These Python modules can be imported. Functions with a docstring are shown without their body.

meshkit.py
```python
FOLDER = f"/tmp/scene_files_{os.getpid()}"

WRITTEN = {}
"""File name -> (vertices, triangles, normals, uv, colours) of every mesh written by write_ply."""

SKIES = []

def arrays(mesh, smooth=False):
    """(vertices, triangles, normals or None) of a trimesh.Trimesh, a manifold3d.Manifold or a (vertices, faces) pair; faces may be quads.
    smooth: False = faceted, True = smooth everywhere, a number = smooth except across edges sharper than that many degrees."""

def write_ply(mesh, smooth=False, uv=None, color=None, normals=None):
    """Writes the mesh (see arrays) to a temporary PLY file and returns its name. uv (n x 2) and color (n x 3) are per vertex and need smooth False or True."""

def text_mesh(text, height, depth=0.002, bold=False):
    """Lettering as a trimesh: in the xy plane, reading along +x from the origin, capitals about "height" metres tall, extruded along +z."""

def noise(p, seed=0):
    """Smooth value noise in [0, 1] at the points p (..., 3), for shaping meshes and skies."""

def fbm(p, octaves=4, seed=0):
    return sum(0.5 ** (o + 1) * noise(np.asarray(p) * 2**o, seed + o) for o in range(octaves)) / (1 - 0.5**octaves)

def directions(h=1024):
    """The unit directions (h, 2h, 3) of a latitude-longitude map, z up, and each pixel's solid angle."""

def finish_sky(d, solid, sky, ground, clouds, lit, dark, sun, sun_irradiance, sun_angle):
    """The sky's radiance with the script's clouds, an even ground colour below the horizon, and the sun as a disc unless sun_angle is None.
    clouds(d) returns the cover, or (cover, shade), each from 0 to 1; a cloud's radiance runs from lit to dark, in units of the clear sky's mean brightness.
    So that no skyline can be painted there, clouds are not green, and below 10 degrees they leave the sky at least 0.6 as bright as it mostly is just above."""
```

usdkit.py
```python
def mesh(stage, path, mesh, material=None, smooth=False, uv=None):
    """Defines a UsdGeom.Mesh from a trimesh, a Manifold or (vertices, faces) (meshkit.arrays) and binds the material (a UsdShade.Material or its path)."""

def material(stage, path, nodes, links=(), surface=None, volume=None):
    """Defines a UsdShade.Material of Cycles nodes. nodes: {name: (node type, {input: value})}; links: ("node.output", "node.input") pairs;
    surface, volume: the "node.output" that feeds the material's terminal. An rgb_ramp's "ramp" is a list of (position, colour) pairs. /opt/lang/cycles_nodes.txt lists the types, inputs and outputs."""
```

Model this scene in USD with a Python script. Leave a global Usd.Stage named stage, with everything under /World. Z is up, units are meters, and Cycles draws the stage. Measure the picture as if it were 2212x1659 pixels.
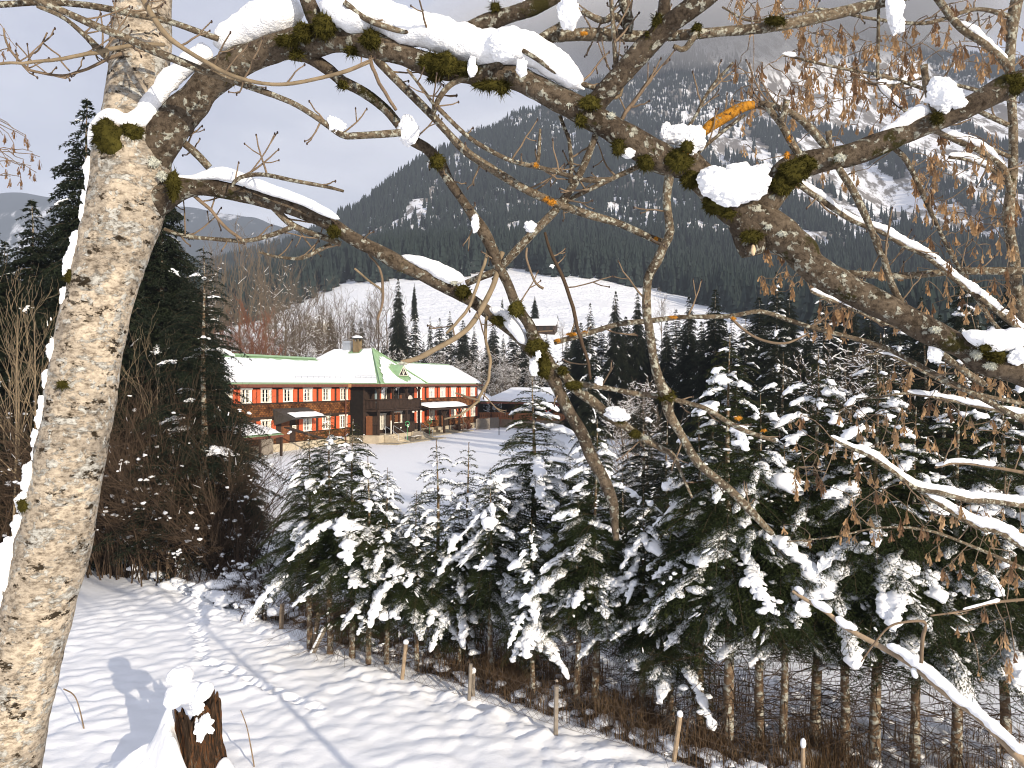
import math
import numpy as np
import trimesh
import usdkit, meshkit
from scipy.spatial import cKDTree
from scipy.interpolate import RBFInterpolator
from scipy.ndimage import gaussian_filter
from pxr import Usd, UsdGeom, UsdLux, UsdShade, Gf, Sdf, Vt

stage = Usd.Stage.CreateInMemory()
UsdGeom.SetStageUpAxis(stage, 'Z')
UsdGeom.SetStageMetersPerUnit(stage, 1.0)
world = UsdGeom.Xform.Define(stage, '/World')
stage.SetDefaultPrim(world.GetPrim())
L = '/World/Looks/'
UsdGeom.Scope.Define(stage, '/World/Looks')

# ------------------------------------------------------------------ camera, sky, sun
EYE = 6.5
FOC = 1728.0          # focal length in units of a 2212 pixel wide picture
cam = UsdGeom.Camera.Define(stage, '/World/camera')
cam.CreateHorizontalApertureAttr(36.0)
cam.CreateVerticalApertureAttr(27.0)
cam.CreateFocalLengthAttr(36.0 * FOC / 2212.0)
cam.CreateClippingRangeAttr((0.05, 20000.0))
cam.AddTranslateOp().Set(Gf.Vec3d(0, 0, EYE))
cam.AddRotateXOp().Set(90.0)
cam.CreateExposureAttr(0.38)

SUN_XY = np.array([0.57, -0.82]); SUN_XY /= np.linalg.norm(SUN_XY)
SUN_EL = math.radians(14.5)
S = np.array([SUN_XY[0] * math.cos(SUN_EL), SUN_XY[1] * math.cos(SUN_EL), math.sin(SUN_EL)])
sun = UsdLux.DistantLight.Define(stage, '/World/sun')
sun.CreateIntensityAttr(1.05)
sun.CreateAngleAttr(0.5)
sun.CreateNormalizeAttr(True)
sun.CreateColorAttr(Gf.Vec3f(1.0, 0.87, 0.70))
m4 = Gf.Matrix4d(1.0)
zax = S; xax = np.cross([0, 0, 1], zax); xax /= np.linalg.norm(xax); yax = np.cross(zax, xax)
m4.SetRow(0, Gf.Vec4d(*xax, 0)); m4.SetRow(1, Gf.Vec4d(*yax, 0)); m4.SetRow(2, Gf.Vec4d(*zax, 0))
sun.AddTransformOp().Set(m4)

sky = UsdLux.DomeLight.Define(stage, '/World/sky')
sky_mat = usdkit.material(stage, L + 'sky_air', {
    'sky': ('sky_texture', {'sky_type': 'single_scattering', 'sun_disc': False, 'sun_elevation': SUN_EL,
                            'sun_rotation': math.atan2(SUN_XY[0], SUN_XY[1]), 'altitude': 800.0}),
    'tc': ('texture_coordinate', {}),
    'map': ('mapping', {'scale': (1.0, 1.0, 2.4)}),
    'n': ('noise_texture', {'scale': 2.3, 'detail': 6.0, 'roughness': 0.55, 'distortion': 0.3}),
    'sx': ('separate_xyz', {}),
    'low': ('map_range', {'from_min': 0.5, 'from_max': 0.0, 'to_min': -0.13, 'to_max': 0.13, 'clamp': True}),
    'ad': ('math', {'math_type': 'add'}),
    'r': ('rgb_ramp', {'ramp': [(0.0, (4.5, 4.7, 5.6)), (0.36, (5.0, 5.15, 6.1)), (0.50, (6.1, 6.2, 7.0)), (0.62, (7.7, 7.65, 8.2)), (0.78, (9.2, 9.0, 9.2)), (1.0, (9.6, 9.4, 9.4))]}),
    'm': ('mix_color', {'fac': 0.88, 'use_clamp': False}),
    'bg': ('background_shader', {'strength': 0.10})},
    [('tc.generated', 'map.vector'), ('map.vector', 'n.vector'), ('tc.generated', 'sx.vector'), ('sx.z', 'low.value'), ('low.result', 'ad.value1'), ('n.fac', 'ad.value2'), ('ad.value', 'r.fac'), ('sky.color', 'm.a'), ('r.color', 'm.b'),
     ('m.result', 'bg.color')], surface='bg.background')
UsdShade.MaterialBindingAPI.Apply(sky.GetPrim()).Bind(sky_mat)
sky.GetPrim().SetCustomDataByKey('kind', 'structure')

# ------------------------------------------------------------------ helpers
def P(u, v, d):
    """World point seen at (u, v) of a 2212 x 1659 picture, d metres in front of the eye."""
    u = np.asarray(u, float); v = np.asarray(v, float); d = np.asarray(d, float)
    return np.stack([(u - 1106.0) / FOC * d, d + 0 * u, EYE - (v - 829.5) / FOC * d], -1)

def G(u, v, z=0.0):
    """Point of the ground (height z) seen at (u, v)."""
    d = (EYE - z) * FOC / (v - 829.5)
    return np.array([(u - 1106.0) / FOC * d, d, z])

_taken = {}
def numbered(path):
    n = _taken.get(path, -1) + 1
    _taken[path] = n
    return path if n == 0 else f'{path}_{n:03d}'

def tag(prim, label=None, cat=None, group=None, kind=None):
    p = prim.GetPrim() if hasattr(prim, 'GetPrim') else prim
    for k, v in (('label', label), ('category', cat), ('group', group), ('kind', kind)):
        if v:
            p.SetCustomDataByKey(k, v)
    return p

def thing(name, label=None, cat=None, loc=(0, 0, 0), rotz=0.0, scale=1.0, group=None, kind=None):
    x = UsdGeom.Xform.Define(stage, numbered('/World/' + name))
    x.AddTranslateOp().Set(Gf.Vec3d(*map(float, loc)))
    if rotz: x.AddRotateZOp().Set(math.degrees(rotz))
    if not np.isscalar(scale): x.AddScaleOp().Set(Gf.Vec3f(*map(float, scale)))
    elif scale != 1.0: x.AddScaleOp().Set(Gf.Vec3f(scale, scale, scale))
    return tag(x, label, cat, group, kind)

def obj(name, mesh, mat, parent=None, smooth=False, **kw):
    base = str(parent.GetPath()) if parent is not None else '/World'
    if smooth and isinstance(mesh, tuple):
        v, f = np.asarray(mesh[0], float), np.asarray(mesh[1], int)
        use = np.zeros(len(v), bool); use[f.ravel()] = True
        if not use.all():
            mesh = (v[use], (np.cumsum(use) - 1)[f])
    m = usdkit.mesh(stage, numbered(base + '/' + name), mesh, mat, smooth=smooth)
    m.CreateDoubleSidedAttr(True)
    tag(m, **kw)
    return m.GetPrim()

def copy_of(src, name, label, cat, loc, rotz, scale=1.0, group=None):
    t = thing(name, label, cat, loc, rotz, scale, group)
    t.GetReferences().AddInternalReference(src.GetPath())
    t.SetInstanceable(True)
    return t

class MB:
    """Collects boxes, prisms and tubes into one mesh."""
    def __init__(s): s.v = []; s.f = []; s.n = 0
    def add(s, v, f):
        v = np.asarray(v, float).reshape(-1, 3); f = np.asarray(f, int)
        if f.shape[1] == 4: f = np.vstack([f[:, [0, 1, 2]], f[:, [0, 2, 3]]])
        s.v.append(v); s.f.append(f + s.n); s.n += len(v); return s
    def tm(s, m): return s.add(m.vertices, m.faces)
    def box(s, lo, hi, M=None):
        lo, hi = np.minimum(lo, hi), np.maximum(lo, hi)
        x0, y0, z0 = lo; x1, y1, z1 = hi
        v = np.array([[x0,y0,z0],[x1,y0,z0],[x1,y1,z0],[x0,y1,z0],[x0,y0,z1],[x1,y0,z1],[x1,y1,z1],[x0,y1,z1]], float)
        if M is not None: v = M(v)
        return s.add(v, [[0,3,2,1],[4,5,6,7],[0,1,5,4],[1,2,6,5],[2,3,7,6],[3,0,4,7]])
    def slab(s, quad, t, M=None):
        """A quad (4 points) thickened by t along its normal."""
        q = np.asarray(quad, float)
        n = np.cross(q[1] - q[0], q[3] - q[0]); n /= np.linalg.norm(n)
        v = np.vstack([q, q + n * t])
        if M is not None: v = M(v)
        return s.add(v, [[0,3,2,1],[4,5,6,7],[0,1,5,4],[1,2,6,5],[2,3,7,6],[3,0,4,7]])
    def poly(s, pts, t, M=None):
        """A flat convex polygon thickened by vector or normal t."""
        p = np.asarray(pts, float); k = len(p)
        n = np.cross(p[1] - p[0], p[2] - p[0]); n /= np.linalg.norm(n)
        v = np.vstack([p, p + n * t])
        if M is not None: v = M(v)
        f = [[0, i + 1, i] for i in range(1, k - 1)] + [[k, k + i, k + i + 1] for i in range(1, k - 1)]
        for i in range(k):
            j = (i + 1) % k
            f += [[i, j, k + j], [i, k + j, k + i]]
        return s.add(v, f)
    def tube(s, pts, rad, sides=6, rough=0.0, seed=0):
        v, f = tube(pts, rad, sides, rough, seed); return s.add(v, f)
    def mesh(s): return (np.vstack(s.v), np.vstack(s.f))
    @property
    def empty(s): return not s.v

def catmull(p, step):
    """Smooth resampling of a polyline (any dimension; the first three are the position)."""
    p = np.asarray(p, float)
    if len(p) < 2: return p
    q = np.vstack([2 * p[0] - p[1], p, 2 * p[-1] - p[-2]])
    out = []
    for i in range(len(p) - 1):
        a, b, c, d = q[i], q[i + 1], q[i + 2], q[i + 3]
        n = max(1, int(np.ceil(np.linalg.norm((c - b)[:3]) / step)))
        t = (np.arange(n) / n)[:, None]
        out.append(0.5 * (2 * b + (c - a) * t + (2 * a - 5 * b + 4 * c - d) * t**2 + (3 * b - a - 3 * c + d) * t**3))
    out.append(p[-1:])
    return np.vstack(out)

def frames(p):
    t = np.gradient(p, axis=0); t /= np.linalg.norm(t, axis=1, keepdims=True) + 1e-12
    ref = np.array([0, 0, 1.0]) if np.abs(t[:, 2]).mean() < 0.8 else np.array([0.9, -0.43, 0.0])
    a = np.cross(t, ref); a /= np.linalg.norm(a, axis=1, keepdims=True) + 1e-12
    b = np.cross(a, t)
    return t, a, b      # b points up where the tube is level

def tube(pts, rad, sides=6, rough=0.0, seed=0, freq=6.0):
    p = np.asarray(pts, float); r = np.broadcast_to(np.asarray(rad, float), (len(p),))
    t, a, b = frames(p)
    ang = np.arange(sides) * 2 * np.pi / sides
    dirs = np.cos(ang)[None, :, None] * a[:, None] + np.sin(ang)[None, :, None] * b[:, None]
    R = np.repeat(r[:, None], sides, 1)
    if rough > 0:
        q = p[:, None] + dirs * R[..., None]
        R = R * (1 + rough * (meshkit.fbm(q * freq, 3, seed) - 0.5) * 2)
    v = (p[:, None] + dirs * R[..., None]).reshape(-1, 3)
    n = len(p)
    i, j = np.meshgrid(np.arange(n - 1), np.arange(sides), indexing='ij')
    f = np.stack([i * sides + j, i * sides + (j + 1) % sides, (i + 1) * sides + (j + 1) % sides, (i + 1) * sides + j], -1).reshape(-1, 4)
    f = np.vstack([f[:, [0, 1, 2]], f[:, [0, 2, 3]]])
    v = np.vstack([v, p[:1], p[-1:]])
    c0, c1 = n * sides, n * sides + 1
    k = np.arange(sides)
    f = np.vstack([f, np.stack([np.full(sides, c0), (k + 1) % sides, k], 1), np.stack([np.full(sides, c1), (n - 1) * sides + k, (n - 1) * sides + (k + 1) % sides], 1)])
    return v, f

def sticks(a, b, ra, rb, sides=4):
    """Many straight tapered sticks at once: a, b (n,3), ra, rb (n,)."""
    a = np.asarray(a, float); b = np.asarray(b, float); n = len(a)
    t = b - a; t /= np.linalg.norm(t, axis=1, keepdims=True) + 1e-12
    ref = np.where(np.abs(t[:, 2:]) < 0.9, [0, 0, 1.0], [1.0, 0, 0])
    x = np.cross(t, ref); x /= np.linalg.norm(x, axis=1, keepdims=True) + 1e-12
    y = np.cross(t, x)
    ang = np.arange(sides) * 2 * np.pi / sides
    d = np.cos(ang)[None, :, None] * x[:, None] + np.sin(ang)[None, :, None] * y[:, None]
    v = np.concatenate([a[:, None] + d * np.reshape(ra, (-1, 1, 1)), b[:, None] + d * np.reshape(rb, (-1, 1, 1))], 1)
    k = np.arange(sides)
    f = np.stack([k, (k + 1) % sides, sides + (k + 1) % sides, sides + k], -1)
    f = np.vstack([f[:, [0, 1, 2]], f[:, [0, 2, 3]]])
    f = (f[None] + (np.arange(n) * 2 * sides)[:, None, None]).reshape(-1, 3)
    return v.reshape(-1, 3), f

def blob(c, r, seed=0, sub=3, amp=0.25, freq=2.2, flat=None):
    """A lumpy rounded mass: centre, three radii."""
    m = trimesh.creation.icosphere(sub, 1.0)
    v = np.array(m.vertices)
    v = v * (1 + amp * 2 * (meshkit.fbm(v * freq + seed * 7.3, 3, seed) - 0.5))[:, None]
    if flat is not None: v[:, 2] = np.where(v[:, 2] < flat, flat + (v[:, 2] - flat) * 0.15, v[:, 2])
    return v * np.asarray(r, float) + np.asarray(c, float), np.array(m.faces)
# ------------------------------------------------------------------ materials
def simple(name, col, rough=0.7, var=0.25, scale=6.0, bump=0.0, bscale=40.0, metallic=0.0, spec=0.3, dist=0.01):
    """A plain stained surface: one colour, gently mottled, with a fine relief."""
    c = np.array(col, float)
    nodes = {'tc': ('texture_coordinate', {}), 'n': ('noise_texture', {'scale': scale, 'detail': 5.0, 'roughness': 0.6}),
             'r': ('rgb_ramp', {'ramp': [(0.25, tuple(c * (1 - var))), (0.75, tuple(np.minimum(c * (1 + var), 0.92)))]}),
             'p': ('principled_bsdf', {'roughness': rough, 'metallic': metallic, 'specular_ior_level': spec})}
    links = [('tc.object', 'n.vector'), ('n.fac', 'r.fac'), ('r.color', 'p.base_color')]
    if bump:
        nodes['n2'] = ('noise_texture', {'scale': bscale, 'detail': 4.0})
        nodes['b'] = ('bump', {'strength': bump, 'distance': dist})
        links += [('tc.object', 'n2.vector'), ('n2.fac', 'b.height'), ('b.normal', 'p.normal')]
    return usdkit.material(stage, L + name, nodes, links, surface='p.BSDF')

def snow_material(name, bscale=14.0, strength=0.35, dist=0.03, fine=120.0):
    return usdkit.material(stage, L + name, {
        'g': ('geometry', {}),
        'n': ('noise_texture', {'scale': bscale, 'detail': 4.0, 'roughness': 0.6}),
        'nf': ('noise_texture', {'scale': fine, 'detail': 2.0}),
        'mx': ('mix_float', {'fac': 0.3}),
        'b': ('bump', {'strength': strength, 'distance': dist}),
        'p': ('principled_bsdf', {'base_color': (0.87, 0.89, 0.92), 'roughness': 0.55, 'specular_ior_level': 0.25})},
        [('g.position', 'n.vector'), ('g.position', 'nf.vector'), ('n.fac', 'mx.a'), ('nf.fac', 'mx.b'), ('mx.result', 'b.height'), ('b.normal', 'p.normal')], surface='p.BSDF')
SNOW = snow_material('snow', 22.0, 0.6, 0.03, 110.0)
SNOW_FIELD = snow_material('field_snow', 9.0, 0.30, 0.05, 70.0)
SNOW_FAR = snow_material('far_snow', 0.16, 0.9, 3.0, 0.9)

# far hillsides: snow between bands of bare rock and scrub
MOUNTAIN = usdkit.material(stage, L + 'mountain_ground', {
    'g': ('geometry', {}), 'map': ('mapping', {'scale': (1.0, 0.35, 0.22)}),
    'n': ('noise_texture', {'scale': 0.06, 'detail': 7.0, 'roughness': 0.72}),
    'r': ('rgb_ramp', {'ramp': [(0.0, (0.12, 0.115, 0.11)), (0.46, (0.20, 0.185, 0.17)), (0.52, (0.80, 0.82, 0.86)), (1.0, (0.86, 0.88, 0.92))]}),
    'p': ('principled_bsdf', {'roughness': 0.9, 'specular_ior_level': 0.1})},
    [('g.position', 'map.vector'), ('map.vector', 'n.vector'), ('n.fac', 'r.fac'), ('r.color', 'p.base_color')], surface='p.BSDF')
FOREST = usdkit.material(stage, L + 'forest_green', {
    'oi': ('object_info', {}), 'g': ('geometry', {}), 'sx': ('separate_xyz', {}),
    'n': ('noise_texture', {'scale': 0.45, 'detail': 4.0, 'roughness': 0.7}),
    'add': ('math', {'math_type': 'multiply_add', 'value2': 0.30}),
    'r': ('rgb_ramp', {'ramp': [(0.0, (0.012, 0.020, 0.020)), (0.60, (0.020, 0.030, 0.027)), (0.76, (0.030, 0.038, 0.036)), (0.82, (0.5, 0.52, 0.56)), (1.0, (0.75, 0.78, 0.82))]}),
    'p': ('principled_bsdf', {'roughness': 0.9, 'specular_ior_level': 0.1})},
    [('g.position', 'n.vector'), ('g.normal', 'sx.vector'), ('sx.z', 'add.value1'), ('n.fac', 'add.value3'), ('add.value', 'r.fac'), ('r.color', 'p.base_color')], surface='p.BSDF')

def bark(name, cols, lichen, l_lo, l_hi, moss=0.0, orange=0.0, scale=9.0, bump=0.6, dist=0.012, ring=False, lscale=16.0):
    """Bark: mottled ground colours, crusts of pale lichen, and (if given) orange lichen and moss on the upper side."""
    n = {'tc': ('texture_coordinate', {}), 'g': ('geometry', {}),
         'n1': ('noise_texture', {'scale': scale, 'detail': 8.0, 'roughness': 0.68, 'distortion': 0.4}),
         'r1': ('rgb_ramp', {'ramp': cols}),
         'n2': ('noise_texture', {'scale': lscale, 'detail': 6.0, 'roughness': 0.62}),
         'v2': ('voronoi_texture', {'scale': lscale * 5.0, 'randomness': 1.0}),
         'l2': ('map_range', {'from_min': l_lo, 'from_max': l_hi, 'to_min': 0.0, 'to_max': 1.0, 'clamp': True}),
         'vr': ('rgb_ramp', {'ramp': [(0.0, tuple(np.array(lichen) * 1.25)), (0.6, tuple(np.array(lichen))), (1.0, tuple(np.array(lichen) * 0.55))]}),
         'mixl': ('mix_color', {}),
         'nf': ('noise_texture', {'scale': 70.0, 'detail': 5.0, 'roughness': 0.7}),
         'hm': ('math', {'math_type': 'multiply_add', 'value2': 0.8}),
         'b': ('bump', {'strength': bump, 'distance': dist}),
         'p': ('principled_bsdf', {'roughness': 0.85, 'specular_ior_level': 0.15})}
    src = 'tc.object'
    l = [(src, 'n1.vector'), ('n1.fac', 'r1.fac'), (src, 'n2.vector'), (src, 'v2.vector'), ('n2.fac', 'l2.value'), ('v2.distance', 'vr.fac'),
         ('l2.result', 'mixl.fac'), ('r1.color', 'mixl.a'), ('vr.color', 'mixl.b'), (src, 'nf.vector'), ('l2.result', 'hm.value1'), ('nf.fac', 'hm.value3'),
         ('hm.value', 'b.height'), ('b.normal', 'p.normal')]
    if ring:
        n['mp'] = ('mapping', {'scale': (1.0, 1.0, 4.5)})
        l = [(src, 'mp.vector')] + [(('mp.vector', d) if s == src and d == 'n1.vector' else (s, d)) for s, d in l]
    last = 'mixl.result'
    if orange:
        n['n3'] = ('noise_texture', {'scale': 4.2, 'detail': 5.0, 'roughness': 0.6})
        n['l3'] = ('map_range', {'from_min': 0.665 - orange, 'from_max': 0.70 - orange, 'to_min': 0.0, 'to_max': 1.0, 'clamp': True})
        n['mixo'] = ('mix_color', {'b': (0.52, 0.235, 0.025)})
        l += [(src, 'n3.vector'), ('n3.fac', 'l3.value'), ('l3.result', 'mixo.fac'), (last, 'mixo.a')]; last = 'mixo.result'
    if moss:
        n['n4'] = ('noise_texture', {'scale': 5.0, 'detail': 5.0, 'roughness': 0.6})
        n['l4'] = ('map_range', {'from_min': 0.62 - moss, 'from_max': 0.68 - moss, 'to_min': 0.0, 'to_max': 1.0, 'clamp': True})
        n['mixm'] = ('mix_color', {'b': (0.035, 0.032, 0.010)})
        l += [(src, 'n4.vector'), ('n4.fac', 'l4.value'), ('l4.result', 'mixm.fac'), (last, 'mixm.a')]; last = 'mixm.result'
    l.append((last, 'p.base_color'))
    return usdkit.material(stage, L + name, n, l, surface='p.BSDF')

def crusty(name, base_lo, base_hi, crust, crust_lo, fine=45.0, big=2.4, zs=2.5, spot=0.66, moss=0.0, orange=0.0, speck=28.0, speck_lo=0.58, bump=1.0, dist=0.01):
    """Old bark: two tones in broad patches, fine cross cracks, pale lichen in broad crusts and small specks, dark spots, a little moss and orange lichen."""
    n = {'tc': ('texture_coordinate', {}), 'mp': ('mapping', {'scale': (1.0, 1.0, zs)}),
         'nb': ('noise_texture', {'scale': big, 'detail': 6.0, 'roughness': 0.66, 'distortion': 0.3}),
         'rb': ('rgb_ramp', {'ramp': [(0.34, base_lo), (0.60, base_hi)]}),
         'nc': ('noise_texture', {'scale': big * 2.3, 'detail': 9.0, 'roughness': 0.72}),
         'lc': ('map_range', {'from_min': crust_lo, 'from_max': crust_lo + 0.05, 'clamp': True}),
         'ns': ('noise_texture', {'scale': speck, 'detail': 3.0, 'roughness': 0.6}),
         'ls': ('map_range', {'from_min': speck_lo, 'from_max': speck_lo + 0.05, 'clamp': True}),
         'lm': ('math', {'math_type': 'maximum'}),
         'm1': ('mix_color', {'b': crust}),
         'nf': ('noise_texture', {'scale': fine, 'detail': 6.0, 'roughness': 0.75}),
         'rf': ('rgb_ramp', {'ramp': [(0.28, (0.16, 0.14, 0.12)), (0.42, (0.55, 0.53, 0.51)), (0.52, (0.98, 0.98, 0.98)), (0.70, (1.35, 1.34, 1.32))]}),
         'm2': ('mix_color', {'blend_type': 'multiply', 'fac': 1.0, 'use_clamp': False}),
         'nd': ('noise_texture', {'scale': big * 3.1, 'detail': 7.0, 'roughness': 0.7}),
         'ld': ('map_range', {'from_min': spot, 'from_max': spot + 0.04, 'clamp': True}),
         'm3': ('mix_color', {'b': (0.035, 0.026, 0.016)}),
         'h': ('math', {'math_type': 'multiply_add', 'value2': 0.35}),
         'b': ('bump', {'strength': bump, 'distance': dist}),
         'p': ('principled_bsdf', {'roughness': 0.88, 'specular_ior_level': 0.12})}
    t = 'tc.object'
    l = [(t, 'mp.vector'), (t, 'nb.vector'), ('nb.fac', 'rb.fac'), ('mp.vector', 'nc.vector'), ('nc.fac', 'lc.value'), (t, 'ns.vector'), ('ns.fac', 'ls.value'), ('lc.result', 'lm.value1'), ('ls.result', 'lm.value2'),
         ('lm.value', 'm1.fac'), ('rb.color', 'm1.a'), ('mp.vector', 'nf.vector'), ('nf.fac', 'rf.fac'), ('m1.result', 'm2.a'), ('rf.color', 'm2.b'), ('mp.vector', 'nd.vector'), ('nd.fac', 'ld.value'), ('ld.result', 'm3.fac'), ('m2.result', 'm3.a'),
         ('lm.value', 'h.value1'), ('nf.fac', 'h.value3'), ('h.value', 'b.height'), ('b.normal', 'p.normal')]
    last = 'm3.result'
    for k, (amt, sc, col) in enumerate(((moss, 4.0, (0.034, 0.030, 0.009)), (orange, 6.0, (0.42, 0.20, 0.03)))):
        if amt:
            n[f'n{k}'] = ('noise_texture', {'scale': sc, 'detail': 8.0, 'roughness': 0.72}); n[f'l{k}'] = ('map_range', {'from_min': 0.70 - amt, 'from_max': 0.74 - amt, 'clamp': True}); n[f'x{k}'] = ('mix_color', {'b': col})
            l += [(t, f'n{k}.vector'), (f'n{k}.fac', f'l{k}.value'), (f'l{k}.result', f'x{k}.fac'), (last, f'x{k}.a')]; last = f'x{k}.result'
    l.append((last, 'p.base_color'))
    return usdkit.material(stage, L + name, n, l, surface='p.BSDF')
TRUNK_BARK = crusty('pale_trunk_bark', (0.20, 0.175, 0.145), (0.52, 0.445, 0.345), (0.44, 0.435, 0.40), 0.53, fine=24.0, big=3.0, zs=1.9, spot=0.575, speck=20.0, speck_lo=0.575, bump=1.0, dist=0.012)
LIMB_BARK = crusty('limb_bark', (0.040, 0.030, 0.022), (0.125, 0.098, 0.070), (0.32, 0.32, 0.27), 0.60, fine=38.0, big=3.5, zs=1.0, spot=0.60, moss=0.12, orange=0.015, speck=24.0, speck_lo=0.57, bump=1.0, dist=0.014)
BRANCH_BARK = crusty('branch_bark', (0.060, 0.046, 0.033), (0.175, 0.138, 0.095), (0.36, 0.355, 0.29), 0.58, fine=60.0, big=5.0, zs=1.0, spot=0.62, moss=0.05, orange=0.012, speck=42.0, speck_lo=0.54, bump=1.0, dist=0.007)
ORANGE_BARK = crusty('orange_crusted_bark', (0.30, 0.13, 0.02), (0.46, 0.21, 0.025), (0.30, 0.28, 0.20), 0.60, fine=70.0, big=9.0, zs=1.0, spot=0.60, speck=60.0, speck_lo=0.62, bump=1.0, dist=0.008)
TWIG_BARK = simple('twig_bark', (0.17, 0.125, 0.085), 0.8, 0.4, 12.0, 0.5, 60.0, spec=0.15)
PALE_TWIG = simple('pale_twig_bark', (0.20, 0.155, 0.10), 0.8, 0.4, 12.0, 0.5, 60.0, spec=0.15)
MOSS = simple('moss', (0.044, 0.039, 0.009), 0.95, 0.6, 9.0, spec=0.05)
LICHEN = simple('grey_lichen', (0.42, 0.43, 0.37), 0.95, 0.3, 60.0, 0.8, 90.0, spec=0.05)
ORANGE_LICHEN = simple('orange_lichen', (0.44, 0.20, 0.03), 0.95, 0.35, 60.0, 0.8, 90.0, spec=0.05)
CUT_WOOD = simple('cut_wood', (0.55, 0.42, 0.27), 0.9, 0.25, 30.0)
ROTTEN = usdkit.material(stage, L + 'rotten_wood', {
    'tc': ('texture_coordinate', {}), 'mp': ('mapping', {'scale': (6.0, 6.0, 0.9)}),
    'n': ('noise_texture', {'scale': 2.6, 'detail': 8.0, 'roughness': 0.7, 'distortion': 0.5}),
    'r': ('rgb_ramp', {'ramp': [(0.2, (0.012, 0.008, 0.006)), (0.42, (0.025, 0.016, 0.010)), (0.50, (0.055, 0.036, 0.024)), (0.55, (0.14, 0.055, 0.018)), (0.58, (0.05, 0.036, 0.025)), (0.66, (0.16, 0.125, 0.09)), (0.85, (0.30, 0.25, 0.19))]}),
    'b': ('bump', {'strength': 1.0, 'distance': 0.08}),
    'p': ('principled_bsdf', {'roughness': 0.9, 'specular_ior_level': 0.1})},
    [('tc.object', 'mp.vector'), ('mp.vector', 'n.vector'), ('n.fac', 'r.fac'), ('r.color', 'p.base_color'), ('n.fac', 'b.height'), ('b.normal', 'p.normal')], surface='p.BSDF')
def leafy(name, dark, light, trans=0.25):
    return usdkit.material(stage, L + name, {
        'g': ('geometry', {}), 'oi': ('object_info', {}),
        'n': ('noise_texture', {'scale': 1.6, 'detail': 4.0}),
        'ri': ('math', {'math_type': 'multiply_add', 'value2': 0.45, 'value3': -0.22}),
        'ad': ('math', {'math_type': 'add'}),
        'r': ('rgb_ramp', {'ramp': [(0.25, dark), (0.75, light)]}),
        'p': ('principled_bsdf', {'roughness': 0.65, 'specular_ior_level': 0.25}),
        't': ('translucent_bsdf', {}), 'mx': ('mix_closure', {'fac': trans})},
        [('g.position', 'n.vector'), ('g.random_per_island', 'ri.value1'), ('ri.value', 'ad.value1'), ('n.fac', 'ad.value2'), ('ad.value', 'r.fac'),
         ('r.color', 'p.base_color'), ('r.color', 't.color'), ('p.BSDF', 'mx.closure1'), ('t.BSDF', 'mx.closure2')], surface='mx.closure')
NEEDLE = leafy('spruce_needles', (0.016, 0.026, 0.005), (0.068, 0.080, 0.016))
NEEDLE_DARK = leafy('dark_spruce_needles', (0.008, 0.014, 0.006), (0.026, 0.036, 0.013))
SEED = leafy('dry_seed_wings', (0.36, 0.225, 0.115), (0.68, 0.50, 0.30), 0.30)
SEED_DARK = leafy('dark_seed_wings', (0.19, 0.11, 0.06), (0.42, 0.27, 0.15), 0.3)
GRASS = leafy('dead_grass', (0.10, 0.062, 0.032), (0.30, 0.20, 0.10), 0.25)
SPRUCE_BARK = bark('spruce_bark', [(0.25, (0.05, 0.032, 0.020)), (0.5, (0.15, 0.10, 0.062)), (0.8, (0.25, 0.185, 0.115))], (0.36, 0.36, 0.31), 0.50, 0.56, scale=10.0, bump=0.7, dist=0.008, lscale=9.0)
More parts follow.
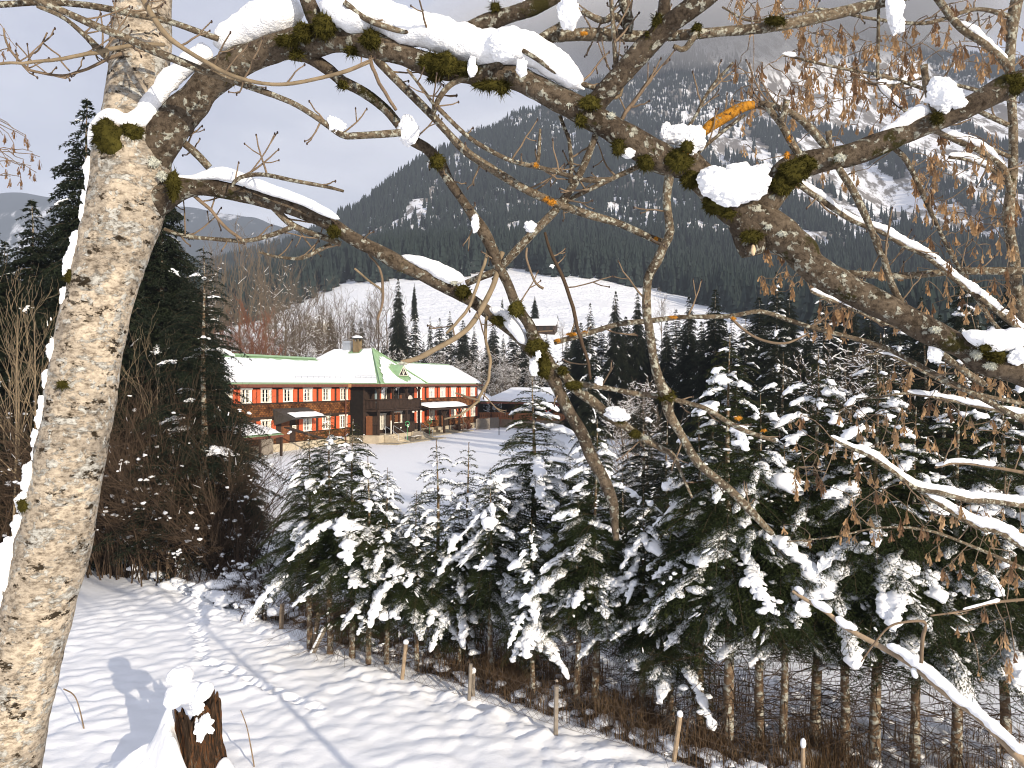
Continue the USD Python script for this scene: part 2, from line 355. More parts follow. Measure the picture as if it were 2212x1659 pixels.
GREY_BARK = simple('grey_bark', (0.125, 0.10, 0.075), 0.9, 0.4, 2.5, spec=0.1)
BRUSH_BARK = simple('brush_bark', (0.062, 0.043, 0.029), 0.9, 0.4, 2.0, spec=0.1)
RED_BARK = simple('reddish_twigs', (0.17, 0.075, 0.045), 0.9, 0.3, 1.0, spec=0.1)
POST_WOOD = simple('post_wood', (0.30, 0.225, 0.15), 0.9, 0.35, 9.0, 0.6, 40.0)
WIRE = simple('rusty_wire', (0.12, 0.085, 0.06), 0.7, 0.3, 20.0, metallic=0.3)

# the chalet
SHINGLE = usdkit.material(stage, L + 'wood_shingles', {
    'tc': ('texture_coordinate', {}), 'br': ('brick_texture', {'scale': 1.0, 'brick_width': 0.17, 'row_height': 0.18, 'mortar_size': 0.012, 'color1': (0.13, 0.052, 0.020), 'color2': (0.36, 0.155, 0.055), 'mortar': (0.02, 0.010, 0.006), 'bias': -0.15}),
    'mp': ('mapping', {'rotation': (math.pi / 2, 0, 0)}),
    'n': ('noise_texture', {'scale': 1.1, 'detail': 6.0, 'roughness': 0.65}),
    'r': ('rgb_ramp', {'ramp': [(0.30, (0.16, 0.13, 0.12)), (0.5, (0.75, 0.72, 0.70)), (0.62, (1.0, 1.0, 1.0))]}),
    'm': ('mix_color', {'blend_type': 'multiply', 'fac': 1.0}),
    'p': ('principled_bsdf', {'roughness': 0.85, 'specular_ior_level': 0.15})},
    [('tc.object', 'mp.vector'), ('mp.vector', 'br.vector'), ('tc.object', 'n.vector'), ('n.fac', 'r.fac'), ('br.color', 'm.a'), ('r.color', 'm.b'), ('m.result', 'p.base_color')], surface='p.BSDF')
DARK_WOOD = simple('dark_wood', (0.035, 0.021, 0.014), 0.8, 0.5, 3.0, 0.4, 30.0)
BROWN_WOOD = simple('brown_wood', (0.17, 0.065, 0.026), 0.75, 0.3, 4.0, 0.3, 30.0)
RAIL_WOOD = simple('orange_brown_rail', (0.30, 0.125, 0.055), 0.75, 0.3, 4.0)
GREY_WOOD = simple('weathered_grey_wood', (0.22, 0.19, 0.155), 0.9, 0.35, 8.0)
FASCIA = simple('eave_board', (0.145, 0.052, 0.034), 0.6, 0.3, 3.0)
SHUTTER = simple('orange_red_shutter', (0.56, 0.115, 0.045), 0.55, 0.10, 2.0)
WHITE_PAINT = simple('white_paint', (0.80, 0.76, 0.66), 0.5, 0.05, 3.0)
ROOF_GREEN = simple('green_sheet_roof', (0.27, 0.42, 0.24), 0.45, 0.15, 2.0)
PLINTH = simple('pale_plinth', (0.46, 0.40, 0.30), 0.85, 0.2, 3.0)
STONE = simple('step_stone', (0.33, 0.29, 0.22), 0.9, 0.3, 4.0)
CHIMNEY = simple('sooty_render', (0.17, 0.125, 0.07), 0.9, 0.5, 2.0)
ZINC = simple('zinc_sheet', (0.45, 0.48, 0.52), 0.4, 0.1, 3.0, metallic=0.5)
DARK_METAL = simple('dark_metal', (0.05, 0.05, 0.05), 0.5, 0.2, 3.0)
CURTAIN = simple('net_curtain', (0.50, 0.47, 0.41), 0.9, 0.05, 3.0)
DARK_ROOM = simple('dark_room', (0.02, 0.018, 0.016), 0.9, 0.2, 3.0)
GREEN_PAINT = simple('green_paint', (0.05, 0.30, 0.12), 0.5, 0.1, 3.0)
RED_PAINT = simple('red_paint', (0.55, 0.04, 0.04), 0.5, 0.1, 3.0)
BLUE_GREY = simple('blue_grey_paint', (0.25, 0.33, 0.36), 0.6, 0.1, 3.0)
INK = simple('dark_ink', (0.03, 0.03, 0.03), 0.6, 0.1, 3.0)
GLASS = usdkit.material(stage, L + 'window_glass', {
    't': ('transparent_bsdf', {'color': (0.92, 0.95, 0.95)}), 'g': ('glossy_bsdf', {'roughness': 0.02, 'color': (0.9, 0.9, 0.9)}),
    'f': ('fresnel', {'IOR': 1.5}), 'm': ('mix_closure', {})},
    [('f.fac', 'm.fac'), ('t.BSDF', 'm.closure1'), ('g.BSDF', 'm.closure2')], surface='m.closure')
GLASS_PANE = GLASS
HAZE = usdkit.material(stage, L + 'valley_haze', {'v': ('principled_volume', {'color': (0.68, 0.77, 0.94), 'density': 0.00021, 'anisotropy': 0.0})}, [], volume='v.volume')
CLOUD = usdkit.material(stage, L + 'cloud_vapour', {'v': ('principled_volume', {'color': (0.97, 0.975, 0.99), 'density': 0.0052, 'anisotropy': -0.2})}, [], volume='v.volume')
# ------------------------------------------------------------------ the ground
rng = np.random.default_rng(11)
# the fence line, from far left to near right
FA, FB = np.array([-14.2, 28.8]), np.array([6.6, 10.6])
F_DIR = (FB - FA) / np.linalg.norm(FB - FA)
F_NRM = np.array([-F_DIR[1], F_DIR[0]])      # away from the camera
if F_NRM[1] < 0: F_NRM = -F_NRM
def fence_off(x, y):
    return (x - FA[0]) * F_NRM[0] + (y - FA[1]) * F_NRM[1]

track_px = [(428, 1290), (432, 1330), (430, 1362), (433, 1395), (438, 1428), (462, 1445), (497, 1457), (527, 1473), (553, 1492), (590, 1507), (635, 1522), (690, 1540)]
TRACK = catmull(np.array([G(u, v) for u, v in track_px]), 0.30)[:, :2]
TRACK = TRACK + rng.normal(0, 0.05, TRACK.shape)

def dome_field(x, y, cell, seed, ax=1.0, rot=0.5):
    r = np.random.default_rng(seed)
    c, s = math.cos(rot), math.sin(rot)
    X, Y = (x * c + y * s) / ax, -x * s + y * c
    x0, x1, y0, y1 = X.min() - cell, X.max() + cell, Y.min() - cell, Y.max() + cell
    gx, gy = np.meshgrid(np.arange(x0, x1, cell), np.arange(y0, y1, cell))
    pts = np.stack([gx.ravel(), gy.ravel()], 1) + r.uniform(-0.5, 0.5, (gx.size, 2)) * cell
    amp = r.uniform(0.35, 1.0, len(pts))
    d, i = cKDTree(pts).query(np.stack([X.ravel(), Y.ravel()], 1), k=3)
    h = (1 - (d / (cell * 0.95))**2) * amp[i]
    return np.maximum(h.max(1), -0.35).reshape(x.shape)

def ground_height(x, y):
    near = np.clip(1 - np.hypot(x + 3, y - 20) / 30, 0, 1)
    z = 0.10 * (meshkit.fbm(np.stack([x * 0.12, y * 0.12, 0 * x], -1), 3, 5) - 0.5) * near
    off = fence_off(x, y)
    # the verge under the spruces: a shallow ditch
    z = z - 0.28 * np.exp(-((off - 1.5) / 1.3)**2) * (np.abs(x) < 22)
    return z

xs = np.unique(np.concatenate([[-3000, -1500, -800, -400, -250, -160, -110, -80, -60, -48, -38, -30], np.arange(-26, -13, 0.5), np.arange(-13, 7.5, 0.08), np.arange(7.6, 16, 0.25), np.arange(16, 40, 1.5),
                               [42, 50, 60, 80, 110, 160, 250, 400, 800, 1500, 3000]]).round(4))
ys = np.unique(np.concatenate([[-600, -200, -80, -40, -20, -10, -5, 0, 3, 6, 8], np.arange(9, 12.5, 0.25), np.arange(12.5, 30, 0.078), np.arange(30, 45, 0.5), np.arange(45, 140, 2.5), [140.0, 150]]).round(4))
X, Y = np.meshgrid(xs, ys)
Z = ground_height(X, Y)
fine = (X > -13.5) & (X < 8) & (Y > 11) & (Y < 31)
iy = np.where((ys > 11) & (ys < 31))[0]; ix = np.where((xs > -13.5) & (xs < 8))[0]
sub = np.ix_(iy, ix)
xf, yf = X[sub], Y[sub]
warp = (meshkit.fbm(np.stack([xf * 0.8, yf * 0.8, 0 * xf], -1), 2, 3) - 0.5) * 0.5
dome = 0.100 * dome_field(xf + warp, yf + warp * 0.7, 0.36, 4, 1.2, 0.35) + 0.045 * dome_field(xf + 0.6 * warp, yf - 0.5 * warp, 0.19, 9, 1.2, -0.5)
dome *= 0.55 + 0.9 * meshkit.fbm(np.stack([xf * 0.35, yf * 0.35, 0 * xf], -1), 2, 8)
dome = gaussian_filter(dome, 0.55)
off = fence_off(xf, yf)
churn = np.exp(-((off + 0.9) / 0.8)**2)
dome = dome * (1 - 0.6 * np.clip(off + 0.2, 0, 1)) + churn * 0.22 * (meshkit.fbm(np.stack([xf * 3.2, yf * 3.2, 0 * xf], -1), 4, 21) - 0.40)
dt, _ = cKDTree(TRACK).query(np.stack([xf.ravel(), yf.ravel()], 1))
dt = dt.reshape(xf.shape)
dome = dome - 0.11 * np.exp(-(dt / 0.085)**4) + 0.035 * np.exp(-((dt - 0.17) / 0.07)**2)
edge = np.clip(np.minimum.reduce([xf + 13.0, 7.4 - xf, yf - 11.5, 30 - yf]) / 1.5, 0, 1)
Z[sub] += dome * edge
nx, ny = len(xs), len(ys)
i, j = np.meshgrid(np.arange(ny - 1), np.arange(nx - 1), indexing='ij')
quads = np.stack([i * nx + j, i * nx + j + 1, (i + 1) * nx + j + 1, (i + 1) * nx + j], -1).reshape(-1, 4)
GROUND_V = np.stack([X, Y, Z], -1).reshape(-1, 3)
from scipy.interpolate import RegularGridInterpolator
_gz = RegularGridInterpolator((ys, xs), Z, bounds_error=False, fill_value=0.0)
def gz(x, y):
    return _gz(np.stack([np.asarray(y, float), np.asarray(x, float)], -1))
obj('ground', (GROUND_V, quads), SNOW_FIELD, smooth=True, label='snow covered meadow with animal tracks and the flat snowy court beyond', kind='structure')

# ------------------------------------------------------------------ hills
def hill_mesh(ctrl, x0, x1, y0, y1, nx, ny, amp, freq, seed, smooth=0.0):
    c = np.array(ctrl, float)
    f = RBFInterpolator(c[:, :2], c[:, 2], kernel='linear', smoothing=smooth)
    gx, gy = np.meshgrid(np.linspace(x0, x1, nx), np.linspace(y0, y1, ny))
    z = f(np.stack([gx.ravel(), gy.ravel()], 1)).reshape(gx.shape)
    z = gaussian_filter(z, 2.0)
    return gx, gy, z

def C(u, v, d): return tuple(P(u, v, d))
ctrl = []
for x in (-500, -300, -150, -60, 0, 60, 150, 300, 600): ctrl += [(x, 136, -0.6), (x, 100, -1.5), (x, 150, 0.8), (x, 168, 3.0)]
for u in (300, 500): ctrl += [C(u, 800, 170), C(u, 770, 260), C(u, 730, 450), C(u, 660, 800), C(u, 600, 1200)]
for u, v1, v2 in ((640, 740, 640), (720, 740, 607), (850, 738, 606), (1000, 735, 602), (1150, 733, 600), (1300, 733, 604), (1475, 740, 640), (1700, 760, 660), (2000, 770, 670), (2300, 770, 670)):
    ctrl += [C(u, v1, 190), C(u, 0.5 * (v1 + v2) - 3, 290), C(u, v2, 410), C(u, v2 - 35, 480)]
ridge = [(520, 640, 900), (620, 590, 900), (690, 535, 900), (745, 480, 900), (800, 442, 930), (870, 392, 980), (960, 326, 1040), (1030, 305, 1080), (1077, 284, 1120), (1104, 254, 1140), (1137, 237, 1170), (1164, 226, 1200), (1300, 170, 1330), (1450, 110, 1480), (1600, 70, 1600), (1750, 62, 1650), (1900, 80, 1600), (2000, 118, 1500), (2090, 132, 1450), (2170, 148, 1420), (2300, 150, 1400), (2500, 160, 1400)]
for u, v, d in ridge:
    ctrl.append(C(u, v, d))
    q = np.array(C(u, v, d)); ctrl.append((q[0] * 1.35, q[1] * 1.35 + 100, q[2] * 0.55))
for u, v, d in ((800, 560, 600), (1000, 500, 720), (1000, 420, 880), (1150, 540, 600), (1150, 420, 800), (1150, 320, 1020), (1300, 500, 700), (1300, 380, 900), (1300, 270, 1130), (1500, 520, 640), (1500, 400, 860), (1500, 260, 1150), (1700, 500, 680), (1700, 380, 900), (1700, 220, 1250), (1900, 480, 720), (1900, 340, 960), (1900, 200, 1280), (2150, 460, 760), (2150, 320, 1000), (880, 480, 780)):
    ctrl.append(C(u, v, d))
gx, gy, z = hill_mesh(ctrl, -560, 1150, 140, 2100, 215, 246, 0, 0, 1)
def spurs(x, y):
    """Ribs and gullies running down the slope."""
    w = x + 60 * (meshkit.fbm(np.stack([x / 260, y / 260, 0 * x], -1), 3, 31) - 0.5)
    rib = meshkit.fbm(np.stack([w / 75, y / 420, 0 * x + 3], -1), 4, 17)
    return rib
up = np.clip((gy - 480) / 200, 0, 1)
z = z + up * (38 * (spurs(gx, gy) - 0.5) + 20 * (meshkit.fbm(np.stack([gx / 45, gy / 45, 0 * gx], -1), 3, 41) - 0.5))
z = z + (1 - up) * 4.5 * (meshkit.fbm(np.stack([gx / 32, gy / 32, 0 * gx], -1), 3, 44) - 0.5) * np.clip((gy - 150) / 60, 0, 1)
hx, hy = gx[0], gy[:, 0]
hillz = RegularGridInterpolator((hy, hx), z, bounds_error=False, fill_value=0.0)
def hz(x, y): return hillz(np.stack([np.asarray(y, float), np.asarray(x, float)], -1))
nxh, nyh = len(hx), len(hy)
i, j = np.meshgrid(np.arange(nyh - 1), np.arange(nxh - 1), indexing='ij')
quads = np.stack([i * nxh + j, i * nxh + j + 1, (i + 1) * nxh + j + 1, (i + 1) * nxh + j], -1).reshape(-1, 4)
allv = np.stack([gx, gy, z], -1).reshape(-1, 3)
def edge_y(x):
    x = np.asarray(x, float)
    return 425 - 235 * np.clip((x - 78) / 26, 0, 1) - 225 * np.clip((-88 - x) / 30, 0, 1) + 42 * (meshkit.fbm(np.stack([np.asarray(x) / 24.0, 0 * np.asarray(x), 0 * np.asarray(x)], -1), 4, 51) - 0.5) * 2
row_y = allv[quads].mean(1)
is_m = row_y[:, 1] < edge_y(row_y[:, 0]) + 14
obj('meadow_hill', trimesh.Trimesh(allv, np.vstack([quads[is_m][:, [0, 1, 2]], quads[is_m][:, [0, 2, 3]]]), process=True), SNOW_FAR, smooth=True,
    label='open snowy meadow slope below the mountain forest', kind='structure')
obj('mountain', trimesh.Trimesh(allv, np.vstack([quads[~is_m][:, [0, 1, 2]], quads[~is_m][:, [0, 2, 3]]]), process=True), MOUNTAIN, smooth=True,
    label='steep wooded mountain with snow gullies rising into low cloud', kind='structure')

# a farther range on the left
ctrl = []
for u, v in ((-400, 430), (-200, 405), (0, 400), (80, 408), (200, 425), (300, 432), (380, 428), (450, 432), (520, 445), (600, 470), (680, 500), (740, 520), (820, 560)):
    q = np.array(C(u, v, 2600)); ctrl += [tuple(q), (q[0] * 1.3, 3400, q[2] * 0.5), (q[0] * 0.8, 2150, q[2] * 0.42), (q[0] * 0.62, 1700, 40)]
gx, gy, z = hill_mesh(ctrl, -2600, -150, 1650, 3300, 110, 70, 0, 0, 2)
z = z + 90 * (meshkit.fbm(np.stack([gx / 240, gy / 300, 0 * gx], -1), 4, 77) - 0.5)
n1, n2 = gx.shape
i, j = np.meshgrid(np.arange(n1 - 1), np.arange(n2 - 1), indexing='ij')
quads2 = np.stack([i * n2 + j, i * n2 + j + 1, (i + 1) * n2 + j + 1, (i + 1) * n2 + j], -1).reshape(-1, 4)
FAR_SLOPE = usdkit.material(stage, L + 'far_slope', {
    'g': ('geometry', {}), 'map': ('mapping', {'scale': (1.0, 0.3, 0.5)}), 'n': ('noise_texture', {'scale': 0.011, 'detail': 9.0, 'roughness': 0.72}),
    'r': ('rgb_ramp', {'ramp': [(0.0, (0.03, 0.04, 0.04)), (0.54, (0.04, 0.05, 0.05)), (0.60, (0.6, 0.62, 0.66)), (1.0, (0.8, 0.82, 0.86))]}),
    'p': ('principled_bsdf', {'roughness': 0.9, 'specular_ior_level': 0.1})},
    [('g.position', 'map.vector'), ('map.vector', 'n.vector'), ('n.fac', 'r.fac'), ('r.color', 'p.base_color')], surface='p.BSDF')
obj('far_mountain', (np.stack([gx, gy, z], -1).reshape(-1, 3), quads2), FAR_SLOPE, smooth=True, label='hazy blue mountain range far off at left', kind='structure')

# ------------------------------------------------------------------ the mountain forest
def conifer_low(seed, tiers=6, w=0.17):
    r = np.random.default_rng(seed); mb = MB()
    for k in range(tiers):
        z0 = 0.06 + 0.86 * k / tiers; z1 = min(1.0, z0 + 0.36 * (1 - 0.45 * k / tiers)); rad = w * (1 - 0.86 * k / tiers)
        n = 9; ang = np.arange(n) * 2 * np.pi / n + r.uniform(0, 1)
        rr = rad * np.where(np.arange(n) % 2, 0.62, 1.0) * r.uniform(0.75, 1.2, n)
        v = np.vstack([np.stack([np.cos(ang) * rr, np.sin(ang) * rr, z0 + r.uniform(-0.02, 0.02, n)], 1), [[0, 0, z1]], [[0, 0, z0 + 0.05]]])
        k1 = np.arange(n)
        mb.add(v, np.vstack([np.stack([k1, (k1 + 1) % n, np.full(n, n)], 1), np.stack([(k1 + 1) % n, k1, np.full(n, n + 1)], 1)]))
    return mb.mesh()
def instancer(name, protos, mats, pos, scl, rot, which, **kw):
    pi = UsdGeom.PointInstancer.Define(stage, numbered('/World/' + name))
    rel = pi.CreatePrototypesRel()
    for k, (pm, mt) in enumerate(zip(protos, mats)):
        path = f'{pi.GetPath()}/tree_form_{k + 1:03d}'
        mm = usdkit.mesh(stage, path, pm, mt); mm.CreateDoubleSidedAttr(True)
        rel.AddTarget(path)
    pi.CreatePositionsAttr(Vt.Vec3fArray.FromNumpy(np.asarray(pos, np.float32)))
    pi.CreateScalesAttr(Vt.Vec3fArray.FromNumpy(np.asarray(scl, np.float32)))
    q = np.zeros((len(pos), 4), np.float32); q[:, 3] = np.cos(np.asarray(rot) / 2); q[:, 2] = np.sin(np.asarray(rot) / 2)
    pi.CreateOrientationsAttr([Gf.Quath(float(a[3]), float(a[0]), float(a[1]), float(a[2])) for a in q])
    pi.CreateProtoIndicesAttr(Vt.IntArray.FromNumpy(np.asarray(which, np.int32)))
    tag(pi, **kw); return pi

r = np.random.default_rng(5)
N = 112000
xx = r.uniform(-430, 1100, N); yy = 175 + (1750 - 175) * r.uniform(0, 1, N)**1.0
keep = np.abs(xx / yy) < 0.70
xx, yy = xx[keep], yy[keep]
zz = hz(xx, yy)
gully = spurs(xx, yy)
patch = meshkit.fbm(np.stack([xx / 34, yy / 150, 0 * xx + 9], -1), 4, 61)
u_here = 1106 + xx / yy * FOC
v_here = 829.5 - (zz - EYE) / yy * FOC
right = np.clip((u_here - 1250) / 350, 0, 1) * np.clip((560 - v_here) / 120, 0, 1)
cliff = np.exp(-((u_here - 900) / 90)**2 - ((v_here - 450) / 42)**2)
high = np.clip((330 - v_here) / 150, 0, 1)
dens = 1.0 - np.clip((0.40 + 0.05 * right - gully) / 0.03, 0, 1) - (0.25 + 0.75 * right) * np.clip((0.455 + 0.03 * high - patch) / 0.05, 0, 1) * 0.95 - 0.9 * cliff * (patch < 0.56)
dens = np.where(v_here > 560, np.maximum(dens, 0.9), dens)
ok = (yy > edge_y(xx) + 4) & (r.uniform(0, 1, len(xx)) < dens)
xx, yy, zz, vv = xx[ok], yy[ok], zz[ok], v_here[ok]
H = r.uniform(8, 17, len(xx)) * np.where(vv < 280, 0.8, 1.0) * np.where(vv > 540, 1.25, 1.0)
W = H * r.uniform(0.85, 1.25, len(xx))
instancer('mountain_forest', [conifer_low(k) for k in range(3)], [FOREST] * 3, np.stack([xx, yy, zz - 0.5], 1), np.stack([W, W, H], 1), r.uniform(0, 6.28, len(xx)), r.integers(0, 3, len(xx)),
          label='dark spruce forest covering the mountain side', cat='forest', kind='stuff')

# haze in the valley air, and the cloud that hides the summit
hb = trimesh.creation.box(bounds=[[-2700, -60, -3.0], [1500, 3450, 900]])
obj('haze', hb, HAZE, label='pale blue haze filling the valley', kind='stuff')
r = np.random.default_rng(8)
for k, (u, v, d, a, b, c) in enumerate([(1400, 75, 1330, 300, 200, 90), (1690, 20, 1450, 400, 280, 125), (1180, 85, 1250, 200, 150, 55), (1980, 20, 1480, 260, 180, 70)]):
    obj('cloud', blob(P(u, v, d), (a, b, c), seed=k + 3, sub=4, amp=0.35, freq=1.6), CLOUD, smooth=True,
        label=('low grey cloud wrapping the mountain summit', 'widest cloud bank above the summit on the right', 'thin cloud wisp over the left shoulder of the mountain', 'cloud over the wooded right ridge')[k], cat='cloud', kind='stuff')
# ------------------------------------------------------------------ the chalet
# local frame: s along the facade (away from the eye), n outwards to the right, z up
HO = np.array([-23.1, 75.0]); HS = np.array([0.371, 0.929]); HS /= np.linalg.norm(HS); HN = np.array([HS[1], -HS[0]])
def HM(v):
    v = np.asarray(v, float)
    return np.stack([HO[0] + v[:, 0] * HS[0] + v[:, 1] * HN[0], HO[1] + v[:, 0] * HS[1] + v[:, 1] * HN[1], v[:, 2]], -1)
def su(u, n=0.0):
    """s of the facade plane n seen in column u."""
    a = (u - 1106.0) / FOC
    t = (n + HO @ HN) / (a * HN[0] + HN[1])
    return (np.array([a * t, t]) - HO) @ HS
S0, S1 = -13.5, 48.0
B0, B1, BN, BR = 14.1, 23.5, 3.7, 1.9
house = thing('chalet', 'long dark wooden chalet with orange red shutters and snowy green roof', 'chalet')
def hbox(mb, s0, s1, n0, n1, z0, z1): return mb.box((s0, n0, z0), (s1, n1, z1), HM)
def hobj(name, mb, mat, parent=house, **k): return obj(name, (mb.mesh() if isinstance(mb, MB) else mb), mat, parent, **k)

# walls: dark boarding, plinth, hollow rooms behind the windows
m = MB()
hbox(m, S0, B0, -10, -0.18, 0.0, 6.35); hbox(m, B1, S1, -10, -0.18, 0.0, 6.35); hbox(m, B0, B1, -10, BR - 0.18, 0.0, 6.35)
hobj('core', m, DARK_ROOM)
def wall_with_holes(s0, s1, n, z0, z1, holes, t=0.18):
    """A wall sheet in the plane n with rectangular openings (s0, s1, z0, z1)."""
    mb = MB()
    ss = sorted({s0, s1, *[h[0] for h in holes], *[h[1] for h in holes]}); zs = sorted({z0, z1, *[h[2] for h in holes], *[h[3] for h in holes]})
    for a, b in zip(ss[:-1], ss[1:]):
        run = None
        for c, d in list(zip(zs[:-1], zs[1:])) + [(z1, z1)]:
            solid = d > c and not any(h[0] < (a + b) / 2 < h[1] and h[2] < (c + d) / 2 < h[3] for h in holes)
            if solid: run = (run[0] if run else c, d)
            elif run: hbox(mb, a, b, n - t + 0.001, n, *run); run = None
        if run: hbox(mb, a, b, n - t + 0.001, n, *run)
    return mb

WIN = []          # (u centre, z0, z1, n, shutters, width)
for u in (488, 531, 573.7, 620.9, 663.8, 704.3, 742.0): WIN.append((u, 4.76, 6.0, 0.0, 2, 1.5))
for u in (573.5, 663.0, 704.0, 741.0): WIN.append((u, 1.75, 3.05, 0.0, 2, 1.45))
for u in (931.5, 955.5, 978.7, 1000.2, 1020.4): WIN.append((u, 4.72, 6.0, 0.0, 2, 1.6))
for u in (932.0, 979.0, 1000.8, 1021.0): WIN.append((u, 1.75, 3.08, 0.0, 2, 1.6))
LOG = [(828.5, 4.55, 6.02, BR, 1, 1.25), (855.0, 4.55, 6.02, BR, 1, 1.25), (905.0, 4.55, 6.02, BR, 2, 1.25),
       (826.5, 1.35, 3.05, BR, 0, 1.2), (857.0, 1.95, 3.2, BR, 3, 2.3), (904.5, 1.75, 3.08, BR, 2, 1.25)]
holes_f, holes_l = [], []
for lst, hl in ((WIN, holes_f), (LOG, holes_l)):
    for u, z0, z1, n, sh, w in lst:
        s = su(u, n); hl.append((s - w / 2, s + w / 2, z0, z1))
doors = [(su(621.5) - 0.95, su(621.5) + 0.35, 0.75, 2.95), (su(957.5) - 0.55, su(957.5) + 0.75, 0.75, 2.9)]
hobj('wall', wall_with_holes(S0, B0, 0.0, 0.75, 6.35, [h for h in holes_f if h[0] < B0] + doors[:1]), DARK_WOOD)
hobj('wall', wall_with_holes(B1, S1, 0.0, 0.75, 6.35, [h for h in holes_f if h[0] > B1] + doors[1:]), DARK_WOOD)
hobj('wall', wall_with_holes(B0 + 0.15, B1 - 0.002, BR, 0.9, 6.33, holes_l), DARK_WOOD)
m = MB(); hbox(m, B0, B0 + 0.148, 0.002, BR, 0.9, 6.33); hobj('side_wall', m, DARK_WOOD)
m = MB(); hbox(m, S1 + 0.001, S1 + 0.02, -10, 0, 0.75, 6.35); hobj('end_wall', m, DARK_WOOD)
# shingle courses: each row its own slightly tilted strip with an uneven butt
r = np.random.default_rng(2)
def course(s0, s1, z0, n, h=0.2, name='shingle_course', step=0.16):
    k = max(2, int((s1 - s0) / step)); ss = np.linspace(s0, s1, k + 1); mb = MB()
    for a, b in zip(ss[:-1], ss[1:]):
        d = r.uniform(-0.015, 0.015); o = r.uniform(0, 0.012)
        q = [(a + 0.004, n + 0.045 + o, z0 + d), (b - 0.004, n + 0.045 + o, z0 + d), (b - 0.004, n + 0.012, z0 + h), (a + 0.004, n + 0.012, z0 + h)]
        v = np.array([(a + 0.004, n + 0.002, z0 + d), (b - 0.004, n + 0.002, z0 + d)])
        mb.add(HM(np.vstack([q, v])), [[0, 1, 2, 2], [0, 2, 3, 3], [4, 5, 1, 0]])
    v, f = mb.mesh(); f = f[(f[:, 0] != f[:, 1]) & (f[:, 1] != f[:, 2]) & (f[:, 0] != f[:, 2])]
    hobj(name, (v, f), SHINGLE)
def free_spans(s0, s1, z, holes, pad):
    spans = [(s0, s1)]
    for a, b, c, d in holes:
        if c - 0.08 < z + 0.1 < d + 0.1:
            nxt = []
            for p, q in spans:
                if b + pad <= p or a - pad >= q: nxt.append((p, q)); continue
                if a - pad > p + 0.2: nxt.append((p, a - pad))
                if b + pad < q - 0.2: nxt.append((b + pad, q))
            spans = nxt
    return spans
for seg0, seg1, hl in ((S0, B0, holes_f + doors), (B1, S1, holes_f + doors)):
    for z0 in list(np.arange(3.42, 4.55, 0.19)) + list(np.arange(0.85, 3.1, 0.19)):
        for a, b in free_spans(seg0, seg1, z0, hl, 0.85):
            course(a, b, z0, 0.0)
m = MB()
for a, b in ((S0, B0 - 0.02), (B1 + 0.02, S1)):
    hbox(m, a, b, 0.0, 0.07, 3.26, 3.40); hbox(m, a, b, 0.0, 0.06, 4.60, 4.70)
hobj('string_board', m, DARK_WOOD)
m = MB(); hbox(m, S0, B0 - 0.2, -0.1, 0.10, -0.2, 0.75); hbox(m, B1 + 0.2, S1, -0.1, 0.10, -0.2, 0.75); hbox(m, B0, B1, 0.0, BN, -0.2, 0.9); hobj('plinth', m, PLINTH)

def window(u, z0, z1, n, sh, w, cols=4, rows=3):
    s = su(u, n); a, b = s - w / 2, s + w / 2
    fr = MB(); t = 0.12
    hbox(fr, a, a + t, n - 0.14, n + 0.07, z0, z1); hbox(fr, b - t, b, n - 0.14, n + 0.07, z0, z1)
    hbox(fr, a - 0.06, b + 0.06, n - 0.02, n + 0.12, z1 - 0.03, z1 + 0.13); hbox(fr, a - 0.02, b + 0.02, n - 0.14, n + 0.09, z0 - 0.02, z0 + 0.09)
    hbox(fr, s - 0.07, s + 0.07, n - 0.10, n - 0.02, z0 + 0.09, z1 - 0.03)
    w_ = hobj('window', fr, WHITE_PAINT)
    bars = MB()
    for c in (s - w / 4 - 0.02, s + w / 4 - 0.02): hbox(bars, c, c + 0.035, n - 0.085, n - 0.045, z0 + 0.09, z1 - 0.03)
    for k in range(1, rows):
        z = z0 + 0.09 + (z1 - z0 - 0.12) * k / rows
        hbox(bars, a + t, s - 0.07, n - 0.082, n - 0.048, z, z + 0.03); hbox(bars, s + 0.07, b - t, n - 0.082, n - 0.048, z, z + 0.03)
    hobj('glazing_bar', bars, WHITE_PAINT, w_)
    g = MB(); hbox(g, a + t, b - t, n - 0.068, n - 0.060, z0 + 0.09, z1 - 0.03); hobj('pane', g, GLASS_PANE, w_)
    cu = MB(); mid = z0 + (z1 - z0) * 0.45
    for c0, c1, top in ((a + t, s - w * 0.24, z1 - 0.05), (s + w * 0.27, b - t, z1 - 0.05), (s - w * 0.24, s + w * 0.27, mid)):
        k = 10; ss = np.linspace(c0, c1, k); nn = n - 0.14 + 0.02 * np.cos(np.arange(k) * 1.9)
        v = np.array([(x, y, z) for z in (z0 + 0.1, top) for x, y in zip(ss, nn)]); kk = np.arange(k - 1)
        cu.add(HM(v), np.stack([kk, kk + 1, kk + 1 + k, kk + k], 1))
    hobj('curtain', cu, CURTAIN, w_)
    for side in ((-1, 1) if sh == 2 else (-1,) if sh in (1, 3) else ()):
        wid = 0.64 if sh != 3 else 0.5
        e = a - 0.05 if side < 0 else b + 0.05; lo, hi = (e - wid, e) if side < 0 else (e, e + wid)
        p = MB(); k = 4
        for q in range(k):
            x0 = lo + (hi - lo) * q / k; hbox(p, x0 + 0.006, x0 + (hi - lo) / k - 0.006, n + 0.055, n + 0.085, z0 - 0.03, z1 + 0.02)
        for z in (z0 + 0.18, z1 - 0.22): hbox(p, lo + 0.02, hi - 0.02, n + 0.0855, n + 0.105, z, z + 0.09)
        hobj('shutter', p, SHUTTER if sh != 3 else BROWN_WOOD)
for wdef in WIN + LOG: window(*wdef)
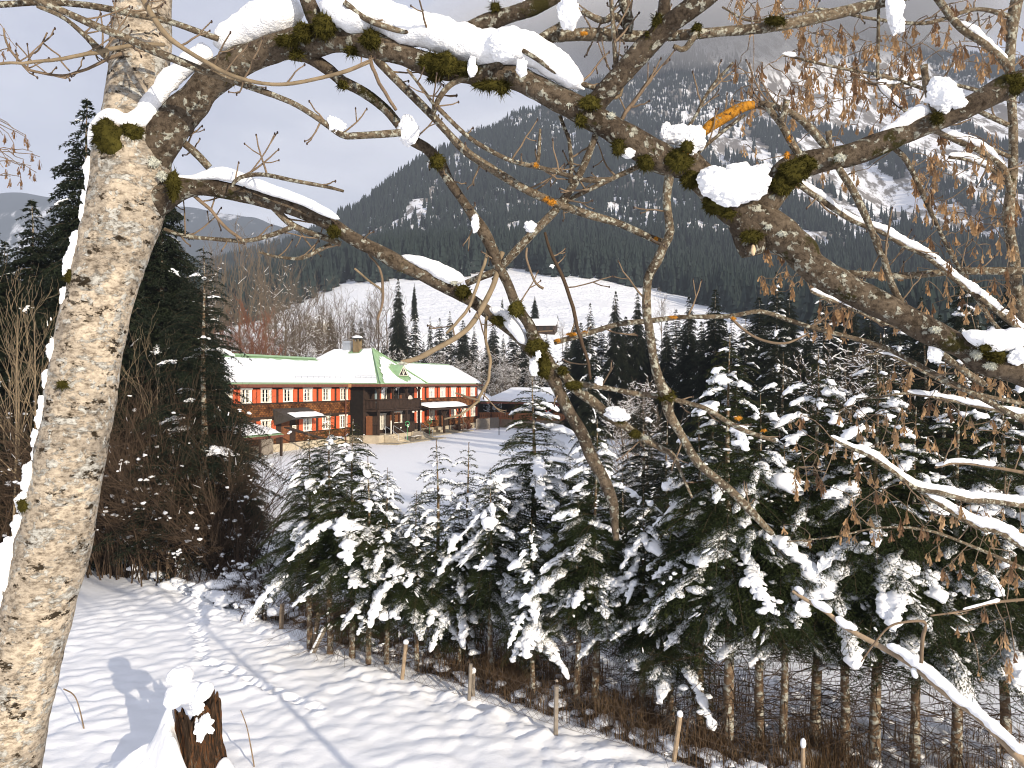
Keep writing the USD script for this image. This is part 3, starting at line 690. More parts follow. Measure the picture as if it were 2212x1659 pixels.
for (a, b, z0, z1) in doors:
    d = MB(); hbox(d, a, b, -0.12, -0.06, z0, z1); k = 5
    for q in range(k): hbox(d, a + (b - a) * q / k + 0.01, a + (b - a) * (q + 1) / k - 0.01, -0.06, -0.035, z0 + 0.05, z1 - 0.05)
    dd = hobj('door', d, BROWN_WOOD); h = MB(); hbox(h, b - 0.16, b - 0.10, -0.035, 0.02, z0 + 1.0, z0 + 1.12); hobj('handle', h, DARK_METAL, dd)

# the projecting middle: floor, posts, balconies
m = MB(); hbox(m, B0 + 0.15, B1, BR + 0.002, BN, 3.45, 3.68); hbox(m, B0 - 0.3, B1 + 0.2, BN, BN + 0.12, 3.50, 3.66); hobj('balcony_floor', m, DARK_WOOD)
for s, n in ((B0 + 0.12, BN - 0.12), (17.3, BN - 0.12), (20.4, BN - 0.12), (B1 - 0.12, BN - 0.12)):
    m = MB(); hbox(m, s - 0.11, s + 0.11, n - 0.11, n + 0.11, 0.9, 3.45); hbox(m, s - 0.11, s + 0.11, n - 0.11, n + 0.11, 3.68, 6.3)
    for sg in (-1, 1):
        m.slab([(s + sg * 0.11, n - 0.05, 5.75), (s + sg * 0.6, n - 0.05, 6.25), (s + sg * 0.72, n - 0.05, 6.25), (s + sg * 0.11, n - 0.05, 5.6)], 0.09, HM)
    hobj('post', m, DARK_WOOD)
def railing(s0, n0, s1, n1, zt, zb, name, slat=0.17, gap=0.035, flower=True):
    p0, p1 = np.array([s0, n0]), np.array([s1, n1]); ln = np.linalg.norm(p1 - p0); t = (p1 - p0) / ln; o = np.array([t[1], -t[0]])
    def seg(mb, a, b, w0, w1, za, zb_):
        c = [p0 + t * a + o * w0, p0 + t * b + o * w0, p0 + t * b + o * w1, p0 + t * a + o * w1]
        v = np.array([[*q, za] for q in c] + [[*q, zb_] for q in c]); mb.add(HM(v), [[0, 3, 2, 1], [4, 5, 6, 7], [0, 1, 5, 4], [1, 2, 6, 5], [2, 3, 7, 6], [3, 0, 4, 7]])
    rm = MB(); seg(rm, 0, ln, -0.08, 0.08, zt - 0.1, zt)
    rr = hobj(name, rm, DARK_WOOD)
    lw = MB(); seg(lw, 0, ln, -0.04, 0.04, zb + 0.02, zb + 0.12); hobj('bottom_rail', lw, DARK_WOOD, rr)
    k = max(2, int(ln / slat))
    for q in range(k):
        sm = MB(); seg(sm, ln * q / k + gap / 2, ln * (q + 1) / k - gap / 2, 0.041, 0.07, zb + r.uniform(0, 0.06), zt - 0.12); hobj('slat', sm, DARK_WOOD, rr)
    if flower:
        fm = MB(); seg(fm, 0.1, ln - 0.1, 0.09, 0.32, zt - 0.27, zt - 0.02); hobj('flower_box', fm, GREY_WOOD if flower == 2 else DARK_WOOD, rr)
railing(B0 + 0.05, BR + 0.05, B0 + 0.05, BN, 4.85, 3.70, 'balcony_railing'); railing(B0, BN + 0.06, B1 + 0.1, BN + 0.06, 4.85, 3.70, 'balcony_railing')
railing(B0 + 0.05, BR + 0.05, B0 + 0.05, BN, 2.15, 0.92, 'veranda_railing', flower=2); railing(17.4, BN + 0.06, B1 - 1.4, BN + 0.06, 2.1, 0.92, 'veranda_railing', flower=2)
# panels and doors in the recess
for a, b, z0, z1, mat in ((16.2, 17.0, 3.75, 5.8, BLUE_GREY), (20.6, 21.5, 3.75, 5.75, DARK_ROOM), (21.6, 22.2, 3.75, 5.2, BROWN_WOOD), (20.6, 21.9, 0.95, 3.05, BROWN_WOOD), (14.6, 15.2, 0.95, 3.0, BROWN_WOOD)):
    m = MB(); hbox(m, a, b, BR + 0.002, BR + 0.05, z0, z1); hobj('panel_door', m, mat)
m = MB(); hbox(m, B0 - 0.05, B0 - 0.002, 2.1, 2.9, 0.95, 3.0); hobj('panel_door', m, BROWN_WOOD)

# roofs
def strip_snow(name, quad, t, seed, mat=SNOW, parent=house, nx=40, ny=10, ragged=0.25):
    """Snow on a roof face (4 local corners: eave start, eave end, ridge end, ridge start) with a soft uneven edge."""
    q = np.asarray(quad, float); U, V = np.meshgrid(np.linspace(0, 1, nx), np.linspace(0, 1, ny))
    p = (q[0] * (1 - U[..., None]) + q[1] * U[..., None]) * (1 - V[..., None]) + (q[3] * (1 - U[..., None]) + q[2] * U[..., None]) * V[..., None]
    nrm = np.cross(q[1] - q[0], q[3] - q[0]); nrm /= np.linalg.norm(nrm); nrm = nrm if nrm[2] > 0 else -nrm
    edge = np.minimum(np.minimum(U, 1 - U) * nx / 2.0, np.minimum(V, 1 - V) * ny / 2.0)
    no = meshkit.fbm(p * 1.3 + seed, 3, seed)
    h = t * np.clip(edge, 0, 1)**0.5 * (0.75 + 0.5 * no) - 0.02 * (edge <= 0)
    top = p + nrm * h[..., None]
    if ragged:
        vd = (q[3] - q[0]) / np.linalg.norm(q[3] - q[0])
        k = ragged * (meshkit.fbm(np.stack([p[..., 0] * 2.5, p[..., 1] * 0, p[..., 2] * 0 + seed], -1), 3, seed + 1) - 0.5)
        top = top + vd * (k * np.clip(V * 3 - 2, 0, 1))[..., None]
    i, j = np.meshgrid(np.arange(ny - 1), np.arange(nx - 1), indexing='ij')
    f = np.stack([i * nx + j, i * nx + j + 1, (i + 1) * nx + j + 1, (i + 1) * nx + j], -1).reshape(-1, 4)
    return obj(name, (HM(top.reshape(-1, 3)), f), mat, parent, smooth=True)
EZ, RZ, EN, RN = 6.5, 9.36, 0.65, -5.0
def roof_pair(s0, s1, name='roof'):
    m = MB()
    m.slab([(s0, EN, EZ), (s1, EN, EZ), (s1, RN, RZ), (s0, RN, RZ)], 0.10, HM)
    m.slab([(s0, RN, RZ), (s1, RN, RZ), (s1, -10.6, EZ), (s0, -10.6, EZ)], 0.10, HM)
    rr = hobj(name, m, ROOF_GREEN)
    c = MB(); c.slab([(s0, RN + 0.35, RZ - 0.03), (s1, RN + 0.35, RZ - 0.03), (s1, RN, RZ + 0.15), (s0, RN, RZ + 0.15)], 0.05, HM); hobj('ridge_cap', c, ROOF_GREEN, rr)
    return rr
ra = roof_pair(S0 - 1, B0 + 0.5); rb = roof_pair(B1 + 1.0, S1 + 0.7)
def up(p, h=0.112):  return (p[0], p[1], p[2] + h)
sl = (RZ - EZ) / (EN - RN)
def on(n): return EZ + (EN - n) * sl
strip_snow('roof_snow', [up((S0 - 0.9, EN - 0.12, on(EN - 0.12))), up((B0 + 0.4, EN - 0.12, on(EN - 0.12))), up((B0 + 0.4, RN + 0.75, on(RN + 0.75))), up((S0 - 0.9, RN + 0.75, on(RN + 0.75)))], 0.20, 3, parent=ra, nx=90, ny=16, ragged=0.5)
strip_snow('roof_snow', [up((B1 + 1.0, EN - 0.05, on(EN - 0.05))), up((S1 + 0.68, EN - 0.05, on(EN - 0.05))), up((S1 + 0.68, RN + 0.25, on(RN + 0.25))), up((B1 + 1.0, RN + 0.25, on(RN + 0.25)))], 0.24, 5, parent=rb, nx=80, ny=16, ragged=0.2)
strip_snow('roof_snow', [up((S0 - 0.9, -10.5, EZ + 0.05)), up((S1 + 0.68, -10.5, EZ + 0.05)), up((S1 + 0.68, RN - 0.3, RZ - 0.1)), up((S0 - 0.9, RN - 0.3, RZ - 0.1))], 0.2, 6, parent=ra, nx=60, ny=8)
# the hipped middle roof
M0, M1, MN, MB_, AZ = 13.35, 24.2, 4.35, -10.6, 10.55
a0, a1 = np.array([(M0 + M1) / 2, 0.0, AZ]), np.array([(M0 + M1) / 2, -5.0, AZ])
c0, c1, c2, c3 = np.array([M0, MN, EZ]), np.array([M1, MN, EZ]), np.array([M1, MB_, EZ]), np.array([M0, MB_, EZ])
m = MB(); m.poly([c0, c1, a0], 0.08, HM); m.poly([c3, c0, a0, a1], 0.08, HM); m.poly([c1, c2, a1, a0], 0.08, HM); m.poly([c2, c3, a1], 0.08, HM)
rm = hobj('hip_roof', m, ROOF_GREEN)
def lerp(a, b, t): return a * (1 - t) + b * t
dz = np.array([0, 0, 0.10])
def tri_snow(name, pts_fn, t, seed, n=70, parent=rm, keep=None):
    """Snow on a triangular or four-sided face given by pts_fn(U, V), left out where keep(U, V) is False."""
    U, V = np.meshgrid(np.linspace(0, 1, n), np.linspace(0, 1, n)); p = pts_fn(U[..., None], V[..., None]) + dz
    no = meshkit.fbm(p * 1.5 + seed, 3, seed); k = keep(U, V, p) if keep else np.ones_like(U, bool)
    inner = np.clip(gaussian_filter(k.astype(float), 1.2) * 2 - 0.9, 0, 1)
    ed = np.clip(np.minimum(np.minimum(U, 1 - U), np.minimum(V, 1 - V)) * 14, 0, 1)
    p = p + np.array([0, 0, 1.0]) * (t * inner * ed**0.5 * (0.7 + 0.6 * no))[..., None]
    i, j = np.meshgrid(np.arange(n - 1), np.arange(n - 1), indexing='ij')
    f = np.stack([i * n + j, i * n + j + 1, (i + 1) * n + j + 1, (i + 1) * n + j], -1).reshape(-1, 4)
    f = f[k.ravel()[f].all(1)]
    return obj(name, (HM(p.reshape(-1, 3)), f), SNOW, parent, smooth=True)
tri_snow('roof_snow', lambda U, V: lerp(lerp(c3, c0, U), lerp(a1, a0, U), V * 0.985), 0.20, 7, keep=lambda U, V, p: (U < 0.985) & ~((np.abs(p[..., 1] + 1.9) < 0.75) & (p[..., 2] > 9.9)))
def front_keep(U, V, p):
    jag = meshkit.fbm(np.stack([p[..., 0] * 2.2 + p[..., 2] * 1.5, 0 * U, 0 * U + 4], -1), 3, 9) - 0.5
    side = np.minimum(U, 1 - U) * (1 - V) * (M1 - M0)
    dorm = ((p[..., 0] - 19.6) / 1.55)**2 + ((p[..., 2] - 7.75) / 0.95)**2
    return (side > 0.75 + 0.9 * jag) & (dorm > 1.0 + 0.9 * jag) & (p[..., 2] < 9.4 + 1.2 * jag) & (V < 0.93)
tri_snow('roof_snow', lambda U, V: lerp(lerp(c0, c1, U), a0, V * 0.97), 0.12, 8, n=110, keep=front_keep)
tri_snow('roof_snow', lambda U, V: lerp(lerp(c1, c2, U), lerp(a0, a1, U), V * 0.985), 0.18, 10)
# standing seams of the green sheets on the front hip
m = MB()
for k in range(1, 12):
    e = lerp(c0, c1, k / 12); t_ = min(k, 12 - k) / 6.0; q = lerp(e, np.array([e[0], a0[1], AZ]), 1.0); q = np.array([e[0], MN + (a0[1] - MN) * t_, EZ + (AZ - EZ) * t_])
    v, f = sticks(HM(np.array([e + dz])), HM(np.array([q + dz])), [0.02], [0.02]); m.add(v, f)
for e0, e1 in ((c0, a0), (c1, a0)):
    v, f = sticks(HM(np.array([e0 + dz])), HM(np.array([e1 + dz])), [0.07], [0.07], 6); m.add(v, f)
hobj('seam', m, ROOF_GREEN, rm)
# dormer
def fr_n(z): return MN - (z - EZ) / (AZ - EZ) * MN
ds = 19.6; n_f = fr_n(7.35) + 0.12
m = MB(); zb, zt = 7.45, 8.6
m.poly([(ds - 1.15, n_f, zb), (ds + 1.15, n_f, zb), (ds, n_f, zt)], 0.05, HM)
m.poly([(ds - 1.25, n_f + 0.1, zb - 0.05), (ds, n_f + 0.1, zt + 0.1), (ds, fr_n(8.6) - 0.3, zt + 0.1), (ds - 1.25, fr_n(7.45) - 0.2, zb - 0.05)], 0.06, HM)
m.poly([(ds + 1.25, n_f + 0.1, zb - 0.05), (ds + 1.25, fr_n(7.45) - 0.2, zb - 0.05), (ds, fr_n(8.6) - 0.3, zt + 0.1), (ds, n_f + 0.1, zt + 0.1)], 0.06, HM)
dm = hobj('dormer', m, ROOF_GREEN)
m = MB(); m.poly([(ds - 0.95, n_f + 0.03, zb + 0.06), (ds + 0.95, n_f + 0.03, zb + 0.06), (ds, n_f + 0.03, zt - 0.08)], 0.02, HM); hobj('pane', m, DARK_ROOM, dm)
m = MB(); base = np.array([ds, n_f + 0.07, zb + 0.08])
for e in ((ds, n_f + 0.07, zt - 0.1), (ds - 0.42, n_f + 0.07, zb + 0.62), (ds + 0.42, n_f + 0.07, zb + 0.62)):
    v, f = sticks(HM(np.array([base])), HM(np.array([e])), [0.035], [0.03]); m.add(v, f)
for e0, e1 in (((ds - 1.0, zb + 0.05), (ds, zt - 0.06)), ((ds, zt - 0.06), (ds + 1.0, zb + 0.05)), ((ds - 1.0, zb + 0.05), (ds + 1.0, zb + 0.05))):
    v, f = sticks(HM(np.array([(e0[0], n_f + 0.06, e0[1])])), HM(np.array([(e1[0], n_f + 0.06, e1[1])])), [0.045], [0.045]); m.add(v, f)
hobj('glazing_bar', m, WHITE_PAINT, dm)
# eave boards and gutters
m = MB(); hbox(m, S0 - 1, M0 - 0.05, EN - 0.02, EN + 0.10, EZ - 0.32, EZ - 0.02); hbox(m, M1 + 0.05, S1 + 0.7, EN - 0.02, EN + 0.10, EZ - 0.30, EZ - 0.02)
hbox(m, M0 - 0.1, M1 + 0.1, MN - 0.02, MN + 0.10, EZ - 0.30, EZ - 0.02); hbox(m, M0 - 0.1, M0 + 0.02, EN, MN - 0.03, EZ - 0.30, EZ - 0.02); hbox(m, M1 - 0.02, M1 + 0.1, EN, MN - 0.03, EZ - 0.30, EZ - 0.02)
hobj('eave_board', m, FASCIA)
m = MB(); hbox(m, S0 - 0.5, B0, 0.0, EN - 0.03, EZ - 0.14, EZ - 0.08); hbox(m, B1, S1 + 0.5, 0.0, EN - 0.03, EZ - 0.14, EZ - 0.08); hbox(m, M0 + 0.03, M1 - 0.03, EN, MN - 0.03, EZ - 0.16, EZ - 0.10); hobj('soffit', m, DARK_WOOD)
m = MB(); hbox(m, M0 - 0.75, M0 - 0.15, EN + 0.101, EN + 0.16, EZ - 0.36, EZ + 0.02); hobj('rainwater_box', m, simple('copper_box', (0.32, 0.17, 0.08), 0.6, 0.2, 3.0))
for s, n in ((M0 - 0.35, 0.22), (S1 + 0.1, 0.15)):
    v, f = sticks(HM(np.array([(s, n, 0.1)])), HM(np.array([(s, n, 6.2)])), [0.06], [0.06], 8); hobj('downpipe', (v, f), FASCIA)
# snow guards
def guard(p0, p1, k):
    p0, p1 = np.array(p0), np.array(p1); A, B = [], []
    for h in (0.02, 0.22, 0.40): A.append(p0 + [0, 0, h]); B.append(p1 + [0, 0, h])
    for q in range(k + 1):
        b_ = lerp(p0, p1, q / k); A.append(b_); B.append(b_ + [0, 0, 0.42])
    v, f = sticks(HM(np.array(A)), HM(np.array(B)), np.full(len(A), 0.022), np.full(len(A), 0.022)); hobj('snow_guard', (v, f), ZINC)
guard((M0 - 9, EN - 0.55, on(EN - 0.55) + 0.12), (M0 - 0.2, EN - 0.55, on(EN - 0.55) + 0.12), 9)
gs = lambda n, off: (lerp(c3, c0, (n - MB_) / (MN - MB_)) * (1 - off) + off * a0)
guard((M0 + 0.5, 0.9, EZ + 0.5), (M0 + 0.5, 3.6, EZ + 0.5), 4)
guard((B1 + 1.2, EN - 0.5, on(EN - 0.5) + 0.12), (B1 + 2.0, EN - 0.5, on(EN - 0.5) + 0.12), 2)
# chimney
cs, cn = 18.6, -1.9
m = MB(); hbox(m, cs - 0.38, cs + 0.38, cn - 0.38, cn + 0.38, 9.6, 11.45)
for a, b in ((-1, -1), (-1, 1), (1, -1), (1, 1)): hbox(m, cs + a * 0.38 - 0.13 * (a > 0), cs + a * 0.38 + 0.13 * (a < 0), cn + b * 0.38 - 0.13 * (b > 0), cn + b * 0.38 + 0.13 * (b < 0), 11.45, 11.75)
ch = hobj('chimney', m, CHIMNEY)
m = MB(); hbox(m, cs - 0.6, cs + 0.6, cn - 0.6, cn + 0.6, 11.75, 11.84); hobj('chimney_cap', m, DARK_METAL, ch)
v, f = blob((0, 0, 0), (0.62, 0.62, 0.30), 5, 3, 0.10, flat=0.0); hobj('snow_cap', (HM(v + [cs, cn, 11.845]), f), SNOW, ch, smooth=True)
m = MB(); hbox(m, cs - 0.4, cs + 0.4, cn - 1.75, cn - 0.75, 10.3, 11.05); hbox(m, cs - 0.5, cs + 0.5, cn - 1.85, cn - 0.65, 11.05, 11.12); hbox(m, cs - 0.44, cs + 0.44, cn - 1.79, cn - 0.71, 11.2, 11.5); hbox(m, cs - 0.3, cs + 0.3, cn - 1.5, cn - 1.0, 11.12, 11.2); hobj('roof_vent', m, ZINC)
# canopy over the right door
k0, k1 = 27.4, 38.6
m = MB(); m.slab([(k0, 3.0, 3.42), (k1, 3.0, 3.42), (k1, 0.05, 4.2), (k0, 0.05, 4.2)], 0.10, HM); hbox(m, k0, k1, 2.98, 3.1, 3.2, 3.45); cp = hobj('door_canopy', m, DARK_WOOD)
strip_snow('canopy_snow', [(k0 + 0.05, 3.02, 3.535), (k1 - 0.05, 3.02, 3.535), (k1 - 0.05, 1.0, 4.06), (k0 + 0.05, 1.0, 4.06)], 0.25, 12, parent=cp, nx=40, ny=8, ragged=0.2)
for s in (32.6, 37.2):
    m = MB(); hbox(m, s - 0.12, s + 0.12, 2.2, 2.44, 0.0, 3.4)
    for sg in (-1, 1): m.slab([(s + sg * 0.1, 2.3, 2.4), (s + sg * 1.0, 2.3, 3.3), (s + sg * 1.15, 2.3, 3.3), (s + sg * 0.1, 2.3, 2.2)], 0.1, HM)
    hobj('canopy_post', m, DARK_WOOD, cp)
m = MB(); hbox(m, 28.5, 40.0, 0.12, 3.2, 0.006, 0.12); hobj('terrace_slab', m, STONE)
# canopy over the left door, partly snowed
m = MB(); s0_, s1_ = su(606, 1.0), su(680, 1.0); m.slab([(s0_, 2.4, 3.25), (s1_, 2.4, 3.25), (s1_, 0.05, 4.15), (s0_, 0.05, 4.15)], 0.10, HM); m.slab([(s0_, 2.4, 3.15), (s0_ + 0.1, 0.3, 2.6), (s0_ + 0.1, 0.1, 4.1), (s0_, 2.3, 3.25)], 0.08, HM); cl = hobj('door_canopy', m, simple('dark_shake', (0.055, 0.05, 0.045), 0.85, 0.4, 4.0))
strip_snow('canopy_snow', [(s0_ + 0.5, 2.32, 3.37), (s1_ - 0.1, 2.32, 3.37), (s1_ - 0.4, 1.3, 3.76), (s0_ + 0.6, 1.3, 3.76)], 0.14, 13, parent=cl, nx=24, ny=8)
# steps
def stairs(s0, s1, n0, k, h):
    m = MB()
    for q in range(k): hbox(m, s0, s1, n0, n0 + 0.34 * (k - q), h * q / k + 0.004 * (q == 0), h * (q + 1) / k)
    for s in (s0 - 0.28, s1): m.poly([(s, n0, 0.005), (s, n0 + 0.34 * k + 0.3, 0.005), (s, n0 + 0.34 * k + 0.3, 0.15), (s, n0, h + 0.1)], 0.28, lambda v: HM(v + 0))
    return hobj('steps', m, PLINTH)
def handrail(s, n0, n1, z0, z1):
    v1, f1 = sticks(HM(np.array([(s, n0, z0), (s, n1, z1), (s, n0, z0 - 0.9), (s, n1, z1 - 0.9)])), HM(np.array([(s, n1, z1), (s, n1 + 0.15, z1 - 0.05), (s, n0, z0), (s, n1, z1)])), np.full(4, 0.025), np.full(4, 0.025), 6)
    hobj('handrail', (v1, f1), ZINC)
stairs(15.4, 17.0, BN + 0.07, 5, 0.9); stairs(21.6, 23.2, BN + 0.07, 5, 0.9)
handrail(15.3, BN + 0.1, BN + 1.7, 1.85, 1.0); handrail(17.1, BN + 0.1, BN + 1.7, 1.85, 1.0); handrail(23.4, BN + 0.1, BN + 1.7, 1.85, 1.0)
m = MB(); hbox(m, 13.4, 25.0, BN + 0.05, BN + 2.7, 0.006, 0.1); hobj('terrace_slab', m, STONE)
m = MB(); hbox(m, 33.5, 35.8, 0.14, 1.5, 0.13, 0.42); hbox(m, 33.8, 35.5, 0.14, 0.9, 0.42, 0.74); hobj('steps', m, PLINTH)
# small signs and lamps on the wall
m = MB(); hbox(m, su(636, 0.1) - 0.3, su(636, 0.1) + 0.3, 0.06, 0.09, 2.05, 2.45); sg = hobj('notice_board', m, WHITE_PAINT)
m = MB(); q0 = su(636, 0.1)
for z in (2.15, 2.28): hbox(m, q0 - 0.22, q0 + 0.22, 0.09, 0.094, z, z + 0.05)
hobj('lettering', m, INK, sg)
m = MB(); hbox(m, 16.75, 16.95, BN - 0.1, BN - 0.07, 0.95, 2.4); hobj('notice_board', m, WHITE_PAINT)
m = MB(); hbox(m, 19.6, 20.0, BN + 0.40, BN + 0.43, 1.55, 1.85); hobj('notice_board', m, WHITE_PAINT)
m = MB(); hbox(m, 18.0, 18.35, BN + 0.40, BN + 0.43, 1.5, 1.65); hobj('notice_board', m, WHITE_PAINT)
v, f = blob(HM(np.array([[21.2, BN + 0.3, 3.25]]))[0], (0.17, 0.17, 0.12), 4, 2, 0.05); hobj('wall_lamp', (v, f), WHITE_PAINT)
v, f = blob((0, 0, 0), (0.55, 0.05, 0.42), 4, 3, 0.02, flat=0.0); hobj('parasol_disc', (HM(v[:, [0, 1, 2]] + [20.7, BN + 0.2, 4.78]), f), CURTAIN)

# things in the court
def bench(name, label, cat, loc, rot, w=1.6, snow=True, group=None):
    t = thing(name, label, cat, loc, rot, group=group)
    m = MB(); m.box((-w / 2, -0.22, 0.42), (w / 2, 0.22, 0.48)); obj('seat', m.mesh(), GREY_WOOD, t)
    m = MB(); m.box((-w / 2, -0.26, 0.55), (w / 2, -0.21, 0.92)); obj('backrest', m.mesh(), GREY_WOOD, t)
    for s in (-1, 1):
        m = MB(); m.box((s * w * 0.4 - 0.04, -0.2, 0), (s * w * 0.4 + 0.04, 0.2, 0.42)); obj('leg', m.mesh(), GREY_WOOD, t)
    v, f = blob((0, 0, 0.48), (w / 2, 0.22, 0.10), 3, 3, 0.2, flat=0.0); obj('snow', (v, f), SNOW, t, smooth=True)
    return t
hrot = math.atan2(HS[1], HS[0])
q = HM(np.array([[19.6, BN + 1.6, 0.1]]))[0]
bench('garden_bench', 'weathered bench with snow between the two flights of steps', 'bench', q, hrot, 2.2)
t = thing('picnic_table', 'pale table under a thick layer of snow beside the gallery', 'table', G(1086, 922), 0.15)
for nm, lo, hi in (('tabletop', (-1.6, -0.55, 0.72), (1.6, 0.55, 0.80)), ('bench_board', (-1.6, -1.0, 0.42), (1.6, -0.7, 0.47)), ('leg', (-1.3, -0.5, 0), (-1.15, 0.5, 0.72)), ('leg', (1.15, -0.5, 0), (1.3, 0.5, 0.72))):
    m = MB(); m.box(lo, hi); obj(nm, m.mesh(), PLINTH, t)
v, f = blob((0, 0, 0.8), (1.65, 0.6, 0.22), 6, 3, 0.12, flat=0.0); obj('snow', (v, f), SNOW, t, smooth=True)
for k, (u, v_, w, lab) in enumerate(((1043, 928.5, 2.0, 'upright weathered board screen nearest the corner of the chalet'), (1064, 925.5, 2.0, 'pale slatted board screen left of the snowy table'))):
    t = thing('board_screen', lab, 'screen', G(u, v_), 0.2 + 0.25 * k)
    for q in range(12):
        m = MB(); x0 = -w / 2 + w * q / 12; m.box((x0 + 0.01, -0.02, 0.08), (x0 + w / 12 - 0.01, 0.02, 1.55 + 0.05 * ((q * 7) % 3))); obj('slat', m.mesh(), GREY_WOOD, t)
    m = MB(); m.box((-w / 2, 0.021, 0.3), (w / 2, 0.07, 0.42)); m.box((-w / 2, 0.021, 1.2), (w / 2, 0.07, 1.32)); m.box((-w / 2 - 0.05, -0.3, 0), (-w / 2 + 0.05, 0.3, 0.08)); m.box((w / 2 - 0.05, -0.3, 0), (w / 2 + 0.05, 0.3, 0.08)); obj('frame', m.mesh(), GREY_WOOD, t)
t = thing('court_peg', 'short dark peg standing alone in the snowy court', 'post', G(1078, 940))
v, f = tube([(0, 0, 0), (0, 0, 1.0)], [0.05, 0.05], 6); obj('shaft', (v, f), DARK_METAL, t); m = MB(); m.box((-0.14, -0.05, 1.0), (0.14, 0.05, 1.06)); obj('head', m.mesh(), DARK_METAL, t)
for k, (u, v_, lab) in enumerate(((880, 952, 'small green ring sign on a stake left of the bench'), (928, 944, 'small green ring sign on a stake by the right steps'))):
    t = thing('ring_sign', lab, 'sign', G(u, v_ + 4), 0)
    v, f = tube([(0, 0, 0), (0, 0, 1.9)], [0.025, 0.025], 5); obj('stake', (v, f), GREEN_PAINT, t)
    a = np.linspace(0, 2 * np.pi, 17); v, f = tube(np.stack([0.22 * np.cos(a), 0 * a, 2.1 + 0.26 * np.sin(a)], 1), 0.045, 5); obj('ring', (v, f), GREEN_PAINT, t)
for k, lab in enumerate(('red and white striped pole leaning right across the gallery', 'red and white striped pole leaning left across the gallery')):
    a, b = (P(1172, 896, 104), P(1210, 874, 104)) if k == 0 else (P(1174, 884, 104.3), P(1207, 905, 104.3))
    t = thing('striped_pole', lab, 'pole', a)
    for q in range(8):
        v, f = sticks([(b - a) * q / 8], [(b - a) * (q + 1) / 8], [0.06], [0.06], 6); obj('band', (v, f), RED_PAINT if q % 2 else WHITE_PAINT, t)
# dark shrubs against the wall
for k, (s, n, w) in enumerate(((39.5, 1.0, 0.8), (43.0, 0.9, 0.8), (30.0, 1.2, 0.7), (28.6, 1.0, 0.6))):
    t = thing('clipped_shrub', ('leafless russet bush right of the canopy post', 'leafless russet bush at the far corner of the chalet', 'dry brown bush left of the canopy door', 'dry brown bush beside the right handrail')[k], 'shrub', HM(np.array([[s, n, 0.02]]))[0])
    rr = np.random.default_rng(50 + k); nn = 260; az = rr.uniform(0, 6.28, nn); e = rr.uniform(0.3, 1.5, nn); ln = rr.uniform(0.7, 1.3, nn) * w * 1.2
    d = np.stack([np.cos(az) * np.cos(e), np.sin(az) * np.cos(e), np.sin(e)], 1); a = d * ln[:, None] * rr.uniform(0, 0.5, nn)[:, None]
    v, f = sticks(a, d * ln[:, None], np.full(nn, 0.025), np.full(nn, 0.008), 3); obj('twigs', (v, f), RED_BARK if k < 2 else BRUSH_BARK, t)

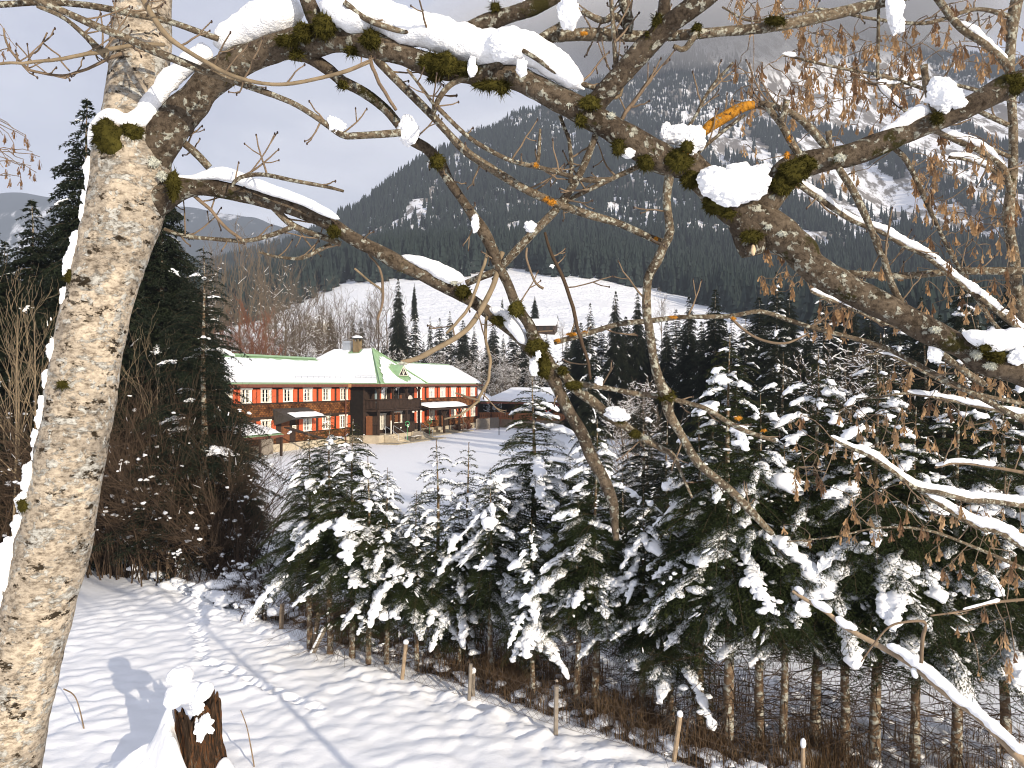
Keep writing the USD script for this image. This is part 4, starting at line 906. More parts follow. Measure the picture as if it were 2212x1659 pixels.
# ------------------------------------------------------------------ the gallery wing
gal = thing('gallery_wing', 'low open gallery with turned railing and snowy roof joining the chalet', 'gallery')
GP = [np.array([-5.0, 119.9]), np.array([-3.15, 121.0]), np.array([3.4, 115.8]), np.array([16.5, 112.2]), np.array([33.0, 110.0])]
roof_m, snow_m, eave_m, base_m = MB(), MB(), MB(), MB()
for k, (p, q) in enumerate(zip(GP[:-1], GP[1:])):
    t = (q - p) / np.linalg.norm(q - p); o = np.array([t[1], -t[0]]); ln = np.linalg.norm(q - p)
    if o[1] > 0: o = -o
    M = lambda v, p=p, t=t, o=o: np.stack([p[0] + v[:, 0] * t[0] + v[:, 1] * o[0], p[1] + v[:, 0] * t[1] + v[:, 1] * o[1], v[:, 2]], -1)
    roof_m.slab([(-0.3, 0.7, 3.85), (ln + 0.3, 0.7, 3.85), (ln + 0.3, -5.5, 5.6), (-0.3, -5.5, 5.6)], 0.1, M)
    nn = 30; U, V = np.meshgrid(np.linspace(0, 1, nn), np.linspace(0, 1, 10))
    hh = 0.28 * (0.8 + 0.4 * meshkit.fbm(np.stack([U * ln, V * 5, 0 * U + k], -1), 3, k)) * np.clip(V * 12, 0, 1)**0.5
    vv = np.stack([-0.32 + U * (ln + 0.64), 0.72 - V * 6.2, 3.95 + V * 1.75 + hh], -1).reshape(-1, 3)
    i, j = np.meshgrid(np.arange(9), np.arange(nn - 1), indexing='ij'); snow_m.add(M(vv), np.stack([i * nn + j, i * nn + j + 1, (i + 1) * nn + j + 1, (i + 1) * nn + j], -1).reshape(-1, 4))
    eave_m.box((-0.1, 0.7, 3.58), (ln + 0.1, 0.8, 3.86), M)
    base_m.box((0, -2.5, -0.2), (ln, 0.05, 1.22), M)
    m = MB(); m.box((0, -2.7, 1.22), (ln, -2.5, 4.6), M); obj('back_wall', m.mesh(), DARK_WOOD, gal)
    npan = max(1, int(ln / 1.7))
    for w in range(npan):
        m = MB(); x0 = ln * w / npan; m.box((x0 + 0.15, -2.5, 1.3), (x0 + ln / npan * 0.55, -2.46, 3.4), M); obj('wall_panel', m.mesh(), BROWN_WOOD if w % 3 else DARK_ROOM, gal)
    npost = max(1, int(ln / 3.0))
    for w in range(npost + 1):
        m = MB(); x0 = ln * w / npost; m.box((x0 - 0.09, -0.16, 1.22), (x0 + 0.09, 0.02, 3.6), M); m.slab([(x0 + 0.09, -0.1, 3.1), (x0 + 0.5, -0.1, 3.55), (x0 + 0.62, -0.1, 3.55), (x0 + 0.09, -0.1, 2.95)], 0.08, M); obj('post', m.mesh(), DARK_WOOD, gal)
    rail = MB(); rail.box((0, -0.10, 2.14), (ln, 0.04, 2.24), M); rail.box((0, -0.08, 1.24), (ln, 0.02, 1.32), M); ro = obj('railing', rail.mesh(), RAIL_WOOD, gal)
    nb = int(ln / 0.34)
    for w in range(nb):
        m = MB(); x0 = ln * w / nb; wd = ln / nb
        for (a, b, z0, z1) in ((0.01, wd - 0.01, 1.32, 1.5), (0.01, wd - 0.01, 1.96, 2.14), (0.01, wd * 0.36, 1.5, 1.96), (wd * 0.64, wd - 0.01, 1.5, 1.96)): m.box((x0 + a, -0.05, z0), (x0 + b, -0.02, z1), M)
        obj('baluster_board', m.mesh(), RAIL_WOOD, ro)
obj('roof', roof_m.mesh(), ROOF_GREEN, gal); obj('roof_snow', snow_m.mesh(), SNOW, gal, smooth=True); obj('eave_board', eave_m.mesh(), FASCIA, gal); obj('plinth', base_m.mesh(), simple('shaded_stone', (0.20, 0.16, 0.12), 0.9, 0.3, 3.0), gal)
v, f = sticks([P(1082, 917, 113)], [P(1082, 890, 113)], [0.05], [0.05], 6); obj('downpipe', (v, f), FASCIA, gal)

# ------------------------------------------------------------------ the wood shed at lower left, by the court
sh = thing('wood_shed', 'small open shed with grey board gate and snowy lean-to roof', 'shed')
sp = G(585, 985); SM = lambda v: np.stack([sp[0] + v[:, 0] * HS[0] + v[:, 1] * HN[0], sp[1] + v[:, 0] * HS[1] + v[:, 1] * HN[1], v[:, 2]], -1)
m = MB(); m.slab([(-5.5, 1.0, 1.95), (0.6, 1.0, 1.95), (0.6, -2.6, 2.75), (-5.5, -2.6, 2.75)], 0.1, SM); rf = obj('roof', m.mesh(), ROOF_GREEN, sh)
strip = MB(); nn = 20; U, V = np.meshgrid(np.linspace(0, 1, nn), np.linspace(0, 1, 10)); hh = 0.25 * (0.8 + 0.4 * meshkit.fbm(np.stack([U * 7, V * 4, 0 * U], -1), 3, 3)) * np.clip(np.minimum.reduce([V, 1 - U, U]) * 10, 0, 1)**0.5
i, j = np.meshgrid(np.arange(9), np.arange(nn - 1), indexing='ij')
strip.add(SM(np.stack([-5.4 + U * 5.9, 0.8 - V * 3.4, 2.1 + V * 0.76 + hh], -1).reshape(-1, 3)), np.stack([i * nn + j, i * nn + j + 1, (i + 1) * nn + j + 1, (i + 1) * nn + j], -1).reshape(-1, 4)); obj('snow', strip.mesh(), SNOW, rf, smooth=True)
m = MB(); m.box((-5.3, 0.95, 1.72), (0.55, 1.05, 1.93), SM); obj('eave_board', m.mesh(), FASCIA, sh)
for x in (-5.2, -2.5, 0.4):
    m = MB(); m.box((x - 0.09, 0.75, 0.0), (x + 0.09, 0.93, 1.9), SM); obj('post', m.mesh(), DARK_WOOD, sh)
for x in range(9):
    m = MB(); m.box((-2.3 + x * 0.19, 0.72, 0.25), (-2.3 + x * 0.19 + 0.175, 0.75, 1.65), SM); obj('gate_board', m.mesh(), GREY_WOOD, sh)
m = MB(); m.box((-5.2, -2.5, 0.0), (0.4, -2.4, 2.5), SM); obj('back_wall', m.mesh(), DARK_WOOD, sh)
m = MB(); m.slab([(1.9, 0.6, 2.55), (5.0, 2.4, 1.35), (5.0, 1.9, 1.35), (1.9, 0.0, 2.55)], 0.12, SM); obj('stair_roof', m.mesh(), DARK_WOOD, sh)

# far houses
def far_house(name, label, u, v, d, w, h, mat, rot=0.2):
    p = P(u, v, d); t = thing(name, label, 'house', p, rot)
    m = MB(); m.box((-w / 2, -w * 0.35, -1), (w / 2, w * 0.35, h)); obj('wall', m.mesh(), mat, t)
    m = MB()
    for sg in (-1, 1): m.slab([(-w * 0.56, sg * w * 0.45, h - 0.3), (w * 0.56, sg * w * 0.45, h - 0.3), (w * 0.56, 0, h + w * 0.2), (-w * 0.56, 0, h + w * 0.2)], 0.35 * (1 if sg > 0 else -1), None)
    obj('roof', m.mesh(), SNOW, t)
    nf = max(1, int(h / 2.7))
    for k in range(nf):
        for q in range(4):
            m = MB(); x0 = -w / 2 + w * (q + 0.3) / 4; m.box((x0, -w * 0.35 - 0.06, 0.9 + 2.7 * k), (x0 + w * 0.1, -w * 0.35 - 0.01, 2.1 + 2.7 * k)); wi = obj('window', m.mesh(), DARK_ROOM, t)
far_house('far_house', 'white rendered house glimpsed between the bare trees', 690, 741, 230, 6.5, 6, simple('cream_render', (0.62, 0.6, 0.52), 0.9, 0.1, 1.0))
far_house('far_house', 'brown timber cabin on the meadow by the round spruce', 1172, 722, 205, 7.0, 2.6, DARK_WOOD, -0.2)
# ------------------------------------------------------------------ conifers
def needles_on(a, b, rng, per_m, nl, nw, mb_v, mb_f, base, droop=0.0):
    """Needle blades (thin triangles) along many straight twigs a->b."""
    ln = np.linalg.norm(b - a, axis=1)
    cnt = np.maximum(2, (ln * per_m).astype(int)); idx = np.repeat(np.arange(len(a)), cnt); n = len(idx)
    t = rng.uniform(0.0, 1.0, n)[:, None]
    o = a[idx] * (1 - t) + b[idx] * t
    d = (b - a)[idx] / ln[idx][:, None]
    side = rng.normal(0, 1, (n, 3)); side -= (side * d).sum(1, keepdims=True) * d; side /= np.linalg.norm(side, axis=1, keepdims=True) + 1e-9
    dirn = d * 0.75 + side * 0.75 - np.array([0, 0, droop]); dirn /= np.linalg.norm(dirn, axis=1, keepdims=True)
    w = np.cross(dirn, rng.normal(0, 1, (n, 3))); w /= np.linalg.norm(w, axis=1, keepdims=True) + 1e-9
    l = nl * rng.uniform(0.7, 1.25, n)[:, None]
    v = np.stack([o - w * nw / 2, o + w * nw / 2, o + dirn * l], 1).reshape(-1, 3)
    f = np.arange(3 * n).reshape(-1, 3)
    return v, f

def snow_drape(axis, hw, s0, s1, wf, T, rng, seed, ns=11, nt=8):
    """Snow lying along a drooping bough: axis (k,3) points, hw(k) half widths of the frond, from s0 to s1, wf the share of the width, T thickness."""
    k = np.linspace(0, 1, len(axis)); s = np.linspace(s0, s1, ns)
    p = np.stack([np.interp(s, k, axis[:, c]) for c in range(3)], 1); w = np.interp(s, k, hw)
    tt = np.gradient(p, axis=0); tt /= np.linalg.norm(tt, axis=1, keepdims=True) + 1e-9
    lat = np.cross(tt, [0, 0, 1.0]); lat /= np.linalg.norm(lat, axis=1, keepdims=True) + 1e-9
    u = (s - s0) / (s1 - s0); prof = np.sqrt(np.clip(np.sin(np.pi * np.clip(u, 0.03, 0.97)), 0, 1))
    no = meshkit.noise(np.stack([s * 9, 0 * s + seed, 0 * s], 1), seed); no2 = meshkit.noise(np.stack([s * 9, 0 * s + seed + 50, 0 * s], 1), seed)
    x = np.linspace(-1, 1, nt)
    wl = w * wf * prof * (0.55 + 0.9 * no); wr = w * wf * prof * (0.55 + 0.9 * no2)
    off = np.where(x[None] < 0, x[None] * wl[:, None], x[None] * wr[:, None])
    q = p[:, None] + lat[:, None] * off[..., None]
    q[..., 2] -= 0.55 * off**2 / (w[:, None] + 0.05)
    h = T * (1 - np.abs(x[None])**2.5) * prof[:, None] * (0.7 + 0.7 * meshkit.fbm(q * 7 + seed, 2, seed))
    nrm = np.cross(tt, lat); nrm = np.where(nrm[:, 2:] < 0, -nrm, nrm)
    top = q + (nrm * 0.5 + np.array([0, 0, 0.6]))[:, None] * h[..., None]
    bot = q - np.array([0, 0, 0.012]) - 0.15 * nrm[:, None] * h[..., None]
    v = np.concatenate([top.reshape(-1, 3), bot.reshape(-1, 3)]); m = ns * nt
    i, j = np.meshgrid(np.arange(ns - 1), np.arange(nt - 1), indexing='ij')
    f1 = np.stack([i * nt + j, i * nt + j + 1, (i + 1) * nt + j + 1, (i + 1) * nt + j], -1).reshape(-1, 4)
    f2 = f1[:, ::-1] + m
    b = []
    ring = [r_ * nt for r_ in range(ns)] + [(ns - 1) * nt + c for c in range(1, nt)] + [r_ * nt + nt - 1 for r_ in range(ns - 2, -1, -1)] + [c for c in range(nt - 2, 0, -1)]
    for a_, c_ in zip(ring, ring[1:] + ring[:1]): b.append([a_, c_, c_ + m, a_ + m])
    return v, np.vstack([f1, f2, b])

def fingers(a, b, rad, rng, rings=6, sides=7, squash=0.62, rough=0.35):
    """Soft elongated snow lumps lying along many twigs a->b at once."""
    a = np.asarray(a, float); b = np.asarray(b, float); n = len(a); rad = np.broadcast_to(rad, (n,))
    t = b - a; t /= np.linalg.norm(t, axis=1, keepdims=True) + 1e-9
    l = np.cross(t, [0, 0, 1.0]); l /= np.linalg.norm(l, axis=1, keepdims=True) + 1e-9; u_ = np.cross(l, t)
    k = np.linspace(0.0, 1.0, rings); prof = np.sqrt(np.clip(np.sin(np.pi * (0.02 + 0.96 * k)), 0, 1))**0.75
    ang = np.arange(sides) * 2 * np.pi / sides; sn_ = np.sin(ang); sn_ = np.where(sn_ < 0, sn_ * 0.45, sn_) * squash
    R = rad[:, None, None] * prof[None, :, None] * rng.uniform(1 - rough, 1 + rough, (n, rings, 1)) * rng.uniform(0.85, 1.15, (n, rings, sides))
    c = a[:, None] * (1 - k[None, :, None]) + b[:, None] * k[None, :, None] + np.array([0, 0, 0.35]) * rad[:, None, None]
    v = c[:, :, None] + l[:, None, None] * (R * np.cos(ang))[..., None] + (u_ * 0.6 + np.array([0, 0, 0.4]))[:, None, None] * (R * sn_)[..., None]
    m = rings * sides; i, j = np.meshgrid(np.arange(rings - 1), np.arange(sides), indexing='ij')
    q = np.stack([i * sides + j, i * sides + (j + 1) % sides, (i + 1) * sides + (j + 1) % sides, (i + 1) * sides + j], -1).reshape(-1, 4)
    f = np.vstack([q[:, [0, 1, 2]], q[:, [0, 2, 3]]]); f = (f[None] + (np.arange(n) * m)[:, None, None]).reshape(-1, 3)
    return v.reshape(-1, 3), f

def spruce(name, h, cb, rmax, whorl, seed, droop=0.35, snow=0.5, snow_T=0.07, twig_step=0.060, per_m=84, nl=0.035, nw=0.0105, trunk_r=None, dead=True, mat=NEEDLE, rise=0.25, bpw=6, snow_len=0.5, tophang=None, twig_l=0.42, snow_w=0.75, snow_from=0.2, lean=0.0):
    """A spruce: tapered trunk, whorls of drooping boughs with side twigs full of needles, snow on some boughs, dead twigs below the crown."""
    r = np.random.default_rng(seed)
    t = thing(name)
    tr = trunk_r or h * 0.012
    zz_ = np.linspace(0, h, 14); wob = np.stack([0.02 * np.sin(zz_ * 1.7 + seed) + lean * (zz_ / h)**2, 0.02 * np.cos(zz_ * 1.3), zz_], 1)
    obj('trunk', tube(wob, np.maximum(tr * (1 - zz_ / h)**0.8, 0.006), 9, 0.12, seed), SPRUCE_BARK, t, smooth=True)
    def axis_at(z): return np.array([np.interp(z, zz_, wob[:, 0]), np.interp(z, zz_, wob[:, 1]), z])
    bough, snow_m = MB(), MB(); NA, NB = [], []
    z = cb
    while z < h - 0.1:
        f = (z - cb) / (h - cb)
        Lm = rmax * (1 - f)**0.78 * (0.55 + 0.45 * min(1, (f + 0.02) / 0.10)) + 0.06
        n = bpw if f < 0.9 else 4
        a0_ = r.uniform(0, 6.28)
        for k in range(n):
            az = a0_ + 6.283 * k / n + r.normal(0, 0.22); Lb = Lm * (r.uniform(0.72, 1.18) if r.uniform() < 0.6 else r.uniform(0.4, 0.8))
            if r.uniform() < 0.06: continue
            d = np.array([math.cos(az), math.sin(az), 0]); s = np.linspace(0, 1, 9)
            dr = droop * (1 - 0.85 * f) * r.uniform(0.6, 1.35); up_ = rise + 0.75 * f
            pn = float(meshkit.noise(np.array([[math.cos(az) * 1.3 + seed, math.sin(az) * 1.3, z * 1.5 * 7.0 / h]]), seed)[0]); has = r.uniform() < snow * (1.0 if Lb > 0.35 else 0.5) * (2.1 if pn > 0.5 else 0.22)
            if has: dr *= 1.25
            side = r.normal(0, 0.08); lt = np.array([-d[1], d[0], 0])
            o = axis_at(z + r.normal(0, 0.05))
            ax = o + d * (Lb * s)[:, None] + lt * (side * Lb * s**2)[:, None] + np.array([0, 0, 1.0]) * (Lb * (up_ * s - (up_ + dr * 1.7) * s**2 + 0.35 * dr * s**3))[:, None]
            bough.add(*tube(ax, np.maximum(0.010 * (Lb / 1.2) * (1 - s) * (h / 7)**0.3, 0.003), 4))
            hw = twig_l * Lb * (1 - s)**0.7 * np.clip(s / 0.18, 0.0, 1) + 0.02
            nt = max(3, int(Lb / twig_step)); ts = (np.arange(nt) + r.uniform(0, 1)) / nt; ts = ts[ts < 0.99]
            ts = 0.10 + 0.9 * ts
            base = np.stack([np.interp(ts, s, ax[:, c]) for c in range(3)], 1); tg = np.stack([np.interp(ts, s, np.gradient(ax[:, c])) for c in range(3)], 1); tg /= np.linalg.norm(tg, axis=1, keepdims=True)
            la = np.cross(tg, [0, 0, 1.0]); la /= np.linalg.norm(la, axis=1, keepdims=True) + 1e-9
            w = np.interp(ts, s, hw); ends = []
            for sg in (-1, 1):
                ww = w * r.uniform(0.65, 1.25, len(ts))
                if tophang: dz_ = -ww * tophang * r.uniform(0.5, 1.3, len(ts))
                else: dz_ = -ww * r.uniform(0.15, 0.6, len(ts)) * (0.4 + 0.6 * (1 - f))
                e = base + (la * sg * 0.80 + tg * 0.62) * ww[:, None] + np.stack([0 * ww, 0 * ww, dz_], 1)
                NA.append(base); NB.append(e); ends.append(e)
                big = ww > 0.16
                if big.any():     # second order twigs
                    for q in (0.35, 0.65):
                        b2 = base[big] * (1 - q) + e[big] * q; dd = (e - base)[big]; l2 = np.cross(dd, [0, 0, 1.0])
                        sg2 = r.choice([-1.0, 1.0], len(b2))[:, None]
                        NA.append(b2); NB.append(b2 + dd * 0.36 + l2 * sg2 * 0.33 + np.array([0, 0, -0.01]))
            NA.append(ax[2:-1]); NB.append(ax[3:])
            if has:
                s0_ = r.uniform(snow_from, 0.5); s1_ = min(1.0, s0_ + snow_len * r.uniform(0.6, 1.3))
                ks = (ts > s0_) & (ts < s1_); bT = snow_T * r.uniform(0.6, 1.35) * min(1, Lb / 0.8)
                for e_ in ends:
                    if ks.any():
                        q = ks & (r.uniform(0, 1, len(ts)) < 0.45); ext = r.uniform(0.3, 0.85, q.sum())[:, None] * snow_w
                        if q.any(): snow_m.add(*fingers(base[q], base[q] + (e_[q] - base[q]) * ext + [0, 0, 0.012], bT * r.uniform(0.55, 1.15, q.sum()), r, 6, 7, 0.8, 0.55))
                for _ in range(int(2 + 4 * min(Lb, 1.5))):
                    sq = r.uniform(s0_, s1_); wq = np.interp(sq, s, hw) * r.uniform(-0.8, 0.8); cq = np.array([np.interp(sq, s, ax[:, c]) for c in range(3)]) + lt * wq + [0, 0, 0.02 - 0.3 * abs(wq)]
                    snow_m.add(*blob(cq, np.array([1.0, 1.0, 0.62]) * bT * r.uniform(0.5, 1.35), int(r.integers(1, 999)), 1, 0.5, 1.8))
                sc_ = np.linspace(s0_, s1_, max(3, int((s1_ - s0_) * Lb / (bT * 1.3)))); cc = np.stack([np.interp(sc_, s, ax[:, c]) for c in range(3)], 1)
                snow_m.add(*fingers(cc[:-1] - (cc[1:] - cc[:-1]) * 0.45, cc[1:] + (cc[1:] - cc[:-1]) * 0.45 + [0, 0, 0.01], bT * r.uniform(0.8, 1.6, len(cc) - 1), r, 7, 9, 0.85, 0.45))
            elif r.uniform() < snow * 1.3:
                q = r.uniform(0, 1, len(ts)) < 0.18
                if q.any():
                    e_ = ends[int(r.integers(0, 2))]; snow_m.add(*fingers(base[q] * 0.5 + e_[q] * 0.5, e_[q], snow_T * r.uniform(0.2, 0.45, q.sum()), r, 5, 6))
        z += whorl * r.uniform(0.75, 1.25) * (1 - 0.35 * f)
    NA.append(np.array([axis_at(h - 0.45), axis_at(h - 0.25)])); NB.append(np.array([axis_at(h - 0.2), axis_at(h)]))
    A, B = np.vstack(NA), np.vstack(NB)
    v, f = needles_on(A, B, r, per_m, nl, nw, None, None, 0, 0.12)
    obj('boughs', bough.mesh(), BRUSH_BARK, t, kind='stuff')
    obj('needles', (v, f), mat, t, kind='stuff')
    if snow > 0 and not snow_m.empty: obj('snow', snow_m.mesh(), SNOW, t, smooth=True, kind='stuff')
    if dead:
        n = int(26 * (cb + 0.8)); zz2 = r.uniform(0.35, cb + 0.6, n); az = r.uniform(0, 6.28, n); ln = r.uniform(0.35, 1.0, n) * min(1.4, rmax)
        d = np.stack([np.cos(az), np.sin(az), r.uniform(-0.45, 0.12, n)], 1); a = np.array([axis_at(q) for q in zz2]); b = a + d * ln[:, None] * 0.5; c = b + (d + np.stack([r.normal(0, .25, n), r.normal(0, .25, n), r.uniform(-0.5, 0.1, n)], 1)) * ln[:, None] * 0.5
        mb = MB(); mb.add(*sticks(a, b, np.full(n, 0.008), np.full(n, 0.006), 4)); mb.add(*sticks(b, c, np.full(n, 0.006), np.full(n, 0.002), 4))
        q = r.uniform(0.3, 0.9, (n * 3, 1)); k = np.repeat(np.arange(n), 3); b1 = b[k] * (1 - q) + c[k] * q; mb.add(*sticks(b1, b1 + (d[k] * 0.4 + r.normal(0, 0.5, (n * 3, 3))) * 0.22, np.full(3 * n, 0.0035), np.full(3 * n, 0.0015), 3))
        obj('dead_twigs', mb.mesh(), BRUSH_BARK, t, kind='stuff')
    return t

FORMS = {}
def place(kind, label, cat, loc, rot, sc=1.0, group=None, name=None):
    """First use moves the built tree itself; later ones are copies of it with their parts."""
    if kind not in FORMS: FORMS[kind] = [BUILD[kind](), False]
    t, used = FORMS[kind]
    if used: return copy_of(t, name or kind, label, cat, loc, rot, sc, group)
    FORMS[kind][1] = True
    x = UsdGeom.Xformable(t); x.ClearXformOpOrder()
    for op in list(t.GetPropertyNames()):
        if op.startswith('xformOp'): t.RemoveProperty(op)
    x.AddTranslateOp().Set(Gf.Vec3d(*map(float, loc))); x.AddRotateZOp().Set(math.degrees(rot))
    s3 = (sc,) * 3 if np.isscalar(sc) else sc
    x.AddScaleOp().Set(Gf.Vec3f(*map(float, s3)))
    tag(t, label, cat, group); return t
BUILD = {
    'snowy_spruce': lambda: spruce('snowy_spruce', 7.0, 2.4, 1.45, 0.165, 101, 0.40, 0.22, 0.082, snow_len=0.5),
    'bushy_spruce': lambda: spruce('bushy_spruce', 6.4, 2.1, 1.50, 0.16, 102, 0.36, 0.24, 0.088, snow_len=0.55),
    'laden_spruce': lambda: spruce('laden_spruce', 7.4, 2.8, 1.50, 0.17, 103, 0.46, 0.28, 0.10, snow_len=0.65, snow_w=0.9),
    'open_spruce': lambda: spruce('open_spruce', 7.8, 3.0, 1.40, 0.19, 104, 0.38, 0.15, 0.08, bpw=6),
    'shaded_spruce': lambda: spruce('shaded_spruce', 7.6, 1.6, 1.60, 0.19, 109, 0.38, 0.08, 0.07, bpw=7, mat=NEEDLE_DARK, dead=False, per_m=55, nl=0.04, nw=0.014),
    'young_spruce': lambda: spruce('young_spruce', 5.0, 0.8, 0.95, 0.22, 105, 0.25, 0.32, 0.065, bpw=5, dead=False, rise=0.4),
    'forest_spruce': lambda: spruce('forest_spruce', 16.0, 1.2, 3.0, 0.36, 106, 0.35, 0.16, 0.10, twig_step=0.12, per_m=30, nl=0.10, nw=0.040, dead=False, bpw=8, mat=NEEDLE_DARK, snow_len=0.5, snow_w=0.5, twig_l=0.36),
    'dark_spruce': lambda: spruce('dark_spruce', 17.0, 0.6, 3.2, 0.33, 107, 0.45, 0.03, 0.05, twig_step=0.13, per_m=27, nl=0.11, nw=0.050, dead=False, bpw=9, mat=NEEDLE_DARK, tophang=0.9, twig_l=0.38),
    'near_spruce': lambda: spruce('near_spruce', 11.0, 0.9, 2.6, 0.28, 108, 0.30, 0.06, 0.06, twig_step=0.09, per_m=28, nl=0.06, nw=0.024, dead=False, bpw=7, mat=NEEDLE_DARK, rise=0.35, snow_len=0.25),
}
r = np.random.default_rng(77)
def spruce_at(kind, label, u, vb, vt=None, d=None, group=None, wide=1.0, cat='spruce tree'):
    """Base seen at (u, vb) on the ground (or at depth d), top at row vt."""
    dd = d if d else EYE * FOC / (vb - 829.5)
    x = (u - 1106) / FOC * dd; z0 = float(gz(x, dd)) - 0.05 if dd < 139 else float(hz(x, dd)) - 0.3
    H0 = {'shaded_spruce': 7.6, 'snowy_spruce': 7.0, 'bushy_spruce': 6.4, 'laden_spruce': 7.4, 'open_spruce': 7.8, 'young_spruce': 5.0, 'forest_spruce': 16.0, 'dark_spruce': 17.0, 'near_spruce': 11.0}[kind]
    top = EYE + (829.5 - vt) / FOC * dd
    s = (top - z0) / H0
    return place(kind, label, cat, (x, dd, z0), r.uniform(0, 6.28), (s * wide, s * wide, s), group)

# the planted row behind the fence, left to right
ROW = [('bushy_spruce', 668, 1408, 935, 'leftmost low spruce of the fence row, beside the snowed brambles'),
       ('open_spruce', 712, 1420, 890, 'spruce with thin bare leader in front of the chalet porch'),
       ('bushy_spruce', 762, 1428, 905, 'bushy spruce with white crusted trunk second from the brambles'),
       ('young_spruce', 797, 1443, 985, 'thin low spruce squeezed between two bushy ones'),
       ('laden_spruce', 836, 1440, 1010, 'spruce bearing one big hanging snow lump before the court'),
       ('young_spruce', 945, 1446, 948, 'slender young spruce standing against the white court'),
       ('young_spruce', 1010, 1450, 955, 'thinnest spruce sapling standing against the white court'),
       ('bushy_spruce', 900, 1452, 1060, 'low bushy spruce under the slender saplings'),
       ('laden_spruce', 992, 1456, 1085, 'drooping spruce with long snow tongues left of the ragged one'),
       ('laden_spruce', 1060, 1478, 1010, 'ragged spruce with the widest snow boughs in the row'),
       ('snowy_spruce', 1152, 1440, 812, 'tall dark topped spruce directly under the moss knobbed branch fork'),
       ('laden_spruce', 1150, 1530, 1120, 'low front spruce spreading snow fans over the fence wire'),
       ('open_spruce', 1247, 1538, 1000, 'spruce with pale trunk just right of the lone grey pole'),
       ('snowy_spruce', 1288, 1540, 905, 'spruce half hidden behind the mossy hanging limb'),
       ('laden_spruce', 1390, 1560, 1050, 'spruce with drooping double snow tails near the fence post'),
       ('bushy_spruce', 1450, 1575, 1110, 'low spruce whose snow reaches down to the slanting fence post'),
       ('open_spruce', 1512, 1590, 870, 'spruce right of the slanting fence post'),
       ('snowy_spruce', 1574, 1612, 724, 'tall spruce with a snow ball on its leader'),
       ('laden_spruce', 1642, 1606, 850, 'spruce with one wide snow table on its middle boughs'),
       ('open_spruce', 1693, 1622, 960, 'spruce on a thin trunk left of the snow capped stake'),
       ('snowy_spruce', 1765, 1606, 752, 'spruce with a snow capped tip under the long lichened branch'),
       ('open_spruce', 1825, 1626, 860, 'dense spruce behind the start of the leaning snowy pole'),
       ('snowy_spruce', 1893, 1640, 775, 'spruce with several bare lower whorls behind the leaning pole'),
       ('bushy_spruce', 1978, 1646, 880, 'spruce on a thick ochre trunk under the leaning pole'),
       ('open_spruce', 2068, 1650, 800, 'spruce with the stoutest trunk near the right picture edge'),
       ('snowy_spruce', 2170, 1655, 830, 'last dark spruce of the row at the right picture edge')]
for kind, u, vb, vt, lab in ROW:
    spruce_at(kind, lab, u, vb, vt, wide=(1.5 if u == 1152 else 1.2) if kind != 'young_spruce' else 1.25)
# a second rank close behind
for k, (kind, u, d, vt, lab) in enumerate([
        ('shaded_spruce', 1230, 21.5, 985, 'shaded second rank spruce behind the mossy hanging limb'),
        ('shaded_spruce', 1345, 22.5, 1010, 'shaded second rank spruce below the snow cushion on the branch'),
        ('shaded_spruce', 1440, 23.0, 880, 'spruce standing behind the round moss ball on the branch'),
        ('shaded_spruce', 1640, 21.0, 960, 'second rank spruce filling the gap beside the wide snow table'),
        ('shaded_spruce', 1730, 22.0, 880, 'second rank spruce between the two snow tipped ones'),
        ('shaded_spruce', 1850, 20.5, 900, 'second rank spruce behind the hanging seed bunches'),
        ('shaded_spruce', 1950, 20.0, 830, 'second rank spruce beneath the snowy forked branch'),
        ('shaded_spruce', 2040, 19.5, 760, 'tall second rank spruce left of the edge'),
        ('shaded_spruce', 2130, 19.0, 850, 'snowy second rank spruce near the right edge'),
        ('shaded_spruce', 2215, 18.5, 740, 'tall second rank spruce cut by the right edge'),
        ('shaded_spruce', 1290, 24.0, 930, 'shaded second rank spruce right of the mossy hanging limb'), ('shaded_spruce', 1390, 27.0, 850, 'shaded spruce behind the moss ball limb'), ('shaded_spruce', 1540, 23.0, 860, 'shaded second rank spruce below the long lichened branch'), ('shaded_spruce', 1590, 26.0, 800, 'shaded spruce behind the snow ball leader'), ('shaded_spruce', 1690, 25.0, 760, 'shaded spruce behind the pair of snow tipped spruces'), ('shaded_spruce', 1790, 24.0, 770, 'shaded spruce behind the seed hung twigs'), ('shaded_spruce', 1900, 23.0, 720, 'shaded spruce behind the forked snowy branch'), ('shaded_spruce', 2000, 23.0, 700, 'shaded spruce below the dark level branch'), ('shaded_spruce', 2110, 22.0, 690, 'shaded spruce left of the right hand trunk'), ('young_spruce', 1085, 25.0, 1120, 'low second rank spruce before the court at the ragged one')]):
    spruce_at(kind, lab, u, None, vt, d, wide=1.35)
